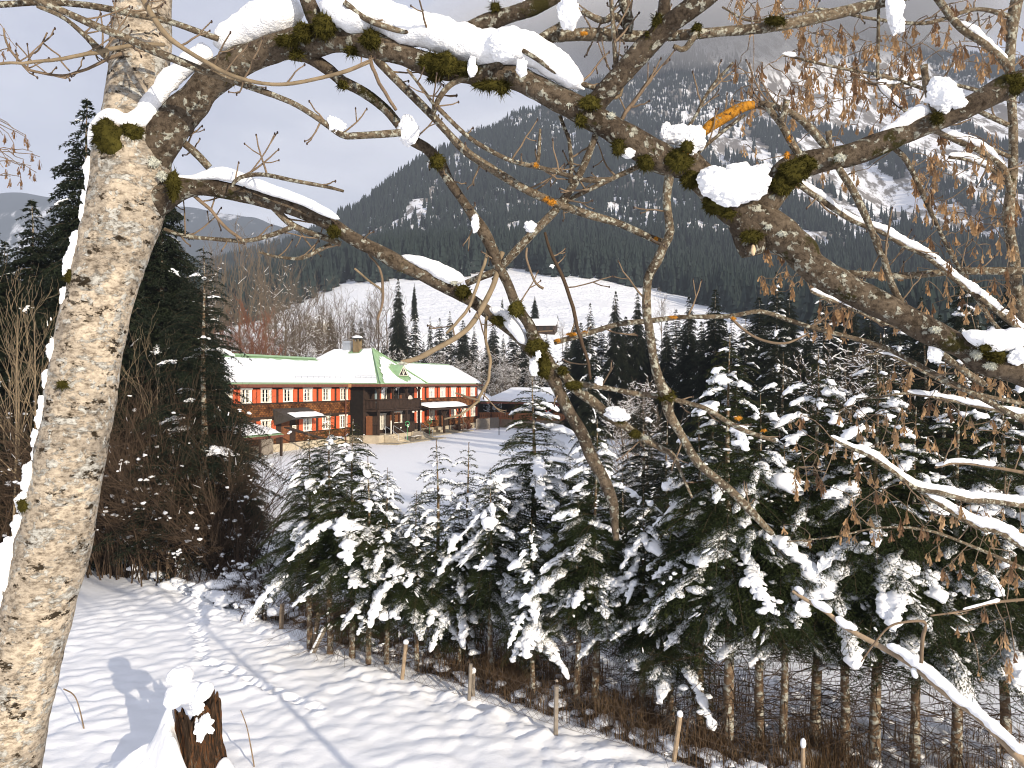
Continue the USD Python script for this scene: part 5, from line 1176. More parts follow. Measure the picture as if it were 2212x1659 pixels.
# taller spruces behind on the right
for kind, u, d, vt, w, lab in [
        ('forest_spruce', 1275, 70, 655, 0.8, 'slim spruce with a bare leader rising above the gallery roof'),
        ('dark_spruce', 1330, 95, 628, 0.75, 'left one of two dark spire spruces before the meadow'),
        ('dark_spruce', 1377, 97, 624, 0.7, 'right one of two dark spire spruces before the meadow'),
        ('dark_spruce', 1440, 84, 690, 0.9, 'dark spruce behind the vertical lichened branch'),
        ('dark_spruce', 1488, 76, 640, 0.9, 'dark spruce right of the vertical lichened branch'),
        ('forest_spruce', 1580, 62, 690, 1.0, 'layered spruce with snow lines left of the darkest one'),
        ('forest_spruce', 1678, 58, 588, 0.95, 'tallest layered spruce with snow shelves down its left side'),
        ('dark_spruce', 1745, 60, 690, 0.9, 'dark spruce against the snowy bare tree'),
        ('dark_spruce', 1990, 46, 640, 1.0, 'dark spruce behind the seed hung branches'),
        ('forest_spruce', 2080, 40, 560, 1.0, 'dark snow flecked spruce beside the right hand trunk'),
        ('dark_spruce', 2180, 42, 590, 1.1, 'dark spruce at the right edge behind the trunk'),
        ('forest_spruce', 1910, 60, 700, 1.0, 'far spruce with faint snow behind the forked branch')]:
    spruce_at(kind, lab, u, None, vt, d, wide=w)
# behind the chalet and on the meadow
for kind, u, d, vt, w, lab in [
        ('dark_spruce', 860, 135, 600, 0.75, 'tall brown topped spruce behind the chimney'),
        ('forest_spruce', 897, 137, 672, 0.8, 'spruce close right of the tall brown topped one'),
        ('forest_spruce', 929, 150, 684, 0.6, 'narrow snow lined spruce behind the right roof'),
        ('forest_spruce', 972, 150, 672, 0.8, 'open snow lined spruce behind the right gable'),
        ('forest_spruce', 1024, 145, 706, 0.9, 'snow lined spruce behind the gallery corner'),
        ('forest_spruce', 1087, 150, 722, 0.8, 'snow lined spruce right of the hanging twig'),
        ('dark_spruce', 1155, 215, 640, 1.15, 'full round spruce alone on the meadow'),
        ('dark_spruce', 1205, 215, 680, 0.7, 'small pointed spruce beside the brown cabin'),
        ('forest_spruce', 1085, 230, 642, 0.8, 'lone spruce on the meadow left of the round one'),
        ('dark_spruce', 780, 140, 690, 0.8, 'dark spruce behind the left roof ridge'),
        ('dark_spruce', 762, 150, 682, 0.7, 'narrow dark spruce left of the one behind the ridge'),
        ('dark_spruce', 895, 235, 612, 0.7, 'slim spruce on the upper meadow above the dark one'),
        ('dark_spruce', 1240, 160, 690, 0.8, 'dim spruce behind the slim leader'),
        ('dark_spruce', 715, 165, 670, 0.8, 'dim spruce among the bare trees')]:
    spruce_at(kind, lab, u, None, vt, d, wide=w)
# the wood behind the chalet and the dark wall of spruces on the right: every tree its own
def ordinal(k): return ('first', 'second', 'third', 'fourth', 'fifth', 'sixth', 'seventh', 'eighth', 'ninth', 'tenth', 'eleventh', 'twelfth', 'thirteenth', 'fourteenth', 'fifteenth', 'sixteenth', 'seventeenth', 'eighteenth')[k]
rb_ = np.random.default_rng(41)
for k, u in enumerate((1255, 1300, 1352, 1400, 1460, 1515, 1545, 1610, 1640, 1705, 1780, 1830, 1880, 1945, 2030, 2110, 2150, 2215)):
    d = rb_.uniform(88, 106) if u < 1500 else rb_.uniform(54, 74); spruce_at('forest_spruce' if k % 3 == 1 else 'dark_spruce', ordinal(k) + ' from the left in the dim spruce wall behind the fence row', u, None, rb_.uniform(635, 715) if u < 1480 else rb_.uniform(610, 700), d, wide=rb_.uniform(1.2, 1.6))
for k, u in enumerate((830, 880, 915, 950, 1000, 1050, 1065, 1110, 1130, 1180, 1225, 1262)):
    d = rb_.uniform(130, 137); spruce_at('forest_spruce' if k % 2 else 'dark_spruce', ordinal(k) + ' from the left in the snow lined spruce belt behind the right roof', u, None, rb_.uniform(685, 750), d, wide=rb_.uniform(1.0, 1.35))
# the dark group on the left
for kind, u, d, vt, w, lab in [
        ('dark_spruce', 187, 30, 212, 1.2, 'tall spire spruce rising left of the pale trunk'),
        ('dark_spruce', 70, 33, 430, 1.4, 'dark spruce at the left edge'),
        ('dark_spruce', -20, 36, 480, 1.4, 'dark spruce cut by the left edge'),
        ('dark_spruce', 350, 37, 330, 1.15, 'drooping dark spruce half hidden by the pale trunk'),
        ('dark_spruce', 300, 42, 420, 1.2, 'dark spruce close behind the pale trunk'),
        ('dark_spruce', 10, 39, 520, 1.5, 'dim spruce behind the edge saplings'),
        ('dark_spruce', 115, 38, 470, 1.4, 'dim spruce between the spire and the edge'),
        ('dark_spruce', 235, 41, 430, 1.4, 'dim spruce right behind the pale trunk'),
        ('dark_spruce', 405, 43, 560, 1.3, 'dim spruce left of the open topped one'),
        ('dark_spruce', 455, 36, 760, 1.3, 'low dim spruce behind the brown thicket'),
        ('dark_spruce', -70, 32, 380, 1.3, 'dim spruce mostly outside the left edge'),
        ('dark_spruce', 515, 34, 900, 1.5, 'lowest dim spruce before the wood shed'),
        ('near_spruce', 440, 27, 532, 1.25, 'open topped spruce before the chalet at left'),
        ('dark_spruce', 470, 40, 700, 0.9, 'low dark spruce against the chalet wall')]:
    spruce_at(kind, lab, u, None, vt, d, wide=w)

# ------------------------------------------------------------------ bare broadleaved trees and brush
def bare_tree(name, h, seed, mat, levels=5, spread=0.55, trunk_r=0.16, kids=(5, 4, 4, 3, 3), snow=0.0, first=0.3, minr=0.010, up_bias=0.15):
    r = np.random.default_rng(seed); t = thing(name); tm_, br, sn = MB(), MB(), MB()
    k = 7; zz_ = np.linspace(0, h * 0.72, k); p = np.stack([np.cumsum(r.normal(0, 0.03 * h / k, k)), np.cumsum(r.normal(0, 0.03 * h / k, k)), zz_], 1)
    rad = trunk_r * (1 - 0.8 * zz_ / zz_[-1]); tm_.add(*tube(p, rad, 7, 0.1, seed))
    A, B, RA, RB = [], [], [], []
    starts = []
    for q in range(kids[0] * 3):
        f = first + (1 - first) * (q + r.uniform()) / (kids[0] * 3); z = f * zz_[-1]
        az = q * 2.4 + r.normal(0, 0.4); el = r.uniform(0.35, 0.95) + 0.4 * f
        starts.append((np.array([np.interp(z, zz_, p[:, 0]), np.interp(z, zz_, p[:, 1]), z]), np.array([math.cos(az) * math.cos(el), math.sin(az) * math.cos(el), math.sin(el)]), h * 0.34 * (1.15 - 0.7 * f) * r.uniform(0.7, 1.2), np.interp(z, zz_, rad) * 0.55))
    P0 = np.array([s[0] for s in starts]); D0 = np.array([s[1] for s in starts]); L0 = np.array([s[2] for s in starts]); R0 = np.array([s[3] for s in starts])
    for lev in range(1, levels):
        n = len(P0); seg = 3; cur, dr, rr = P0.copy(), D0.copy(), R0.copy(); pts = [cur]
        for q in range(seg):
            dr = dr + r.normal(0, 0.16, (n, 3)) + [0, 0, up_bias * 0.5]; dr /= np.linalg.norm(dr, axis=1, keepdims=True)
            nx_ = cur + dr * (L0 / seg)[:, None]; r2 = np.maximum(rr * 0.75, minr * 0.6)
            A.append(cur); B.append(nx_); RA.append(rr); RB.append(r2); cur, rr = nx_, r2; pts.append(cur)
        pts = np.array(pts)
        kk = kids[min(lev, len(kids) - 1)]; nP, nD, nL, nR = [], [], [], []
        for c in range(kk):
            f = (c + 0.6 + r.uniform(0, 0.8, n)) / (kk + 0.4) * seg; f = np.clip(f, 0.3, seg - 0.01); i0 = f.astype(int); w = (f - i0)[:, None]; ii = np.arange(n)
            b = pts[i0, ii] * (1 - w) + pts[i0 + 1, ii] * w; dd = pts[i0 + 1, ii] - pts[i0, ii]; dd /= np.linalg.norm(dd, axis=1, keepdims=True)
            nd = dd * 0.75 + r.normal(0, spread, (n, 3)) + [0, 0, up_bias]; nd /= np.linalg.norm(nd, axis=1, keepdims=True)
            nP.append(b); nD.append(nd); nL.append(L0 * r.uniform(0.38, 0.68, n)); nR.append(np.maximum(R0 * 0.5, minr))
        P0, D0, L0, R0 = np.vstack(nP), np.vstack(nD), np.concatenate(nL), np.concatenate(nR)
    A, B, RA, RB = np.vstack(A), np.vstack(B), np.concatenate(RA), np.concatenate(RB)
    br.add(*sticks(A, B, RA, RB, 3)); obj('trunk', tm_.mesh(), mat, t, smooth=True); obj('branches', br.mesh(), mat, t, kind='stuff')
    if snow > 0:
        flat = np.abs((B - A)[:, 2]) / np.linalg.norm(B - A, axis=1) < 0.75; pick = flat & (r.uniform(0, 1, len(A)) < snow)
        o = np.array([0, 0, 1.0]); a, b, w = A[pick], B[pick], np.maximum(RA[pick] * 1.15, minr * 1.3)
        sn.add(*sticks(a + o * (w * 0.9)[:, None], b + o * (w * 0.9)[:, None], w, w * 0.8, 4)); obj('snow', sn.mesh(), SNOW, t, kind='stuff')
    return t
BUILD.update({
    'bare_tree': lambda: bare_tree('bare_tree', 17.0, 201, GREY_BARK, 5, kids=(5, 4, 4, 3), trunk_r=0.22, minr=0.016, snow=0.10),
    'slender_bare_tree': lambda: bare_tree('slender_bare_tree', 20.0, 202, GREY_BARK, 5, 0.38, 0.16, (6, 4, 3, 3), first=0.35, minr=0.014, up_bias=0.35, snow=0.04),
    'snowy_bare_tree': lambda: bare_tree('snowy_bare_tree', 11.0, 203, GREY_BARK, 5, 0.6, 0.15, (6, 4, 4, 3), snow=0.55, first=0.12, minr=0.014),
    'reddish_tree': lambda: bare_tree('reddish_tree', 11.0, 204, RED_BARK, 5, 0.45, 0.14, (6, 5, 4, 4), first=0.12, minr=0.014, up_bias=0.3),
    'sapling': lambda: bare_tree('sapling', 9.0, 205, PALE_TWIG, 4, 0.45, 0.05, (4, 3, 2), first=0.3, minr=0.005, up_bias=0.4, snow=0.03),
})
def bare_at(kind, label, u, d, vt, cat='bare tree', wide=1.0, group=None):
    x = (u - 1106) / FOC * d; z0 = float(gz(x, d)) - 0.05 if d < 139 else float(hz(x, d)) - 0.3
    H0 = {'bare_tree': 17.0, 'slender_bare_tree': 20.0, 'snowy_bare_tree': 11.0, 'reddish_tree': 11.0, 'sapling': 9.0}[kind] * 0.95
    s = (EYE + (829.5 - vt) / FOC * d - z0) / H0
    return place(kind, label, cat, (x, d, z0), r.uniform(0, 6.28), (s * wide, s * wide, s), group)
for kind, u, d, vt, w, lab in [
        ('bare_tree', 617, 118, 600, 1.1, 'dark leafless tree with heavy crooked limbs behind the left roof'),
        ('slender_bare_tree', 520, 100, 470, 1.0, 'tallest pale leafless tree above the left roof'),
        ('slender_bare_tree', 465, 96, 500, 1.0, 'pale leafless tree next to the open topped spruce'),
        ('slender_bare_tree', 572, 112, 480, 1.0, 'pale slender leafless tree behind the russet one'),
        ('bare_tree', 650, 125, 590, 1.0, 'grey leafless tree right of the crooked one'),
        ('slender_bare_tree', 690, 135, 590, 0.9, 'thin leafless tree before the white far house'),
        ('slender_bare_tree', 735, 140, 610, 0.9, 'thin leafless tree at the start of the meadow'),
        ('slender_bare_tree', 800, 145, 620, 0.8, 'thin leafless tree left of the tall brown topped spruce'),
        ('reddish_tree', 545, 92, 655, 1.1, 'russet twiggy tree above the left roof end'),
        ('reddish_tree', 500, 98, 690, 1.0, 'smaller russet twiggy tree by the open topped spruce'),
        ('bare_tree', 420, 88, 560, 1.0, 'leafless tree behind the drooping spruce'),
        ('bare_tree', 590, 150, 560, 1.2, 'dim leafless tree far behind the left roof'),
        ('bare_tree', 690, 160, 640, 1.1, 'low dim leafless tree under the meadow edge'),
        ('snowy_bare_tree', 1000, 132, 760, 1.0, 'frosted leafless tree behind the right gable'),
        ('snowy_bare_tree', 1045, 134, 735, 1.1, 'frosted leafless tree behind the gallery corner'),
        ('snowy_bare_tree', 1095, 133, 745, 1.1, 'frosted leafless tree behind the snowy gallery roof'),
        ('snowy_bare_tree', 1135, 136, 730, 1.0, 'frosted leafless tree left of the dark topped spruce'),
        ('snowy_bare_tree', 925, 134, 740, 0.9, 'frosted leafless tree behind the right roof'),
        ('snowy_bare_tree', 960, 136, 735, 1.0, 'frosted leafless tree between the snow lined spruces'),
        ('snowy_bare_tree', 850, 134, 735, 0.9, 'frosted leafless tree behind the chimney'),
        ('bare_tree', 1215, 185, 690, 0.8, 'round grey leafless tree by the brown cabin'),
        ('bare_tree', 1430, 190, 620, 0.7, 'grey leafless tree at the right end of the meadow'),
        ('bare_tree', 1028, 215, 680, 0.6, 'small leafless tree alone on the meadow slope'),
        ('snowy_bare_tree', 1350, 40, 830, 0.9, 'frosted brown bush behind the vertical branch'),
        ('snowy_bare_tree', 1400, 44, 790, 1.0, 'frosted brown bush right of the vertical branch'),
        ('snowy_bare_tree', 1800, 38, 720, 1.1, 'frosted leafless tree in the dark gap between spruces'),
        ('snowy_bare_tree', 1860, 40, 700, 1.1, 'frosted leafless tree behind the snowed branch'),
        ('sapling', 20, 26, 560, 0.9, 'thin pale sapling nearest the left edge'),
        ('sapling', 48, 27, 500, 0.9, 'thin pale sapling second from the left edge'),
        ('sapling', 90, 26.5, 520, 0.9, 'thin pale sapling just left of the pale trunk'),
        ('sapling', 118, 28, 600, 0.9, 'short pale sapling touching the pale trunk'),
        ('sapling', 240, 29, 590, 0.9, 'pale sapling right of the pale trunk'),
        ('sapling', 330, 29, 640, 1.0, 'pale sapling within the left brush')]:
    bare_at(kind, lab, u, d, vt, wide=w)

for k, u in enumerate((395, 430, 480, 505, 540, 560, 585, 605, 635, 660, 675, 705, 725, 750, 775, 790, 815, 835)):
    d = rb_.uniform(118, 150) if u > 560 else rb_.uniform(92, 120)
    bare_at(('bare_tree', 'slender_bare_tree', 'snowy_bare_tree', 'bare_tree')[k % 4], ordinal(k) + ' from the left in the tangled leafless belt behind the left roof', u, d, rb_.uniform(590, 700) if k % 4 != 2 else rb_.uniform(690, 740), wide=1.15)
for k, u in enumerate((985, 1020, 1070, 1085, 1118, 1150, 1200, 1235)):
    bare_at('snowy_bare_tree', ordinal(k) + ' from the left of the frosted thicket trees above the gallery roof', u, rb_.uniform(128, 133), rb_.uniform(755, 790), wide=1.3)
def brush(name, label, loc, h, n, w, seed, snow=0.1, mat=BRUSH_BARK, cat='bush', lean=(0, 0)):
    """A thicket of arching leafless stems with side twigs and scattered snow lumps."""
    r = np.random.default_rng(seed); t = thing(name, label, cat, loc)
    st, tw, sn = MB(), MB(), MB(); A, B, RA, RB = [], [], [], []
    for k in range(n):
        az = r.uniform(0, 6.28); ln = h * r.uniform(0.6, 1.15); out = r.uniform(0.15, 0.75); s = np.linspace(0, 1, 8)
        o = np.array([r.normal(0, w * 0.3), r.normal(0, w * 0.2), -0.05])
        d = np.array([math.cos(az), math.sin(az)]) * out + np.array(lean)
        p = np.stack([o[0] + d[0] * ln * s**1.4, o[1] + d[1] * ln * s**1.4, o[2] + ln * (s - 0.42 * out * s**2.2)], 1) + np.cumsum(r.normal(0, 0.012 * h, (8, 3)), 0) * s[:, None]
        st.add(*tube(p, 0.020 * (ln / 3)**0.5 * (1 - 0.85 * s) + 0.003, 4))
        m_ = 22; f = r.uniform(0.15, 1, m_); b = np.stack([np.interp(f, s, p[:, c]) for c in range(3)], 1); tg = np.stack([np.interp(f, s, np.gradient(p[:, c])) for c in range(3)], 1); tg /= np.linalg.norm(tg, axis=1, keepdims=True)
        d2 = tg * 0.7 + r.normal(0, 0.5, (m_, 3)) + [0, 0, 0.15]; l2 = ln * r.uniform(0.08, 0.24, m_); e = b + d2 * l2[:, None]
        A.append(b); B.append(e); RA.append(np.full(m_, 0.006)); RB.append(np.full(m_, 0.003))
        for q in (0.35, 0.6, 0.85):
            b2 = b * (1 - q) + e * q; A.append(b2); B.append(b2 + (d2 * 0.55 + r.normal(0, 0.45, (m_, 3))) * (l2 * 0.42)[:, None]); RA.append(np.full(m_, 0.0042)); RB.append(np.full(m_, 0.002))
    A, B, RA, RB = np.vstack(A), np.vstack(B), np.concatenate(RA), np.concatenate(RB)
    tw.add(*sticks(A, B, RA, RB, 3))
    obj('stems', st.mesh(), mat, t, kind='stuff'); obj('twigs', tw.mesh(), mat, t, kind='stuff')
    pick = np.where(r.uniform(0, 1, len(A)) < snow * 0.06)[0]
    for i_ in pick: c_ = A[i_] * 0.6 + B[i_] * 0.4; [sn.add(*blob(c_ + r.normal(0, 0.035, 3), np.array([0.055, 0.055, 0.032]) * r.uniform(0.3, 1.4), int(r.integers(1, 900)), 1, 0.7, 1.7)) for _ in range(int(r.integers(1, 4)))]
    pick = (r.uniform(0, 1, len(A)) < snow * 0.12) & (np.linalg.norm(B - A, axis=1) < 0.28); o = np.array([0, 0, 0.006])
    sn.add(*sticks(A[pick] + o, B[pick] + o, np.full(pick.sum(), 0.007), np.full(pick.sum(), 0.004), 4))
    obj('snow', sn.mesh(), SNOW, t, smooth=True, kind='stuff')
    return t
for k, (u, d, h, n, w, sn, lab) in enumerate([
        (235, 27.5, 6.6, 54, 1.6, 0.20, 'brown leafless thicket right behind the pale trunk'),
        (300, 27.0, 6.2, 54, 1.6, 0.28, 'brown leafless thicket around the tall thin post'),
        (370, 26.5, 6.0, 58, 1.8, 0.25, 'wide brown leafless thicket below the open topped spruce'),
        (440, 26.0, 5.0, 54, 1.8, 0.22, 'brown leafless thicket left of the snowed brambles'),
        (500, 25.5, 4.6, 60, 1.4, 0.15, 'brown leafless thicket before the chalet wood shed'),
        (30, 27.0, 5.5, 50, 1.6, 0.25, 'sparse leafless thicket at the left edge'),
        (110, 28.0, 5.5, 50, 1.6, 0.25, 'sparse leafless thicket left of the pale trunk')]):
    q = (u - 1106) / FOC * d; brush('leafless_thicket', lab, (q, d, float(gz(q, d)) - 0.05), h, n, w, 300 + k, sn)
# low brambles weighed down by snow where row and thicket meet
for k, (u, v_, sz, lab) in enumerate([(440, 1258, 1.2, 'snow heaped brambles at the thicket foot'), (510, 1300, 1.1, 'rounded snow heaped brambles by the first row spruce'), (410, 1240, 0.9, 'small snow covered brambles beside the pale stake'),
                                    (572, 1345, 0.9, 'snow covered brambles over the dark burrow'), (480, 1262, 1.3, 'tall snow draped brambles under the arching twigs'), (545, 1305, 1.2, 'broad snow draped brambles behind the first row spruce')]):
    g_ = G(u, v_); g_[2] = float(gz(g_[0], g_[1])); t = brush('snowy_brambles', lab, g_, 1.1 * sz, 26, 1.1 * sz, 330 + k, 0.45, cat='brambles')
    rr = np.random.default_rng(340 + k); sn = MB()
    for q in range(16):
        a = rr.normal(0, 0.45 * sz, 2); hh = sz * max(0.1, 0.75 - 0.5 * np.hypot(*a)) * rr.uniform(0.5, 1.1)
        sn.add(*blob((a[0], a[1], hh), np.array([0.28, 0.22, 0.11]) * sz * rr.uniform(0.5, 1.2), int(rr.integers(1, 900)), 2, 0.4))
    obj('snow_heap', sn.mesh(), SNOW, t, smooth=True, kind='stuff')

# ------------------------------------------------------------------ dead grass and undergrowth of the verge
r = np.random.default_rng(91)
def blades(pts, hgt, r, w=0.006, bend=0.5):
    n = len(pts); az = r.uniform(0, 6.28, n); d = np.stack([np.cos(az), np.sin(az), 0 * az], 1); sd = np.stack([-np.sin(az), np.cos(az), 0 * az], 1) * w
    b = r.uniform(0.1, bend, n)[:, None] * hgt[:, None]; m_ = pts + d * b * 0.35 + np.array([0, 0, 1.0]) * (hgt * 0.6)[:, None]; e = pts + d * b + np.array([0, 0, 1.0]) * (hgt * r.uniform(0.55, 1.0, n))[:, None]
    v = np.stack([pts - sd, pts + sd, m_ + sd * 0.8, m_ - sd * 0.8, e], 1).reshape(-1, 3); k = np.arange(n)[:, None] * 5
    return v, np.vstack([k + [0, 1, 2], k + [0, 2, 3], k + [3, 2, 4]])
n = 52000; s = r.uniform(0, 27.5, n); o = np.abs(r.normal(0, 1.0, n)) * (0.6 + 0.055 * s) - 0.15
dn = meshkit.fbm(np.stack([s * 0.9, o * 1.2, 0 * s], -1), 3, 4); k = r.uniform(0, 1, n) < np.clip((dn - 0.38) * 5, 0.05, 1) * np.clip((s - 1.5) / 5, 0.15, 1)
p = FA + F_DIR * s[k][:, None] + F_NRM * o[k][:, None]; p3 = np.stack([p[:, 0], p[:, 1], gz(p[:, 0], p[:, 1]) - 0.03], 1)
hgt = r.uniform(0.25, 0.95, len(p3)) * (0.6 + 0.7 * meshkit.fbm(np.stack([p3[:, 0], p3[:, 1], 0 * p3[:, 0]], -1), 2, 9))
obj('dead_grass', blades(p3, hgt, r), GRASS, label='brown dead grass and weeds under the spruces along the fence', kind='stuff')
# bramble canes and litter twigs of the verge, with snow crumbs
n = 5200; s = r.uniform(3, 27.5, n); o = np.abs(r.uniform(-0.1, 1.0, n))**1.3 * (1.6 + 0.13 * s); p = FA + F_DIR * s[:, None] + F_NRM * o[:, None]
a = np.stack([p[:, 0], p[:, 1], gz(p[:, 0], p[:, 1]) - 0.02], 1); d = r.normal(0, 1, (n, 3)); d[:, 2] = np.abs(d[:, 2]) * 0.9 + 0.1; d /= np.linalg.norm(d, axis=1, keepdims=True); l = r.uniform(0.25, 0.8, n)
b = a + d * l[:, None] * 0.6; c = b + (d * [1, 1, -0.2] + r.normal(0, 0.3, (n, 3))) * l[:, None] * 0.5
mb = MB(); mb.add(*sticks(a, b, np.full(n, 0.006), np.full(n, 0.004), 3)); mb.add(*sticks(b, c, np.full(n, 0.004), np.full(n, 0.0015), 3))
obj('undergrowth_canes', mb.mesh(), BRUSH_BARK, label='tangle of bare brown canes below the spruce row', kind='stuff')
sn = MB()
for k in range(160):
    s_ = r.uniform(0.2, 9.5); o_ = r.uniform(-0.5, 0.9); q = FA + F_DIR * s_ + F_NRM * o_
    sn.add(*blob((q[0], q[1], float(gz(q[0], q[1])) + r.uniform(0.02, 0.35)), np.array([0.20, 0.18, 0.09]) * r.uniform(0.4, 1.4), int(r.integers(1, 900)), 2, 0.5))
for k in range(900):
    s_ = r.uniform(6, 27.5) if k % 3 else r.uniform(19, 27.5); o_ = r.uniform(-0.2, 1.0)**2 * (1.2 + 0.13 * s_); q = FA + F_DIR * s_ + F_NRM * o_
    sn.add(*blob((q[0], q[1], float(gz(q[0], q[1])) + r.uniform(0.0, 0.28)), np.array([0.11, 0.11, 0.05]) * r.uniform(0.4, 1.6), int(r.integers(1, 900)), 1, 0.35))
obj('snow_crumbs', sn.mesh(), SNOW, smooth=True, label='lumps of snow caught in the undergrowth along the fence', kind='stuff')
# ------------------------------------------------------------------ the old broadleaved tree in front
def px_path(rows, d0=None, d1=None, step=0.03):
    """rows of (u, v, width[, depth]) -> resampled world points and radii; depth runs from d0 to d1 along the line unless given."""
    rows = [tuple(q) for q in rows]
    uv = np.array([q[:2] for q in rows], float); w = np.array([q[2] for q in rows], float)
    L_ = np.concatenate([[0], np.cumsum(np.linalg.norm(np.diff(uv, axis=0), axis=1))]); f = L_ / max(L_[-1], 1e-9)
    d = np.array([q[3] for q in rows], float) if len(rows[0]) > 3 else d0 + (d1 - d0) * f
    p = P(uv[:, 0], uv[:, 1], d); rad = w / 2 / FOC * d
    q = catmull(np.column_stack([p, rad]), step)
    return q[:, :3], np.maximum(q[:, 3], 0.0015)

ash = thing('lichened_tree', 'old pale barked tree arching over the view with lichened snowy limbs', 'bare tree', kind='thing')
trunk_rows = [(330, -420, 95, 4.5), (318, -200, 105, 4.4), (311, 0, 113, 4.33), (302, 133, 118, 4.3), (294, 240, 128, 4.3), (286, 333, 152, 4.3), (277, 433, 158, 4.3), (240, 553, 138, 4.3), (205, 686, 140, 4.3), (180, 820, 138, 4.3), (157, 953, 142, 4.3), (130, 1106, 142, 4.3), (102, 1239, 146, 4.3), (66, 1373, 146, 4.3), (36, 1506, 140, 4.3), (10, 1659, 146, 4.3), (-30, 1900, 150, 4.35), (-70, 2400, 165, 4.5), (-100, 2900, 190, 4.6), (-110, 3300, 240, 4.6), (-110, 3500, 300, 4.6)]
p, rad = px_path(trunk_rows, step=0.025)
rad = rad * (1 + 0.05 * (meshkit.noise(np.stack([np.arange(len(p)) * 0.11, 0 * rad, 0 * rad], 1), 5) - 0.5))
v, f = tube(p, rad, 56, 0.085, 3, 6.0)
obj('trunk', (v, f), TRUNK_BARK, ash, smooth=True)

def dA(u):  return float(np.interp(u, [300, 800, 1300, 1650, 2212], [4.30, 4.02, 4.05, 4.2, 3.95]))
LIMBS = {}
def limb(key, rows, d0=None, d1=None, mat=None, sides=None, rough=0.13, twigs=0, name='limb', seed=0, freq=9.0, parent=ash, label=None):
    wmax = max(q[2] for q in rows)
    step = 0.02 if wmax > 30 else 0.03
    p, rad = px_path(rows, d0, d1, step)
    sides = sides or (28 if wmax > 45 else 18 if wmax > 24 else 10 if wmax > 11 else 6)
    mat = mat or (LIMB_BARK if wmax > 28 else BRANCH_BARK if wmax > 9 else TWIG_BARK)
    if wmax > 9:   # knots and swellings
        s = np.arange(len(p)) * step; rad = rad * (1 + 0.10 * (meshkit.noise(np.stack([s * 7, 0 * s + seed, 0 * s], 1), seed) - 0.45))
    else:
        p = p + 0.004 * (np.stack([meshkit.noise(np.stack([np.arange(len(p)) * 0.5, 0 * rad + seed, 0 * rad + k], 1), k) for k in range(3)], 1) - 0.5) * 2
    o = obj(name, tube(p, rad, sides, rough if wmax > 9 else 0.05, seed + 1, freq), mat, parent, smooth=True, label=label)
    LIMBS[key] = (p, rad, o)
    if twigs: side_twigs(p, rad, twigs, seed + 5, o)
    return o

def side_twigs(p, rad, n, seed, parent, lmin=0.06, lmax=0.24, updir=0.6):
    """Short crooked side shoots with blunt dark buds."""
    r = np.random.default_rng(seed); mb, bud = MB(), MB()
    for k in range(n):
        i = int(r.integers(2, max(3, len(p) - 2))); i = min(i, len(p) - 2)
        t = p[i + 1] - p[i - 1]; t /= np.linalg.norm(t)
        d = t * r.uniform(0.2, 0.9) + r.normal(0, 0.55, 3) * [1, 0.8, 1] + [0, 0, updir * r.uniform(-0.2, 1)]; d /= np.linalg.norm(d)
        ln = r.uniform(lmin, lmax); kk = 6; s = np.linspace(0, 1, kk)[:, None]
        q = p[i] + d * ln * s + np.array([0, 0, 1.0]) * ln * 0.22 * s**2 + np.cumsum(r.normal(0, 0.006, (kk, 3)), 0) * s
        r0 = min(0.0065, rad[i] * 0.6) * r.uniform(0.7, 1.1)
        mb.add(*tube(q, np.linspace(r0, 0.0032, kk), 5, 0.1, int(seed + k)))
        bud.add(*blob(q[-1] + d * 0.005, (0.0048, 0.0048, 0.008), k, 1, 0.1))
        if ln > 0.13:
            b = q[3]; d2 = d + r.normal(0, 0.6, 3); d2 /= np.linalg.norm(d2); l2 = ln * r.uniform(0.25, 0.5)
            mb.add(*tube([b, b + d2 * l2 * 0.5, b + d2 * l2 + [0, 0, 0.01]], [0.0036, 0.003, 0.0028], 5)); bud.add(*blob(b + d2 * l2 + [0, 0, 0.01], (0.0042, 0.0042, 0.007), k, 1, 0.1))
    obj('twigs', mb.mesh(), TWIG_BARK, parent, smooth=True, kind='stuff'); obj('buds', bud.mesh(), simple_bud, parent, kind='stuff')
simple_bud = simple('dark_buds', (0.045, 0.03, 0.025), 0.8, 0.3, 30.0)

def A_(rows): return [(u, v_, w, dA(u)) for u, v_, w in rows]
limb('arch', A_([(285, 420, 120), (310, 350, 118), (340, 307, 96), (378, 262, 80), (418, 220, 71), (450, 178, 67), (495, 147, 64), (558, 117, 60), (623, 95, 62), (680, 88, 64), (737, 84, 56), (804, 97, 58), (870, 118, 48), (937, 143, 47), (1004, 155, 46), (1071, 163, 48), (1120, 170, 51), (1154, 187, 54), (1204, 212, 56), (1254, 238, 58), (1287, 257, 60), (1337, 287, 56), (1404, 330, 62), (1454, 353, 62), (1475, 350, 66), (1508, 377, 66), (1558, 430, 66), (1615, 467, 82), (1650, 485, 82), (1675, 500, 78), (1725, 540, 70), (1752, 573, 64), (1808, 610, 60), (1875, 646, 58), (1942, 680, 54), (2008, 716, 54), (2075, 746, 50), (2125, 780, 55), (2212, 806, 60), (2330, 850, 62)]), seed=1, rough=0.16, label='thick mossy limb arching across the whole view')
limb('stub', A_([(1612, 460, 80), (1618, 500, 74), (1622, 530, 64), (1626, 552, 46)]), seed=2, name='branch_stub')
obj('cut_face', blob(P(1627, 540, dA(1627) - 0.10), (0.012, 0.01, 0.028), 3, 2, 0.2), CUT_WOOD, LIMBS['stub'][2], smooth=True)
limb('right_up', A_([(1640, 455, 66), (1662, 420, 66), (1708, 367, 60), (1758, 350, 54), (1842, 333, 50), (1908, 307, 48), (1975, 280, 45), (2042, 253, 45), (2108, 223, 46), (2175, 187, 52), (2212, 173, 46), (2330, 120, 42)]), seed=3)
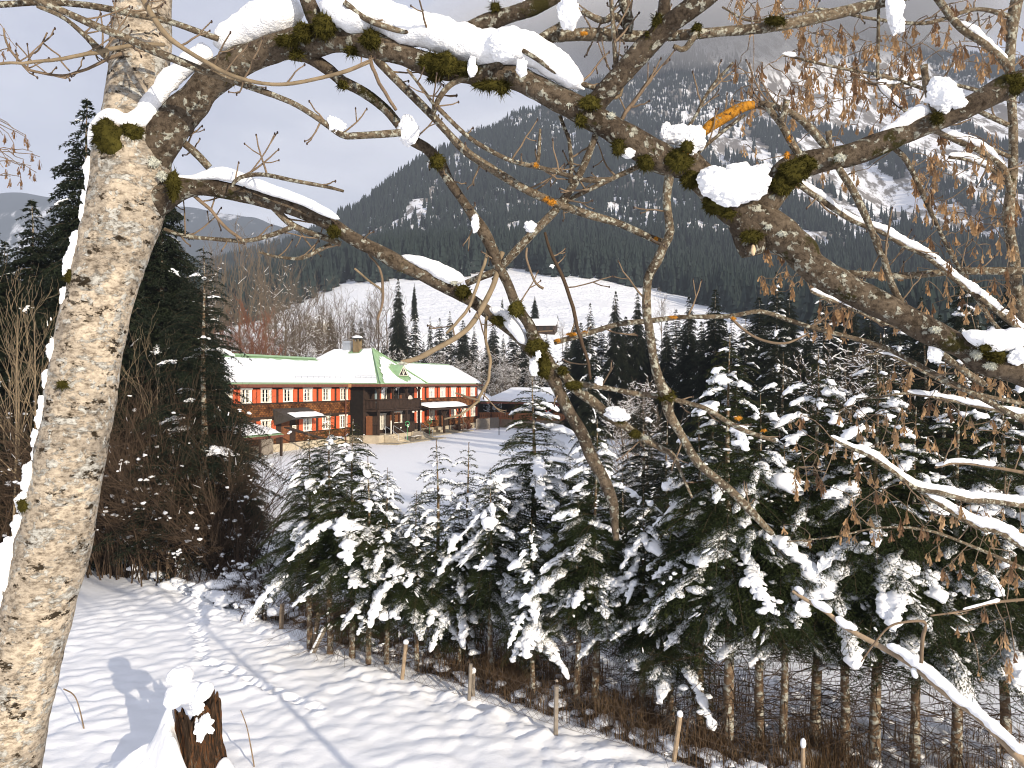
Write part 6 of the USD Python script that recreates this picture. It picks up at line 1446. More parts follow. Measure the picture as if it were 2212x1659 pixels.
limb('up_right', [(1270, 245, 46, 4.05), (1297, 213, 46, 4.0), (1337, 167, 45, 3.95), (1387, 110, 45, 3.9), (1437, 60, 44, 3.85), (1475, 30, 43, 3.8), (1542, -20, 42, 3.75), (1640, -90, 40, 3.7)], seed=4)
limb('up_spur', [(1427, 68, 30, 3.86), (1432, 40, 27, 3.86), (1436, 0, 24, 3.87), (1440, -60, 22, 3.9)], seed=5, name='branch')
limb('across_top', [(1165, 98, 20), (1177, 83, 25), (1237, 75, 26), (1304, 75, 26), (1371, 78, 24), (1454, 77, 23), (1575, 67, 22), (1675, 57, 22), (1758, 40, 25), (1842, 20, 23), (1925, 0, 22), (2010, -25, 20)], 4.15, 4.35, seed=6, name='branch', twigs=12)
limb('across_left', [(1128, 108, 13), (1150, 92, 14), (1180, 72, 14), (1212, 52, 13), (1250, 20, 10)], 3.95, 4.1, seed=7, name='branch')
limb('across_low', [(1128, 108, 11), (1160, 128, 10), (1220, 168, 10), (1287, 190, 12)], 3.92, 4.0, seed=8, name='branch', twigs=3)
limb('top_mid', [(1005, 70, 32), (1037, 55, 36), (1077, 40, 36), (1137, 20, 34), (1197, -7, 32), (1290, -50, 30)], 4.2, 4.2, seed=9, name='limb')
limb('upward_fork', [(690, 85, 34, 4.08), (685, 50, 34, 4.05), (672, 20, 33, 4.02), (650, -40, 32, 4.0)], seed=10, name='branch')
limb('upward_fork2', [(792, 80, 28, 4.03), (800, 40, 24, 4.05), (805, 0, 24, 4.07), (806, -50, 22, 4.1)], seed=11, name='branch')
limb('lower', [(300, 440, 90), (340, 425, 84), (377, 411, 58), (417, 404, 40), (467, 408, 37), (533, 423, 34), (600, 440, 33), (650, 457, 31), (700, 477, 31), (737, 498, 31), (771, 520, 31), (820, 545, 32), (870, 573, 32), (920, 596, 32), (970, 623, 31), (1020, 650, 28), (1070, 686, 28), (1114, 720, 29), (1147, 750, 36), (1165, 768, 38), (1180, 783, 35), (1204, 836, 27), (1227, 886, 26), (1257, 936, 27), (1277, 986, 26), (1304, 1036, 24), (1324, 1086, 22), (1328, 1133, 16), (1331, 1166, 13)], 4.3, 4.6, seed=12, label='second limb sagging from the trunk down across the middle', twigs=10)
limb('hanging', [(600, 108, 32), (637, 117, 28), (667, 123, 27), (710, 150, 25), (737, 173, 24), (787, 200, 23), (830, 233, 22), (860, 267, 22), (887, 300, 24), (924, 323, 23), (950, 353, 25), (970, 390, 20), (997, 430, 19), (1020, 463, 21), (1044, 500, 25), (1067, 547, 25), (1074, 570, 24), (1097, 613, 22), (1117, 663, 22), (1144, 703, 23), (1160, 750, 28)], 4.12, 4.42, seed=13, name='limb', twigs=10)
limb('straight', [(808, 105, 24), (817, 130, 19), (847, 163, 17), (894, 210, 18), (934, 250, 17), (970, 290, 17), (1010, 330, 18), (1070, 370, 17), (1137, 410, 17), (1204, 440, 18), (1270, 463, 18), (1337, 483, 16), (1404, 513, 15), (1437, 527, 18)], 4.02, 4.28, seed=14, name='branch', twigs=10)
limb('dropping', [(1448, 350, 24), (1447, 373, 21), (1440, 433, 19), (1447, 500, 19), (1432, 535, 19), (1420, 563, 20), (1400, 603, 19), (1397, 670, 19), (1404, 720, 18), (1414, 786, 19), (1427, 830, 22), (1440, 856, 28), (1444, 890, 21), (1464, 926, 18), (1475, 945, 17), (1505, 996, 18), (1542, 1030, 18), (1582, 1063, 18), (1618, 1100, 17), (1642, 1126, 16), (1668, 1153, 12)], 4.1, 4.55, seed=15, name='limb', twigs=8)
limb('crossing', [(1287, 290, 15), (1284, 300, 14), (1260, 360, 16), (1237, 403, 17), (1197, 457, 18), (1154, 500, 18), (1110, 547, 18), (1074, 583, 17), (1040, 598, 16), (1008, 612, 16)], 4.08, 4.42, seed=16, name='branch', twigs=5)
limb('cross_low', [(1400, 345, 12), (1384, 357, 11), (1320, 387, 11), (1257, 417, 10), (1215, 440, 9)], 4.1, 4.22, seed=17, name='branch', twigs=5)
limb('thin_arc', [(880, 150, 6), (915, 195, 7), (937, 225, 8), (950, 237, 10), (997, 283, 10), (1037, 313, 10), (1104, 347, 10), (1170, 363, 10), (1230, 380, 10), (1270, 390, 10), (1324, 387, 9)], 3.98, 4.05, seed=18, name='branch', twigs=12)
limb('thin_hook', [(1075, 135, 13), (1060, 143, 14), (1020, 160, 14), (977, 180, 13), (950, 210, 12), (934, 248, 11)], 3.98, 4.0, seed=19, name='branch', twigs=4)
limb('snow_twig', [(744, 5, 12), (790, 40, 13), (840, 60, 12), (880, 68, 12), (960, 70, 12), (1015, 72, 12), (1040, 90, 13), (1062, 120, 14), (1082, 148, 16)], 3.88, 3.98, seed=20, name='branch', twigs=4)
limb('long_left', [(40, -30, 16), (83, 0, 16), (127, 20, 15), (200, 53, 15), (267, 80, 16), (333, 110, 18), (383, 130, 16), (433, 150, 15), (500, 173, 14), (567, 197, 14), (633, 223, 13), (683, 253, 13), (737, 290, 15), (770, 293, 15), (820, 290, 16), (866, 287, 16)], 3.75, 3.95, seed=21, name='branch', twigs=8)
limb('top_left', [(-60, 12, 13), (0, 10, 13), (100, 5, 13), (200, 13, 14), (300, 33, 13), (367, 47, 13), (433, 70, 13), (472, 84, 12)], 3.8, 4.1, seed=22, name='branch', twigs=6, mat=BRANCH_BARK)
limb('mid_left', [(-60, 142, 6), (0, 138, 6), (133, 127, 8), (233, 107, 9), (283, 97, 9), (355, 95, 8)], 3.8, 4.0, seed=23, name='branch', twigs=4, mat=PALE_TWIG)
limb('curved', [(300, -30, 13), (310, 0, 12), (333, 40, 12), (360, 77, 12), (400, 107, 10), (450, 137, 9), (500, 163, 9), (567, 180, 8), (633, 180, 8), (737, 157, 8), (798, 133, 9)], 3.72, 3.9, seed=24, name='branch', twigs=8, mat=PALE_TWIG)
limb('twig_left', [(7, 60, 4), (20, 103, 5), (50, 140, 6), (77, 155, 6), (133, 163, 6), (177, 153, 6), (233, 127, 7), (265, 115, 8)], 3.9, 4.1, seed=25, name='branch', twigs=12, mat=TWIG_BARK)
limb('twig_left2', [(60, 150, 4), (62, 130, 4), (70, 117, 4), (83, 110, 4), (102, 72, 4)], 4.0, 4.0, seed=26, name='twig')
limb('twig_left3', [(95, 95, 4), (127, 120, 4), (133, 135, 4), (150, 153, 4)], 4.0, 4.0, seed=27, name='twig')
limb('trunk_twig', [(80, 14, 6), (90, 17, 8), (140, 40, 9), (187, 80, 12), (207, 100, 15), (247, 137, 18), (275, 160, 18)], 4.2, 4.25, seed=28, name='branch', twigs=9)
limb('hook_right', [(500, 405, 7), (503, 398, 8), (520, 383, 9), (567, 377, 10), (633, 390, 9), (703, 403, 8), (742, 413, 6)], 4.15, 4.05, seed=29, name='branch', twigs=5)
limb('stub_under', [(378, 290, 16), (387, 300, 17), (425, 333, 17), (452, 362, 16)], 4.3, 4.38, seed=30, name='branch', twigs=4)
limb('under1', [(405, 410, 9), (420, 423, 9), (455, 455, 8), (490, 493, 8), (520, 517, 7)], 4.35, 4.4, seed=31, name='branch', twigs=5)
limb('under2', [(355, 495, 8), (400, 510, 9), (460, 516, 9), (530, 520, 10), (585, 508, 10), (633, 490, 12)], 4.45, 4.42, seed=32, name='branch', twigs=6)
limb('under3', [(572, 432, 14), (590, 447, 15), (633, 487, 15), (700, 513, 14), (737, 527, 13)], 4.36, 4.5, seed=33, name='branch', twigs=4)
limb('under4', [(560, 545, 6), (600, 555, 7), (650, 558, 9), (690, 540, 10), (715, 528, 11)], 4.5, 4.45, seed=34, name='branch', twigs=4)
limb('fork_right', [(1185, 790, 24), (1214, 806, 21), (1244, 840, 23), (1284, 870, 21), (1317, 900, 22), (1354, 923, 19), (1387, 946, 16), (1430, 970, 14), (1455, 985, 11), (1475, 1030, 7), (1495, 1075, 5)], 4.5, 4.6, seed=35, name='branch', twigs=4)
limb('thin_right', [(1244, 830, 14), (1257, 830, 13), (1320, 840, 12), (1370, 850, 12), (1424, 856, 12), (1475, 868, 11), (1525, 883, 11), (1575, 913, 11), (1608, 930, 10), (1675, 953, 9)], 4.5, 4.35, seed=36, name='branch', twigs=6)
limb('long_right', [(1197, 740, 12), (1270, 720, 12), (1337, 700, 12), (1404, 693, 12), (1475, 685, 11), (1575, 683, 10), (1642, 673, 10), (1708, 693, 10), (1762, 710, 10), (1842, 730, 10), (1908, 750, 11), (1975, 783, 11), (2042, 820, 12), (2108, 853, 13), (2212, 910, 14), (2300, 960, 14)], 4.5, 4.0, seed=37, name='branch', twigs=8)
limb('long_right_sub', [(1578, 683, 6), (1585, 690, 7), (1608, 713, 6), (1642, 733, 6), (1682, 743, 6), (1715, 735, 5), (1742, 723, 4)], 4.28, 4.2, seed=38, name='twig')
limb('low_pale', [(1085, 545, 11), (1077, 573, 11), (1064, 620, 12), (1024, 693, 12), (990, 726, 12), (937, 756, 12), (900, 775, 11), (866, 783, 10)], 4.38, 4.2, seed=39, name='branch', mat=PALE_TWIG, twigs=2)
limb('low_pale2', [(1053, 535, 7), (1050, 553, 7), (1037, 596, 7), (1014, 663, 7), (990, 693, 7), (964, 720, 5)], 4.36, 4.25, seed=40, name='branch', mat=PALE_TWIG, twigs=2)
limb('low_thin', [(1056, 676, 8), (1050, 693, 7), (1049, 740, 7), (1059, 773, 7), (1054, 820, 7), (1034, 863, 6), (1034, 865, 6), (997, 893, 5), (960, 906, 4)], 4.46, 4.3, seed=41, name='branch', mat=PALE_TWIG, twigs=4)
limb('low_thin2', [(1034, 864, 6), (1010, 858, 5), (985, 848, 4)], 4.32, 4.3, seed=42, name='twig')
limb('hang1', [(1176, 500, 6), (1194, 553, 7), (1217, 600, 8), (1234, 653, 8), (1250, 720, 8), (1267, 766, 7), (1277, 820, 6)], 4.3, 4.45, seed=43, name='branch', twigs=5, mat=BRUSH_BARK)
limb('hang2', [(1139, 535, 5), (1137, 553, 5), (1144, 580, 5), (1157, 613, 5), (1174, 623, 6)], 4.3, 4.3, seed=44, name='twig')
limb('hang3', [(767, 580, 5), (794, 603, 5), (824, 626, 5), (827, 650, 5), (817, 690, 4)], 4.48, 4.4, seed=45, name='twig', mat=PALE_TWIG)
limb('hang4', [(790, 535, 6), (800, 553, 5), (820, 580, 5), (827, 620, 6), (825, 663, 5), (815, 692, 4)], 4.48, 4.4, seed=46, name='twig', mat=TWIG_BARK)
limb('hang5', [(800, 120, 9), (805, 150, 8), (825, 190, 8), (855, 238, 7)], 4.0, 3.95, seed=47, name='twig')
limb('up1', [(1160, 355, 9), (1163, 330, 8), (1165, 300, 7), (1166, 278, 5)], 4.02, 4.0, seed=48, name='twig', mat=BRANCH_BARK)
limb('up2', [(1232, 395, 9), (1235, 340, 9), (1225, 290, 8), (1208, 250, 8)], 4.15, 4.1, seed=49, name='branch', mat=BRANCH_BARK, twigs=3)
limb('right_sub1', [(1740, 345, 14), (1720, 325, 15), (1700, 290, 15), (1685, 265, 15), (1665, 240, 14), (1655, 222, 14)], 4.15, 4.05, seed=50, name='branch', twigs=4)
limb('right_sub2', [(1790, 325, 13), (1770, 300, 16), (1755, 282, 17), (1730, 258, 15), (1700, 240, 14), (1665, 228, 15), (1640, 224, 15)], 4.12, 4.08, seed=51, name='branch', twigs=5)
limb('orange', [(1630, 226, 16), (1605, 231, 22), (1570, 250, 25), (1535, 272, 24), (1515, 290, 16), (1490, 297, 12)], 4.08, 4.15, seed=52, name='branch', mat=ORANGE_BARK, label='branch crusted with orange lichen')
limb('right_sub3', [(1687, 262, 14), (1694, 240, 13), (1700, 215, 15)], 4.06, 4.02, seed=53, name='branch_stub')
limb('right_sub4', [(1793, 325, 14), (1791, 300, 13), (1790, 283, 15)], 4.12, 4.08, seed=54, name='branch_stub')
limb('right_sub5', [(2022, 240, 18), (2010, 215, 17), (2000, 180, 16), (1996, 140, 15)], 4.02, 4.0, seed=55, name='branch_stub', mat=BRANCH_BARK)
limb('right_drop', [(1812, 350, 14), (1812, 363, 15), (1842, 410, 15), (1868, 463, 15), (1888, 510, 14), (1902, 547, 14), (1908, 553, 14), (1925, 610, 15), (1958, 673, 15), (2008, 740, 15), (2058, 783, 15), (2125, 830, 14)], 4.12, 4.3, seed=56, name='branch', twigs=8)
limb('up_twigs1', [(1475, 345, 8), (1500, 335, 8), (1530, 310, 7), (1580, 270, 8), (1608, 248, 7)], 4.15, 4.1, seed=57, name='twig', twigs=3, mat=BRANCH_BARK)
limb('up_twigs2', [(1470, 300, 8), (1500, 255, 7), (1520, 215, 7), (1540, 185, 7), (1570, 150, 6), (1585, 135, 5)], 4.12, 4.0, seed=58, name='twig', twigs=4, mat=BRANCH_BARK)
limb('up_twigs3', [(1305, 215, 9), (1340, 205, 8), (1345, 185, 8), (1365, 165, 6)], 4.0, 4.0, seed=59, name='twig', twigs=5, mat=PALE_TWIG)
limb('up_twigs4', [(1340, 260, 9), (1365, 225, 9), (1390, 190, 8), (1408, 163, 7)], 4.05, 4.0, seed=60, name='twig', twigs=5)
limb('vert_a', [(1355, 70, 20), (1358, 40, 20), (1345, 0, 18), (1340, -40, 16)], 4.1, 4.1, seed=61, name='branch', twigs=5)
limb('vert_b', [(1330, 150, 9), (1328, 110, 10), (1325, 60, 10), (1320, 0, 9), (1318, -30, 9)], 4.0, 4.1, seed=62, name='branch', twigs=6)
limb('top_twigs', [(1258, 25, 12), (1300, 45, 14), (1330, 35, 15), (1350, 55, 14)], 4.15, 4.12, seed=63, name='branch', twigs=6)
limb('corner_right', [(1468, 80, 14), (1500, 70, 14), (1510, 60, 15), (1480, 105, 12), (1455, 100, 10)], 4.2, 4.1, seed=64, name='branch')
limb('dark_right', [(1790, 585, 14), (1825, 590, 15), (1942, 596, 16), (2075, 586, 16), (2212, 585, 16), (2300, 580, 16)], 4.7, 4.5, seed=65, name='branch', twigs=6)

# moss: tufts of short hair
def moss(items, seed, name='moss', parent=ash, mat=MOSS, hair=0.016, dens=1.0):
    r = np.random.default_rng(seed)
    for (u, v_, rx, ry, d) in items:
        if name != 'moss': rx, ry, d = rx * 0.72, ry * 0.6, d + 0.012
        sc = d / FOC; n = int(70 + rx * ry * 0.75 * dens); dirn = r.normal(0, 1, (n, 3)); dirn /= np.linalg.norm(dirn, axis=1, keepdims=True)
        c = P(u, v_, d); rad = np.array([rx * sc, min(rx, ry) * sc * 1.0, ry * sc])
        mb = MB(); sd_ = int(r.integers(1, 900)); mb.add(*blob(c, rad * 0.9, sd_, 3, 0.45, 2.2))
        base = c + dirn * rad * (0.9 * (1 + 0.9 * (meshkit.fbm(dirn * 2.2 + sd_ * 7.3, 3, sd_) - 0.5)))[:, None]; o = dirn + r.normal(0, 0.5, (n, 3)) - [0, 0, 0.25]; tip = base + o * hair * r.uniform(0.5, 1.2, n)[:, None]; w = np.cross(o, r.normal(0, 1, (n, 3))); w /= np.linalg.norm(w, axis=1, keepdims=True); w *= 0.0028
        mb.add(np.stack([base - w, base + w, tip], 1).reshape(-1, 3), np.arange(3 * n).reshape(-1, 3))
        obj(name, mb.mesh(), mat, parent)
moss([(245, 300, 40, 46, 4.16), (225, 325, 20, 40, 4.2), (285, 285, 25, 20, 4.14), (375, 400, 14, 32, 4.2), (152, 598, 10, 16, 4.18), (135, 830, 11, 9, 4.08), (48, 1092, 9, 14, 4.12)], 1)
moss([(620, 88, 26, 12, 4.0), (655, 70, 20, 22, 3.97), (700, 55, 26, 26, 3.96), (800, 85, 22, 20, 3.93), (960, 140, 30, 24, 3.93), (930, 135, 26, 20, 3.94), (1010, 148, 24, 16, 3.94)], 2, dens=1.2)
moss([(1060, 185, 38, 10, 4.0), (1085, 190, 12, 14, 4.0), (940, 168, 16, 8, 4.0), (760, 108, 14, 10, 4.0), (640, 118, 14, 9, 4.05), (500, 170, 12, 7, 4.15)], 3, hair=0.024)
moss([(1275, 222, 24, 16, 3.97), (1335, 318, 14, 18, 4.02), (1395, 350, 17, 20, 4.05), (1255, 260, 12, 14, 4.0), (1400, 78, 8, 10, 3.85), (1424, 50, 16, 20, 3.84), (1070, 15, 10, 10, 4.15)], 4)
moss([(1465, 345, 34, 24, 4.05), (1485, 318, 14, 14, 4.0), (1495, 385, 24, 22, 4.1), (1715, 372, 34, 28, 4.08), (1740, 355, 22, 20, 4.08), (1690, 400, 26, 22, 4.1), (1545, 440, 26, 24, 4.12), (1580, 460, 22, 14, 4.12), (1625, 510, 24, 14, 4.1), (2024, 255, 12, 13, 3.95), (2190, 180, 26, 24, 3.93)], 5)
moss([(945, 350, 16, 16, 4.15), (1000, 630, 17, 15, 4.4), (1116, 668, 17, 17, 4.30), (720, 500, 14, 14, 4.35), (740, 183, 10, 10, 4.12), (1160, 750, 24, 20, 4.4), (1175, 790, 16, 30, 4.42), (1240, 832, 18, 10, 4.48), (1216, 800, 10, 10, 4.45), (1372, 937, 12, 9, 4.52), (1340, 907, 9, 8, 4.52), (1440, 856, 19, 17, 4.36), (1075, 692, 14, 12, 4.4), (872, 573, 12, 12, 4.42)], 6)
moss([(2130, 748, 16, 14, 3.9), (2150, 770, 22, 16, 3.92), (1505, 62, 10, 12, 4.15), (1675, 45, 24, 9, 4.2)], 7)
moss([(1262, 72, 12, 6, 4.1), (1192, 437, 14, 10, 4.15), (1180, 430, 8, 7, 4.15), (1415, 517, 12, 9, 4.25), (1235, 722, 16, 6, 4.45), (1265, 718, 10, 6, 4.45), (1205, 735, 8, 6, 4.45), (1595, 903, 12, 6, 4.35), (1650, 930, 8, 5, 4.35), (1455, 685, 12, 5, 4.3), (1480, 330, 12, 6, 4.0), (1700, 335, 7, 14, 4.05), (1706, 300, 6, 12, 4.0), (1585, 688, 6, 5, 4.2), (1158, 357, 6, 7, 3.98)], 8, name='orange_lichen', mat=ORANGE_LICHEN, hair=0.006)
moss([(1600, 440, 16, 12, 4.1), (1620, 460, 14, 16, 4.09), (1660, 490, 13, 10, 4.09), (1690, 505, 16, 10, 4.08), (1790, 590, 22, 18, 4.08), (1818, 600, 18, 16, 4.07), (1740, 345, 16, 8, 4.1), (1815, 340, 18, 12, 4.02), (2110, 765, 16, 18, 3.92), (2140, 790, 20, 12, 3.9), (2020, 712, 16, 12, 3.95), (1230, 225, 12, 10, 3.98), (1320, 250, 12, 12, 3.98), (870, 785, 12, 6, 4.18), (330, 350, 20, 22, 4.18), (350, 380, 16, 16, 4.18), (980, 610, 9, 9, 4.38), (1395, 945, 8, 7, 4.5)], 9, name='grey_lichen', mat=LICHEN, hair=0.008)

# snow on the limbs
def ribbon(key, rows, d=None, seed=0, parent=ash, sides=26, rough=0.34, freq=10.0, step=0.018, squash=1.0):
    rr = [(u, v_, w * 2, (d if d else dA(u)) if len(q) == 0 else q[0]) for u, v_, w, *q in rows]
    p, rad = px_path(rr, step=step)
    pr = np.clip(np.minimum(np.arange(len(p)), np.arange(len(p))[::-1]) * step / (0.6 * max(rad.max(), 0.01)), 0.05, 1)**0.5
    v, f = tube(p, rad * pr, sides, 0.0)
    cen = np.vstack([np.repeat(p, sides, 0), p[:1], p[-1:]]); dv = v - cen
    dv = dv * (1 + rough * 2 * (meshkit.fbm(v * freq + seed, 3, seed) - 0.5) + rough * 1.1 * (meshkit.fbm(v * freq * 3.2, 3, seed + 3) - 0.5) + rough * 0.6 * (meshkit.fbm(v * freq * 9.0, 2, seed + 5) - 0.5))[:, None]
    low = dv[:, 2] < 0; dv[low, 2] *= 0.85
    return obj('snow', (cen + dv * [1, squash, 1], f), SNOW, parent, smooth=True)
def crumble(v, c, amp, seed):
    """Breaks a smooth snow lump up into grains and small clods."""
    d = v - c; n = d / (np.linalg.norm(d, axis=1, keepdims=True) + 1e-9)
    return v + n * (amp * ((meshkit.fbm(v * 38 + seed, 3, seed) - 0.5) * 2 + 0.5 * (meshkit.fbm(v * 110 + seed, 2, seed + 1) - 0.5) * 2))[:, None]
def lumps(items, seed, parent=ash):
    r = np.random.default_rng(seed)
    for (u, v_, rx, ry, d) in items:
        sc = d / FOC; sd = int(r.integers(1, 900)); c = P(u, v_, d); v, f = blob(c, (rx * sc, 0.8 * min(rx, ry * 1.6) * sc, ry * sc), sd, 5 if rx * ry > 1000 else 4 if rx * ry > 220 else 3, 0.45, 1.7); obj('snow', (crumble(v, c, 0.010, sd), f), SNOW, parent, smooth=True)
lo = LIMBS['arch'][2]
ribbon('fork', [(203, 332, 7, 4.27), (203, 305, 12, 4.25), (215, 272, 16, 4.22), (243, 256, 20, 4.18), (280, 264, 21, 4.15), (310, 247, 19, 4.17), (335, 212, 20, 4.2), (362, 177, 21, 4.2), (392, 152, 20, 4.2), (425, 126, 20, 4.18), (452, 104, 20, 4.15)], seed=1, parent=lo)
ribbon('big', [(462, 95, 20), (486, 88, 30), (515, 70, 36), (552, 52, 41), (592, 38, 42), (625, 28, 36), (655, 30, 20)], seed=2, parent=lo, rough=0.22)
ribbon('ridge', [(690, 8, 16, 3.98), (725, 25, 32, 3.97), (770, 36, 36, 3.96), (820, 38, 38, 3.97), (870, 60, 40, 3.98), (924, 68, 38, 3.98), (970, 84, 39, 3.98), (1037, 104, 40, 3.98), (1104, 104, 42, 3.99), (1154, 116, 37, 4.0), (1204, 144, 33, 4.0), (1237, 170, 25, 4.0), (1262, 194, 9, 4.0)], seed=3, parent=lo, rough=0.26, freq=9)
lumps([(1085, 95, 32, 36, 3.88), (1020, 145, 10, 22, 3.9), (1128, 148, 12, 20, 3.9), (1228, 22, 24, 36, 4.0)], 1, lo)
lumps([(1462, 292, 30, 20, 4.1), (1495, 300, 28, 30, 4.08), (1440, 288, 14, 20, 4.08), (1357, 332, 17, 9, 4.05), (1492, 318, 14, 14, 4.05)], 2, lo)
lumps([(1585, 400, 70, 36, 4.05), (1545, 392, 34, 30, 4.02), (1636, 385, 28, 26, 4.04), (1600, 372, 34, 20, 4.04), (1575, 425, 36, 20, 4.0)], 3, lo)
ribbon('vcrotch', [(2078, 718, 8, 3.95), (2105, 728, 18, 3.93), (2140, 738, 28, 3.92), (2178, 735, 26, 3.92), (2225, 722, 22, 3.9)], seed=4, parent=lo)
lumps([(2200, 768, 22, 20, 3.9), (2020, 760, 16, 20, 4.05)], 4, lo)
lr = LIMBS['right_up'][2]
ribbon('rup', [(1898, 298, 6), (1912, 288, 12), (1945, 272, 17), (1978, 252, 18), (2003, 232, 17)], seed=5, parent=lr)
lumps([(2040, 208, 33, 34, 3.98), (2025, 190, 20, 26, 3.98), (2065, 222, 24, 18, 3.98)], 5, lr)
ribbon('low1', [(378, 383, 4), (417, 384, 6), (450, 378, 11), (482, 376, 15), (512, 384, 15), (545, 397, 14), (585, 411, 13), (625, 424, 11), (662, 438, 10), (700, 457, 9), (733, 473, 5)], d=4.3, seed=6, parent=LIMBS['lower'][2], freq=7, rough=0.2)
ribbon('low2', [(868, 552, 5), (905, 566, 12), (940, 580, 17), (975, 598, 17), (1003, 604, 11)], d=4.42, seed=7, parent=LIMBS['lower'][2])
ribbon('low3', [(1056, 666, 6), (1085, 680, 13), (1106, 702, 13), (1121, 722, 11), (1136, 744, 8)], d=4.45, seed=8, parent=LIMBS['lower'][2])
lumps([(1156, 790, 11, 24, 4.42), (1162, 765, 6, 10, 4.36)], 6, LIMBS['lower'][2])
lumps([(882, 282, 22, 29, 4.1), (880, 262, 14, 14, 4.1), (1027, 482, 9, 20, 4.26), (1193, 575, 4, 4, 4.3)], 7, LIMBS['hanging'][2])
lumps([(727, 271, 18, 16, 3.92), (715, 262, 10, 10, 3.92)], 8, LIMBS['long_left'][2])
lumps([(1145, 490, 14, 12, 4.18)], 9, LIMBS['crossing'][2]); lumps([(1330, 892, 21, 15, 4.5), (1348, 902, 12, 10, 4.5)], 10, LIMBS['fork_right'][2]); lumps([(1294, 822, 9, 10, 4.4)], 11, LIMBS['thin_right'][2])
lumps([(1932, 18, 18, 36, 4.25), (1938, 52, 14, 22, 4.25), (1932, 68, 7, 8, 4.25)], 12, LIMBS['across_top'][2])
lumps([(194, 365, 13, 24, 4.2), (194, 400, 10, 24, 4.2), (182, 462, 11, 26, 4.2), (184, 425, 10, 14, 4.2), (166, 522, 14, 26, 4.2), (151, 573, 15, 27, 4.2), (156, 548, 11, 14, 4.2), (141, 642, 11, 22, 4.2), (115, 757, 13, 26, 4.2), (101, 820, 11, 20, 4.2), (92, 872, 10, 16, 4.2), (87, 905, 11, 22, 4.2), (78, 950, 11, 22, 4.2), (75, 980, 7, 16, 4.2), (63, 1020, 14, 22, 4.2), (56, 1045, 11, 18, 4.2), (47, 1084, 13, 22, 4.2), (40, 1138, 13, 28, 4.2), (20, 1192, 23, 32, 4.2), (6, 1246, 25, 38, 4.2), (-4, 1295, 19, 26, 4.2)], 13)

# ------------------------------------------------------------------ the seed hung tree at the right
maple = thing('seed_hung_tree', 'leafless tree at the right hung with bunches of dry winged seeds', 'bare tree')
MP = {}
def mlimb(key, rows, d0, d1, seed, snow=None, twigs=0, label=None):
    wmax = max(q[2] for q in rows); p, rad = px_path(rows, d0, d1, 0.03)
    rad = rad * (1 + 0.12 * (meshkit.noise(np.stack([np.arange(len(p)) * 0.25, 0 * rad + seed, 0 * rad], 1), seed) - 0.5))
    o = obj('trunk' if key == 'trunk' else 'branch', tube(p, rad, 14 if wmax > 16 else 8, 0.12, seed, 12), BRANCH_BARK if wmax > 9 else TWIG_BARK, maple, smooth=True)
    MP[key] = p
    if snow:
        rows_s = [(u, v_ - w * 0.5 - sw * 0.40, sw * 0.74) for (u, v_, w), sw in zip(rows, snow)]
        seg, cur = [], []
        for q in rows_s:
            if q[2] > 0: cur.append(q)
            else:
                if len(cur) > 1: seg.append(cur)
                cur = []
        if len(cur) > 1: seg.append(cur)
        for k, sg in enumerate(seg):
            fr = [list(q) + [np.interp(q[0] + q[1], [rows[0][0] + rows[0][1], rows[-1][0] + rows[-1][1]], [d0, d1])] for q in sg]
            ribbon(None, fr, seed=seed + k, parent=o, sides=16, rough=0.62, freq=13, step=0.016)
    if twigs: side_twigs(p, rad, twigs, seed + 40, o, 0.05, 0.2)
mlimb('trunk', [(2205, -40, 26), (2190, 33, 24), (2182, 120, 20), (2182, 167, 19), (2188, 270, 18), (2188, 367, 19), (2178, 467, 22), (2190, 553, 22), (2200, 640, 24), (2230, 760, 26), (2290, 1000, 30), (2330, 1500, 40), (2345, 2600, 52), (2350, 3050, 60)], 4.7, 4.7, 501)
mlimb('b1', [(2010, -30, 15), (2028, 0, 15), (2075, 60, 16), (2125, 93, 15), (2175, 140, 16), (2186, 165, 15)], 4.6, 4.7, 502, snow=[0, 0, 9, 10, 8, 0], twigs=4)
mlimb('b2', [(1980, 270, 10), (2022, 283, 12), (2075, 307, 14), (2125, 330, 14), (2168, 367, 15), (2185, 420, 15)], 4.4, 4.7, 503, snow=[0, 5, 11, 12, 7, 0], twigs=5)
mlimb('b3', [(1728, 400, 12), (1775, 433, 13), (1842, 477, 11), (1908, 503, 11), (1958, 533, 11), (2000, 553, 11), (2075, 613, 11), (2125, 650, 12), (2158, 676, 12), (2210, 720, 14), (2240, 780, 14)], 4.2, 4.75, 504, snow=[7, 10, 6, 12, 12, 11, 11, 12, 11, 10, 0], twigs=8)
mlimb('b4', [(1932, 320, 12), (1958, 347, 12), (1985, 400, 11), (2015, 467, 9), (2050, 540, 8), (2085, 600, 8), (2140, 690, 8), (2225, 780, 9)], 4.3, 4.75, 505, twigs=6)
mlimb('b5', [(1795, 946, 6), (1842, 970, 8), (1875, 983, 10), (1925, 1016, 10), (1975, 1053, 10), (2035, 1066, 11), (2092, 1080, 11), (2142, 1083, 12), (2212, 1092, 13), (2300, 1100, 14)], 4.3, 4.7, 506, snow=[5, 8, 11, 9, 11, 12, 13, 12, 12, 0], twigs=5)
mlimb('b6', [(1960, 1042, 8), (2025, 1086, 10), (2058, 1106, 11), (2108, 1136, 12), (2158, 1150, 13), (2230, 1195, 14), (2310, 1240, 14)], 4.5, 4.7, 507, snow=[4, 12, 14, 15, 17, 18, 0], twigs=3)
mlimb('b7', [(1752, 630, 6), (1775, 640, 8), (1810, 655, 8), (1850, 672, 8), (1890, 690, 8), (1930, 705, 8), (1990, 720, 9), (2100, 770, 10), (2240, 800, 12)], 4.4, 4.8, 508, snow=[6, 9, 6, 9, 10, 9, 0, 0, 0], twigs=4)
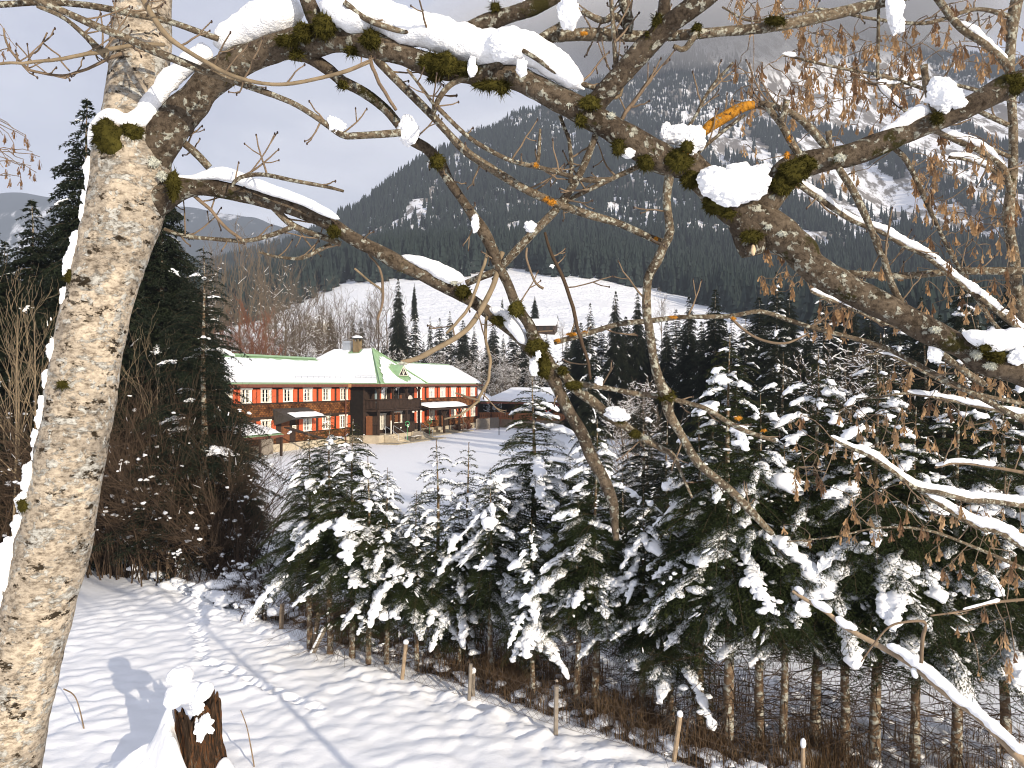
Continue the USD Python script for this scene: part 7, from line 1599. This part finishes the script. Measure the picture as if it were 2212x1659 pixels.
mlimb('b8', [(1830, 770, 4), (1900, 765, 5), (1940, 775, 7), (1990, 800, 8), (2060, 835, 8), (2150, 860, 9), (2260, 880, 10)], 4.4, 4.7, 509, snow=[0, 3, 7, 8, 7, 0, 0], twigs=4)
mlimb('b9', [(1850, 862, 4), (1900, 858, 5), (1960, 850, 6), (2040, 862, 7), (2120, 880, 8), (2250, 905, 10)], 4.5, 4.7, 510, snow=[0, 0, 6, 8, 9, 9], twigs=4)
mlimb('b10', [(1690, 120, 3), (1720, 125, 5), (1760, 135, 6), (1830, 150, 6), (1910, 165, 7), (1990, 190, 8), (2080, 225, 9), (2178, 270, 11)], 4.4, 4.7, 511, snow=[6, 6, 0, 0, 0, 0, 0, 0], twigs=6)
mlimb('b11', [(1840, 165, 4), (1880, 180, 6), (1930, 185, 7), (1985, 170, 7), (2050, 180, 8), (2130, 200, 9), (2182, 215, 10)], 4.5, 4.7, 512, snow=[0, 9, 9, 9, 0, 9, 0], twigs=5)
mlimb('b12', [(1898, 10, 6), (1897, 90, 7), (1897, 180, 7), (1915, 205, 7), (1950, 235, 7), (2000, 260, 8), (2090, 300, 9), (2184, 340, 10)], 4.4, 4.7, 513, snow=[0, 0, 8, 9, 8, 0, 0, 0], twigs=5)
mlimb('b13', [(1560, 15, 4), (1620, 45, 5), (1700, 30, 6), (1780, 20, 6), (1880, 40, 7), (2000, 50, 8), (2110, 20, 9), (2195, 40, 11)], 4.5, 4.7, 514, twigs=6)
mlimb('b14', [(1990, 1432, 9), (1993, 1380, 8), (1998, 1345, 7), (1960, 1343, 6), (1920, 1355, 5), (1885, 1395, 4), (1860, 1430, 3)], 8.0, 8.0, 515)
mlimb('b15', [(2020, 1010, 5), (2070, 1000, 6), (2150, 1010, 7), (2260, 1030, 9)], 4.5, 4.7, 516, snow=[5, 7, 8, 0], twigs=4)
mlimb('b16', [(2050, 340, 6), (2090, 345, 8), (2140, 365, 9), (2186, 400, 10)], 4.55, 4.7, 517, snow=[7, 8, 8, 0], twigs=3)
mlimb('b17', [(1700, 1170, 3), (1800, 1160, 4), (1900, 1140, 5), (2000, 1145, 6), (2100, 1180, 7), (2260, 1250, 10)], 4.6, 4.8, 518, twigs=5)
mlimb('b18', [(2010, 1330, 4), (2080, 1320, 5), (2160, 1300, 6), (2290, 1290, 9)], 4.6, 4.8, 519, snow=[0, 4, 5, 0], twigs=4)
# seed bunches: hung along fine twigs that grow out of the branches
r = np.random.default_rng(600)
zones = [(1560, 1760, -20, 60, 14), (1550, 1720, 110, 230, 12), (1720, 2000, 50, 250, 70), (2000, 2212, 0, 150, 26), (1970, 2205, 280, 540, 50), (1600, 1900, 220, 400, 12), (1630, 1790, 490, 620, 16), (1800, 2205, 560, 700, 26), (1740, 1850, 640, 720, 8), (1900, 2205, 780, 960, 28), (1690, 1960, 880, 1160, 24), (1990, 2205, 1090, 1250, 16), (2060, 2205, 1240, 1440, 6)]
tips = []
for (u0, u1, v0, v1, n) in zones:
    for k in range(n): tips.append((r.uniform(u0, u1), r.uniform(v0, v1), r.uniform(4.2, 5.1)))
tips = np.array([P(*q) for q in tips])
nodes = np.vstack(list(MP.values())[0:1] + [MP[k] for k in MP if k not in ('trunk', 'b14')] + [LIMBS['right_drop'][0][::3], LIMBS['long_right'][0][40::3]]); NR = np.full(len(nodes), 0.006)
left = list(range(len(tips))); d0_, _ = cKDTree(nodes).query(tips); order = np.argsort(d0_); tw = MB()
for q in order:
    tp = tips[q]; dd = np.linalg.norm(nodes - tp, axis=1) + 0.15 * np.maximum(0, tp[2] - nodes[:, 2]); i = int(np.argmin(dd)); a = nodes[i]; ln = np.linalg.norm(tp - a)
    k = max(4, int(ln / 0.04)); s = np.linspace(0, 1, k)[:, None]; mid = np.array([0, 0, 1.0]) * ln * r.uniform(-0.12, 0.22) + r.normal(0, 0.10, 3) * ln
    pth = a * (1 - s) + tp * s + mid * 4 * s * (1 - s) * 0.6 + r.normal(0, 0.006, (k, 3)) * (s * (1 - s) * 4)
    tw.add(*tube(pth, np.linspace(min(0.0042, 0.0022 + 0.004 * ln), 0.0019, k), 4)); nodes = np.vstack([nodes, pth[1:]])
obj('seed_twigs', tw.mesh(), TWIG_BARK, maple, smooth=True, kind='stuff')
def seed_bunch(c, r, n):
    mb = MB()
    for k in range(n):
        stalk = r.uniform(0.02, 0.05); az = r.uniform(0, 6.28); o = c + np.array([math.cos(az), math.sin(az), 0]) * r.uniform(0, 0.016) + [0, 0, -stalk * r.uniform(0.2, 1.0) - 0.018 * k / n * 2]
        mb.add(*sticks([c], [o], [0.0012], [0.0009], 3))
        for sg in (-1, 1):
            a2 = az + (0 if sg > 0 else math.pi) + r.normal(0, 0.3); tilt = r.uniform(0.12, 0.55); d = np.array([math.cos(a2) * math.sin(tilt), math.sin(a2) * math.sin(tilt), -math.cos(tilt)])
            w = np.cross(d, [math.cos(a2 + r.normal(0, 1)), math.sin(a2 + 1), 0.2]); w /= np.linalg.norm(w); L_ = r.uniform(0.028, 0.042); W_ = L_ * 0.17; nn_ = np.cross(d, w) * 0.003
            v = np.array([o - w * W_ * 0.45, o + w * W_ * 0.45, o + d * L_ * 0.30 + w * W_ * 0.40, o + d * L_ * 0.75 + w * W_ * 1.05 + nn_, o + d * L_, o + d * L_ * 0.8 - w * W_ * 0.95 + nn_, o + d * L_ * 0.32 - w * W_ * 0.5])
            mb.add(v, [[0, 1, 2], [0, 2, 6], [6, 2, 3], [6, 3, 5], [5, 3, 4]])
    return mb.mesh()
for q in tips:
    obj('seed_bunch', seed_bunch(q, r, int(r.integers(4, 10))), SEED if r.uniform() < 0.6 else SEED_DARK, maple)
extra = MB(); xt, xd = MB(), 0
for (u0, u1, v0, v1, n) in zones:
    for k in range(int(n * 1.15)):
        tp = P(r.uniform(u0, u1), r.uniform(v0, v1), r.uniform(4.6, 5.8)); dd = np.linalg.norm(nodes - tp, axis=1); i_ = int(np.argmin(dd)); a = nodes[i_]; ln = dd[i_]; kk = max(4, int(ln / 0.05)); s_ = np.linspace(0, 1, kk)[:, None]
        pth = a * (1 - s_) + tp * s_ + (np.array([0, 0, 1.0]) * ln * r.uniform(-0.1, 0.2) + r.normal(0, 0.1, 3) * ln) * 2.4 * s_ * (1 - s_); xt.add(*tube(pth, np.linspace(0.003, 0.0018, kk), 4)); nodes = np.vstack([nodes, pth[1:]]); extra.add(*seed_bunch(tp, r, int(r.integers(2, 7))))
obj('fine_twigs', xt.mesh(), TWIG_BARK, maple, kind='stuff'); obj('small_seed_bunches', extra.mesh(), SEED, maple, kind='stuff')
# a few seed hung twigs of another tree beyond the left edge
left_tree = thing('seed_hung_branch', 'far seed hung twigs reaching in at the left edge', 'branch')
tw = MB(); r = np.random.default_rng(620); A, B = [], []
for k, (u, v_) in enumerate([(20, 90), (55, 290), (70, 330), (40, 360), (75, 375), (30, 310), (15, 340), (60, 300), (50, 345), (10, 290), (85, 345), (22, 385), (8, 110), (35, 100), (30, 280), (65, 360), (45, 385), (12, 365)]):
    tp = P(u, v_, 13); a = P(-60, v_ - r.uniform(-30, 60), 13); s = np.linspace(0, 1, 7)[:, None]; pth = a * (1 - s) + tp * s + np.array([0, 0, 0.15]) * 4 * s * (1 - s) + r.normal(0, 0.02, (7, 3)); tw.add(*tube(pth, np.linspace(0.010, 0.005, 7), 4))
    v, f = seed_bunch(np.zeros(3), r, 9); obj('seed_bunch', (v * 1.9 + tp, f), SEED_DARK, left_tree)
tw.add(*tube(np.array([P(-60, -100, 13), P(-70, 300, 13), P(-80, 900, 13), P(-85, 1690, 13)]), [0.03, 0.05, 0.07, 0.09], 8))
obj('stem', tw.mesh(), TWIG_BARK, left_tree, kind='stuff')

# ------------------------------------------------------------------ stump, fence, leaning pole, stems in the snow
st = thing('rotten_stump', 'tall rotten tree stump heaped with snow in the near field', 'stump', G(425, 1672))
r = np.random.default_rng(700); n, kz = 96, 40; ang = np.arange(n) * 2 * np.pi / n
topn = 1.10 + 0.55 * (meshkit.noise(np.stack([np.cos(ang) * 1.6, np.sin(ang) * 1.6, 0 * ang], 1), 7) - 0.5) + 0.34 * (meshkit.noise(np.stack([ang * 4.5, 0 * ang, 0 * ang], 1), 4) - 0.5) + 0.16 * np.cos(ang + 0.5)
rings = []
for k in range(kz):
    z = k / (kz - 1); fis = meshkit.fbm(np.stack([np.cos(ang) * 3.4, np.sin(ang) * 3.4, 0 * ang + z * 0.6], 1), 4, 12); fis2 = meshkit.fbm(np.stack([np.cos(ang) * 11, np.sin(ang) * 11, 0 * ang + z * 1.6], 1), 3, 13)
    rr = 0.33 * (1.22 - 0.22 * min(1, z * 2.5)) * (1 + 0.62 * (fis - 0.5) + 0.55 * (fis2 - 0.5)); rings.append(np.stack([np.cos(ang) * rr + 0.10 * (1 - z), np.sin(ang) * rr, z * topn - 0.1 * (k == 0)], 1))
inner = np.stack([np.cos(ang) * 0.12, np.sin(ang) * 0.12, topn - 0.35], 1); V_ = np.vstack(rings + [inner]); K = kz + 1
i, j = np.meshgrid(np.arange(K - 1), np.arange(n), indexing='ij'); f4 = np.stack([i * n + j, i * n + (j + 1) % n, (i + 1) * n + (j + 1) % n, (i + 1) * n + j], -1).reshape(-1, 4)
obj('wood', (V_, f4), ROTTEN, st, smooth=40)
def local(u, v_, d): return P(u, v_, d) - G(425, 1672)
for k, (u, v_, rx, ry, d, nm) in enumerate([(388, 1460, 26, 21, 13.35, 'snow_ball'), (408, 1494, 42, 21, 13.2, 'snow_cap'), (378, 1505, 20, 24, 13.1, 'snow_cap'), (440, 1494, 16, 18, 13.15, 'snow_cap'), (425, 1522, 14, 20, 13.02, 'snow_patch'), (440, 1570, 16, 24, 13.0, 'snow_patch')]):
    sc = d / FOC; obj(nm, blob(local(u, v_, d), (rx * sc, 0.26 if nm != 'snow_patch' else 0.1, ry * sc), 30 + k, 4, 0.22 if nm != 'snow_patch' else 0.9, 1.9), SNOW, st, smooth=True)
U, V = np.meshgrid(np.linspace(-2.2, 1.1, 90), np.linspace(-1.1, 0.9, 60)); gs_ = lambda x, y, sx, sy: np.exp(-((U - x) / sx)**2 - ((V - y) / sy)**2)
hd = 0.95 * gs_(-0.40, -0.05, 0.26, 0.36) + 0.42 * gs_(-0.85, -0.1, 0.42, 0.42) + 0.16 * gs_(-1.5, -0.1, 0.5, 0.5) + 0.62 * gs_(-0.22, -0.5, 0.22, 0.22) + 0.30 * gs_(0.15, -0.62, 0.35, 0.22) + 0.38 * gs_(0.48, -0.1, 0.16, 0.3)
hd = hd * (0.8 + 0.4 * meshkit.fbm(np.stack([U * 3, V * 3, 0 * U], -1), 3, 3)) + 0.12 * (meshkit.fbm(np.stack([U * 7, V * 7, 0 * U], -1), 4, 6) - 0.5) * np.clip(hd * 6, 0, 1) - 0.05
i, j = np.meshgrid(np.arange(59), np.arange(89), indexing='ij')
obj('snow_drift', (np.stack([U, V, hd], -1).reshape(-1, 3), np.stack([i * 90 + j, i * 90 + j + 1, (i + 1) * 90 + j + 1, (i + 1) * 90 + j], -1).reshape(-1, 4)), SNOW, st, smooth=True)
fence = thing('wire_fence', 'old wire fence on leaning wooden posts below the spruces', 'fence')
posts = []
for k, (u, vt, vb, lean, w) in enumerate([(253, 1155, 1224, 1, 8), (365, 1190, 1262, 0, 7), (394, 1200, 1252, -2, 5), (607, 1305, 1364, 3, 10), (676, 1325, 1408, 13, 10), (868, 1390, 1480, 9, 9), (1013, 1434, 1524, 4, 8), (1021, 1452, 1518, 1, 10), (1455, 1546, 1654, 14, 10), (1733, 1610, 1700, 2, 9)]):
    b = G(u, vb); b[2] = float(gz(b[0], b[1])) - 0.05; d = b[1]; t_ = P(u + lean, vt, d - 0.05); rad = w / 2 / FOC * d; posts.append((b, t_))
    s = np.linspace(0, 1, 9)[:, None]; pp = b * (1 - s) + t_ * s; o = obj('post', tube(pp, rad * (1 + 0.06 * np.sin(np.arange(9) * 2.0 + k)), 8, 0.12, k, 8), POST_WOOD if k not in (6, 7) else GREY_WOOD, fence, smooth=40)
    if k in (7, 9, 5, 0, 8): obj('snow_cap', blob(t_ + [0, 0, 0.03], (rad * 1.35, rad * 1.35, 0.06 if k != 9 else 0.085), k, 2, 0.12), SNOW, o, smooth=True)
main = [posts[k] for k in (0, 1, 3, 4, 5, 6, 8, 9)]; wr = MB()
for (b0, t0), (b1, t1) in zip(main[:-1], main[1:]):
    for h in (0.95, 0.72, 0.48, 0.2):
        a, c = b0 + (t0 - b0) * h, b1 + (t1 - b1) * h; s = np.linspace(0, 1, 12)[:, None]; q = a * (1 - s) + c * s - np.array([0, 0, 0.10]) * (4 * s * (1 - s)); wr.add(*tube(q, 0.0035, 4))
    ln = np.linalg.norm(b1 - b0); nd = int(ln / 0.16); u_ = np.linspace(0, 1, nd)
    for sg in (-1, 1):
        a = b0 + (b1 - b0) * u_[:, None] + [0, 0, 0.08]; e = b0 + (b1 - b0) * np.clip(u_ + sg * 0.8 / ln, 0, 1)[:, None] + [0, 0, 0.85]; wr.add(*sticks(a, e, np.full(nd, 0.0028), np.full(nd, 0.0028), 3))
obj('wire_netting', wr.mesh(), WIRE, fence, kind='stuff')
t = thing('leaning_board', 'snow edged weathered board leaning beside a fence post', 'board', G(672, 1418)); a = np.zeros(3); b = P(705, 1352, G(672, 1418)[1]) - G(672, 1418); s = np.linspace(0, 1, 8)[:, None]
obj('wood', tube(a * (1 - s) + b * s, 0.055, 7, 0.2, 5), GREY_WOOD, t, smooth=40); obj('snow', tube((a * (1 - s) + b * s) + [-0.04, -0.03, 0.02], 0.03, 7, 0.4, 6), SNOW, t, smooth=True)
t = thing('lone_grey_pole', 'straight dark grey pole standing in the undergrowth', 'pole', G(1200, 1596)); g0 = G(1200, 1596); b = P(1202, 1470, g0[1]) - g0; s = np.linspace(0, 1, 10)[:, None]
obj('shaft', tube(b * s - [0, 0, 0.1], 0.045, 8, 0.1, 3), GREY_WOOD, t, smooth=40); obj('split_top', tube([b * 0.99, b * 1.02 + [0.01, 0, 0]], [0.04, 0.01], 8), GREY_WOOD, t)
pole = thing('leaning_snowy_pole', 'long dead trunk leaning diagonally under a line of snow at lower right', 'dead trunk')
rows = [(1712, 1276, 7), (1735, 1292, 8), (1785, 1322, 9), (1828, 1356, 10), (1908, 1400, 12), (1975, 1440, 13), (2042, 1498, 14), (2108, 1545, 15), (2158, 1592, 16), (2212, 1648, 18), (2300, 1740, 20), (2500, 1960, 24)]
p, rad = px_path(rows, 11.5, 9.0, 0.06); po = obj('wood', tube(p, rad, 10, 0.15, 9, 6), POST_WOOD, pole, smooth=40)
dp = lambda u: 11.5 - 2.5 * (u - 1712) / 800.0
for k, sg in enumerate([[(1716, 1268, 8), (1728, 1272, 9), (1733, 1284, 6)], [(1752, 1292, 6), (1768, 1304, 11), (1788, 1314, 10), (1795, 1322, 6)], [(1806, 1330, 7), (1822, 1344, 11), (1846, 1356, 9), (1850, 1360, 5)], [(1915, 1392, 7), (1938, 1400, 12), (1965, 1418, 12), (1985, 1432, 14), (2010, 1452, 13), (2045, 1482, 14), (2075, 1510, 13), (2095, 1522, 11), (2125, 1545, 13), (2160, 1580, 13), (2195, 1612, 12), (2215, 1628, 8)], [(1972, 1440, 6), (1976, 1456, 8), (1980, 1464, 5)]]):
    ribbon(None, [(u, v_ + 2, w * 0.9, dp(u)) for u, v_, w in sg], seed=70 + k, parent=po, sides=16, rough=0.55, freq=5.5, step=0.03)
for k, (rows, lab) in enumerate([([(137, 1488, 3), (158, 1500, 3), (170, 1525, 3), (183, 1582, 4)], 'bent bare weed stem in the snow left of the stump'), ([(520, 1534, 3), (533, 1570, 3), (543, 1620, 4), (550, 1662, 4)], 'upright bare weed stem in the snow right of the stump'), ([(345, 1612, 3), (356, 1632, 3), (371, 1660, 4)], 'short bare weed stem against the stump drift')]):
    g0 = G(rows[-1][0], rows[-1][1] + 3); p, rad = px_path([(u, v_, w) for u, v_, w in rows] + [(rows[-1][0], rows[-1][1] + 6, 4)], g0[1], g0[1], 0.05); obj('weed_stem', tube(p, rad, 4), TWIG_BARK, None, label=lab, cat='weed')
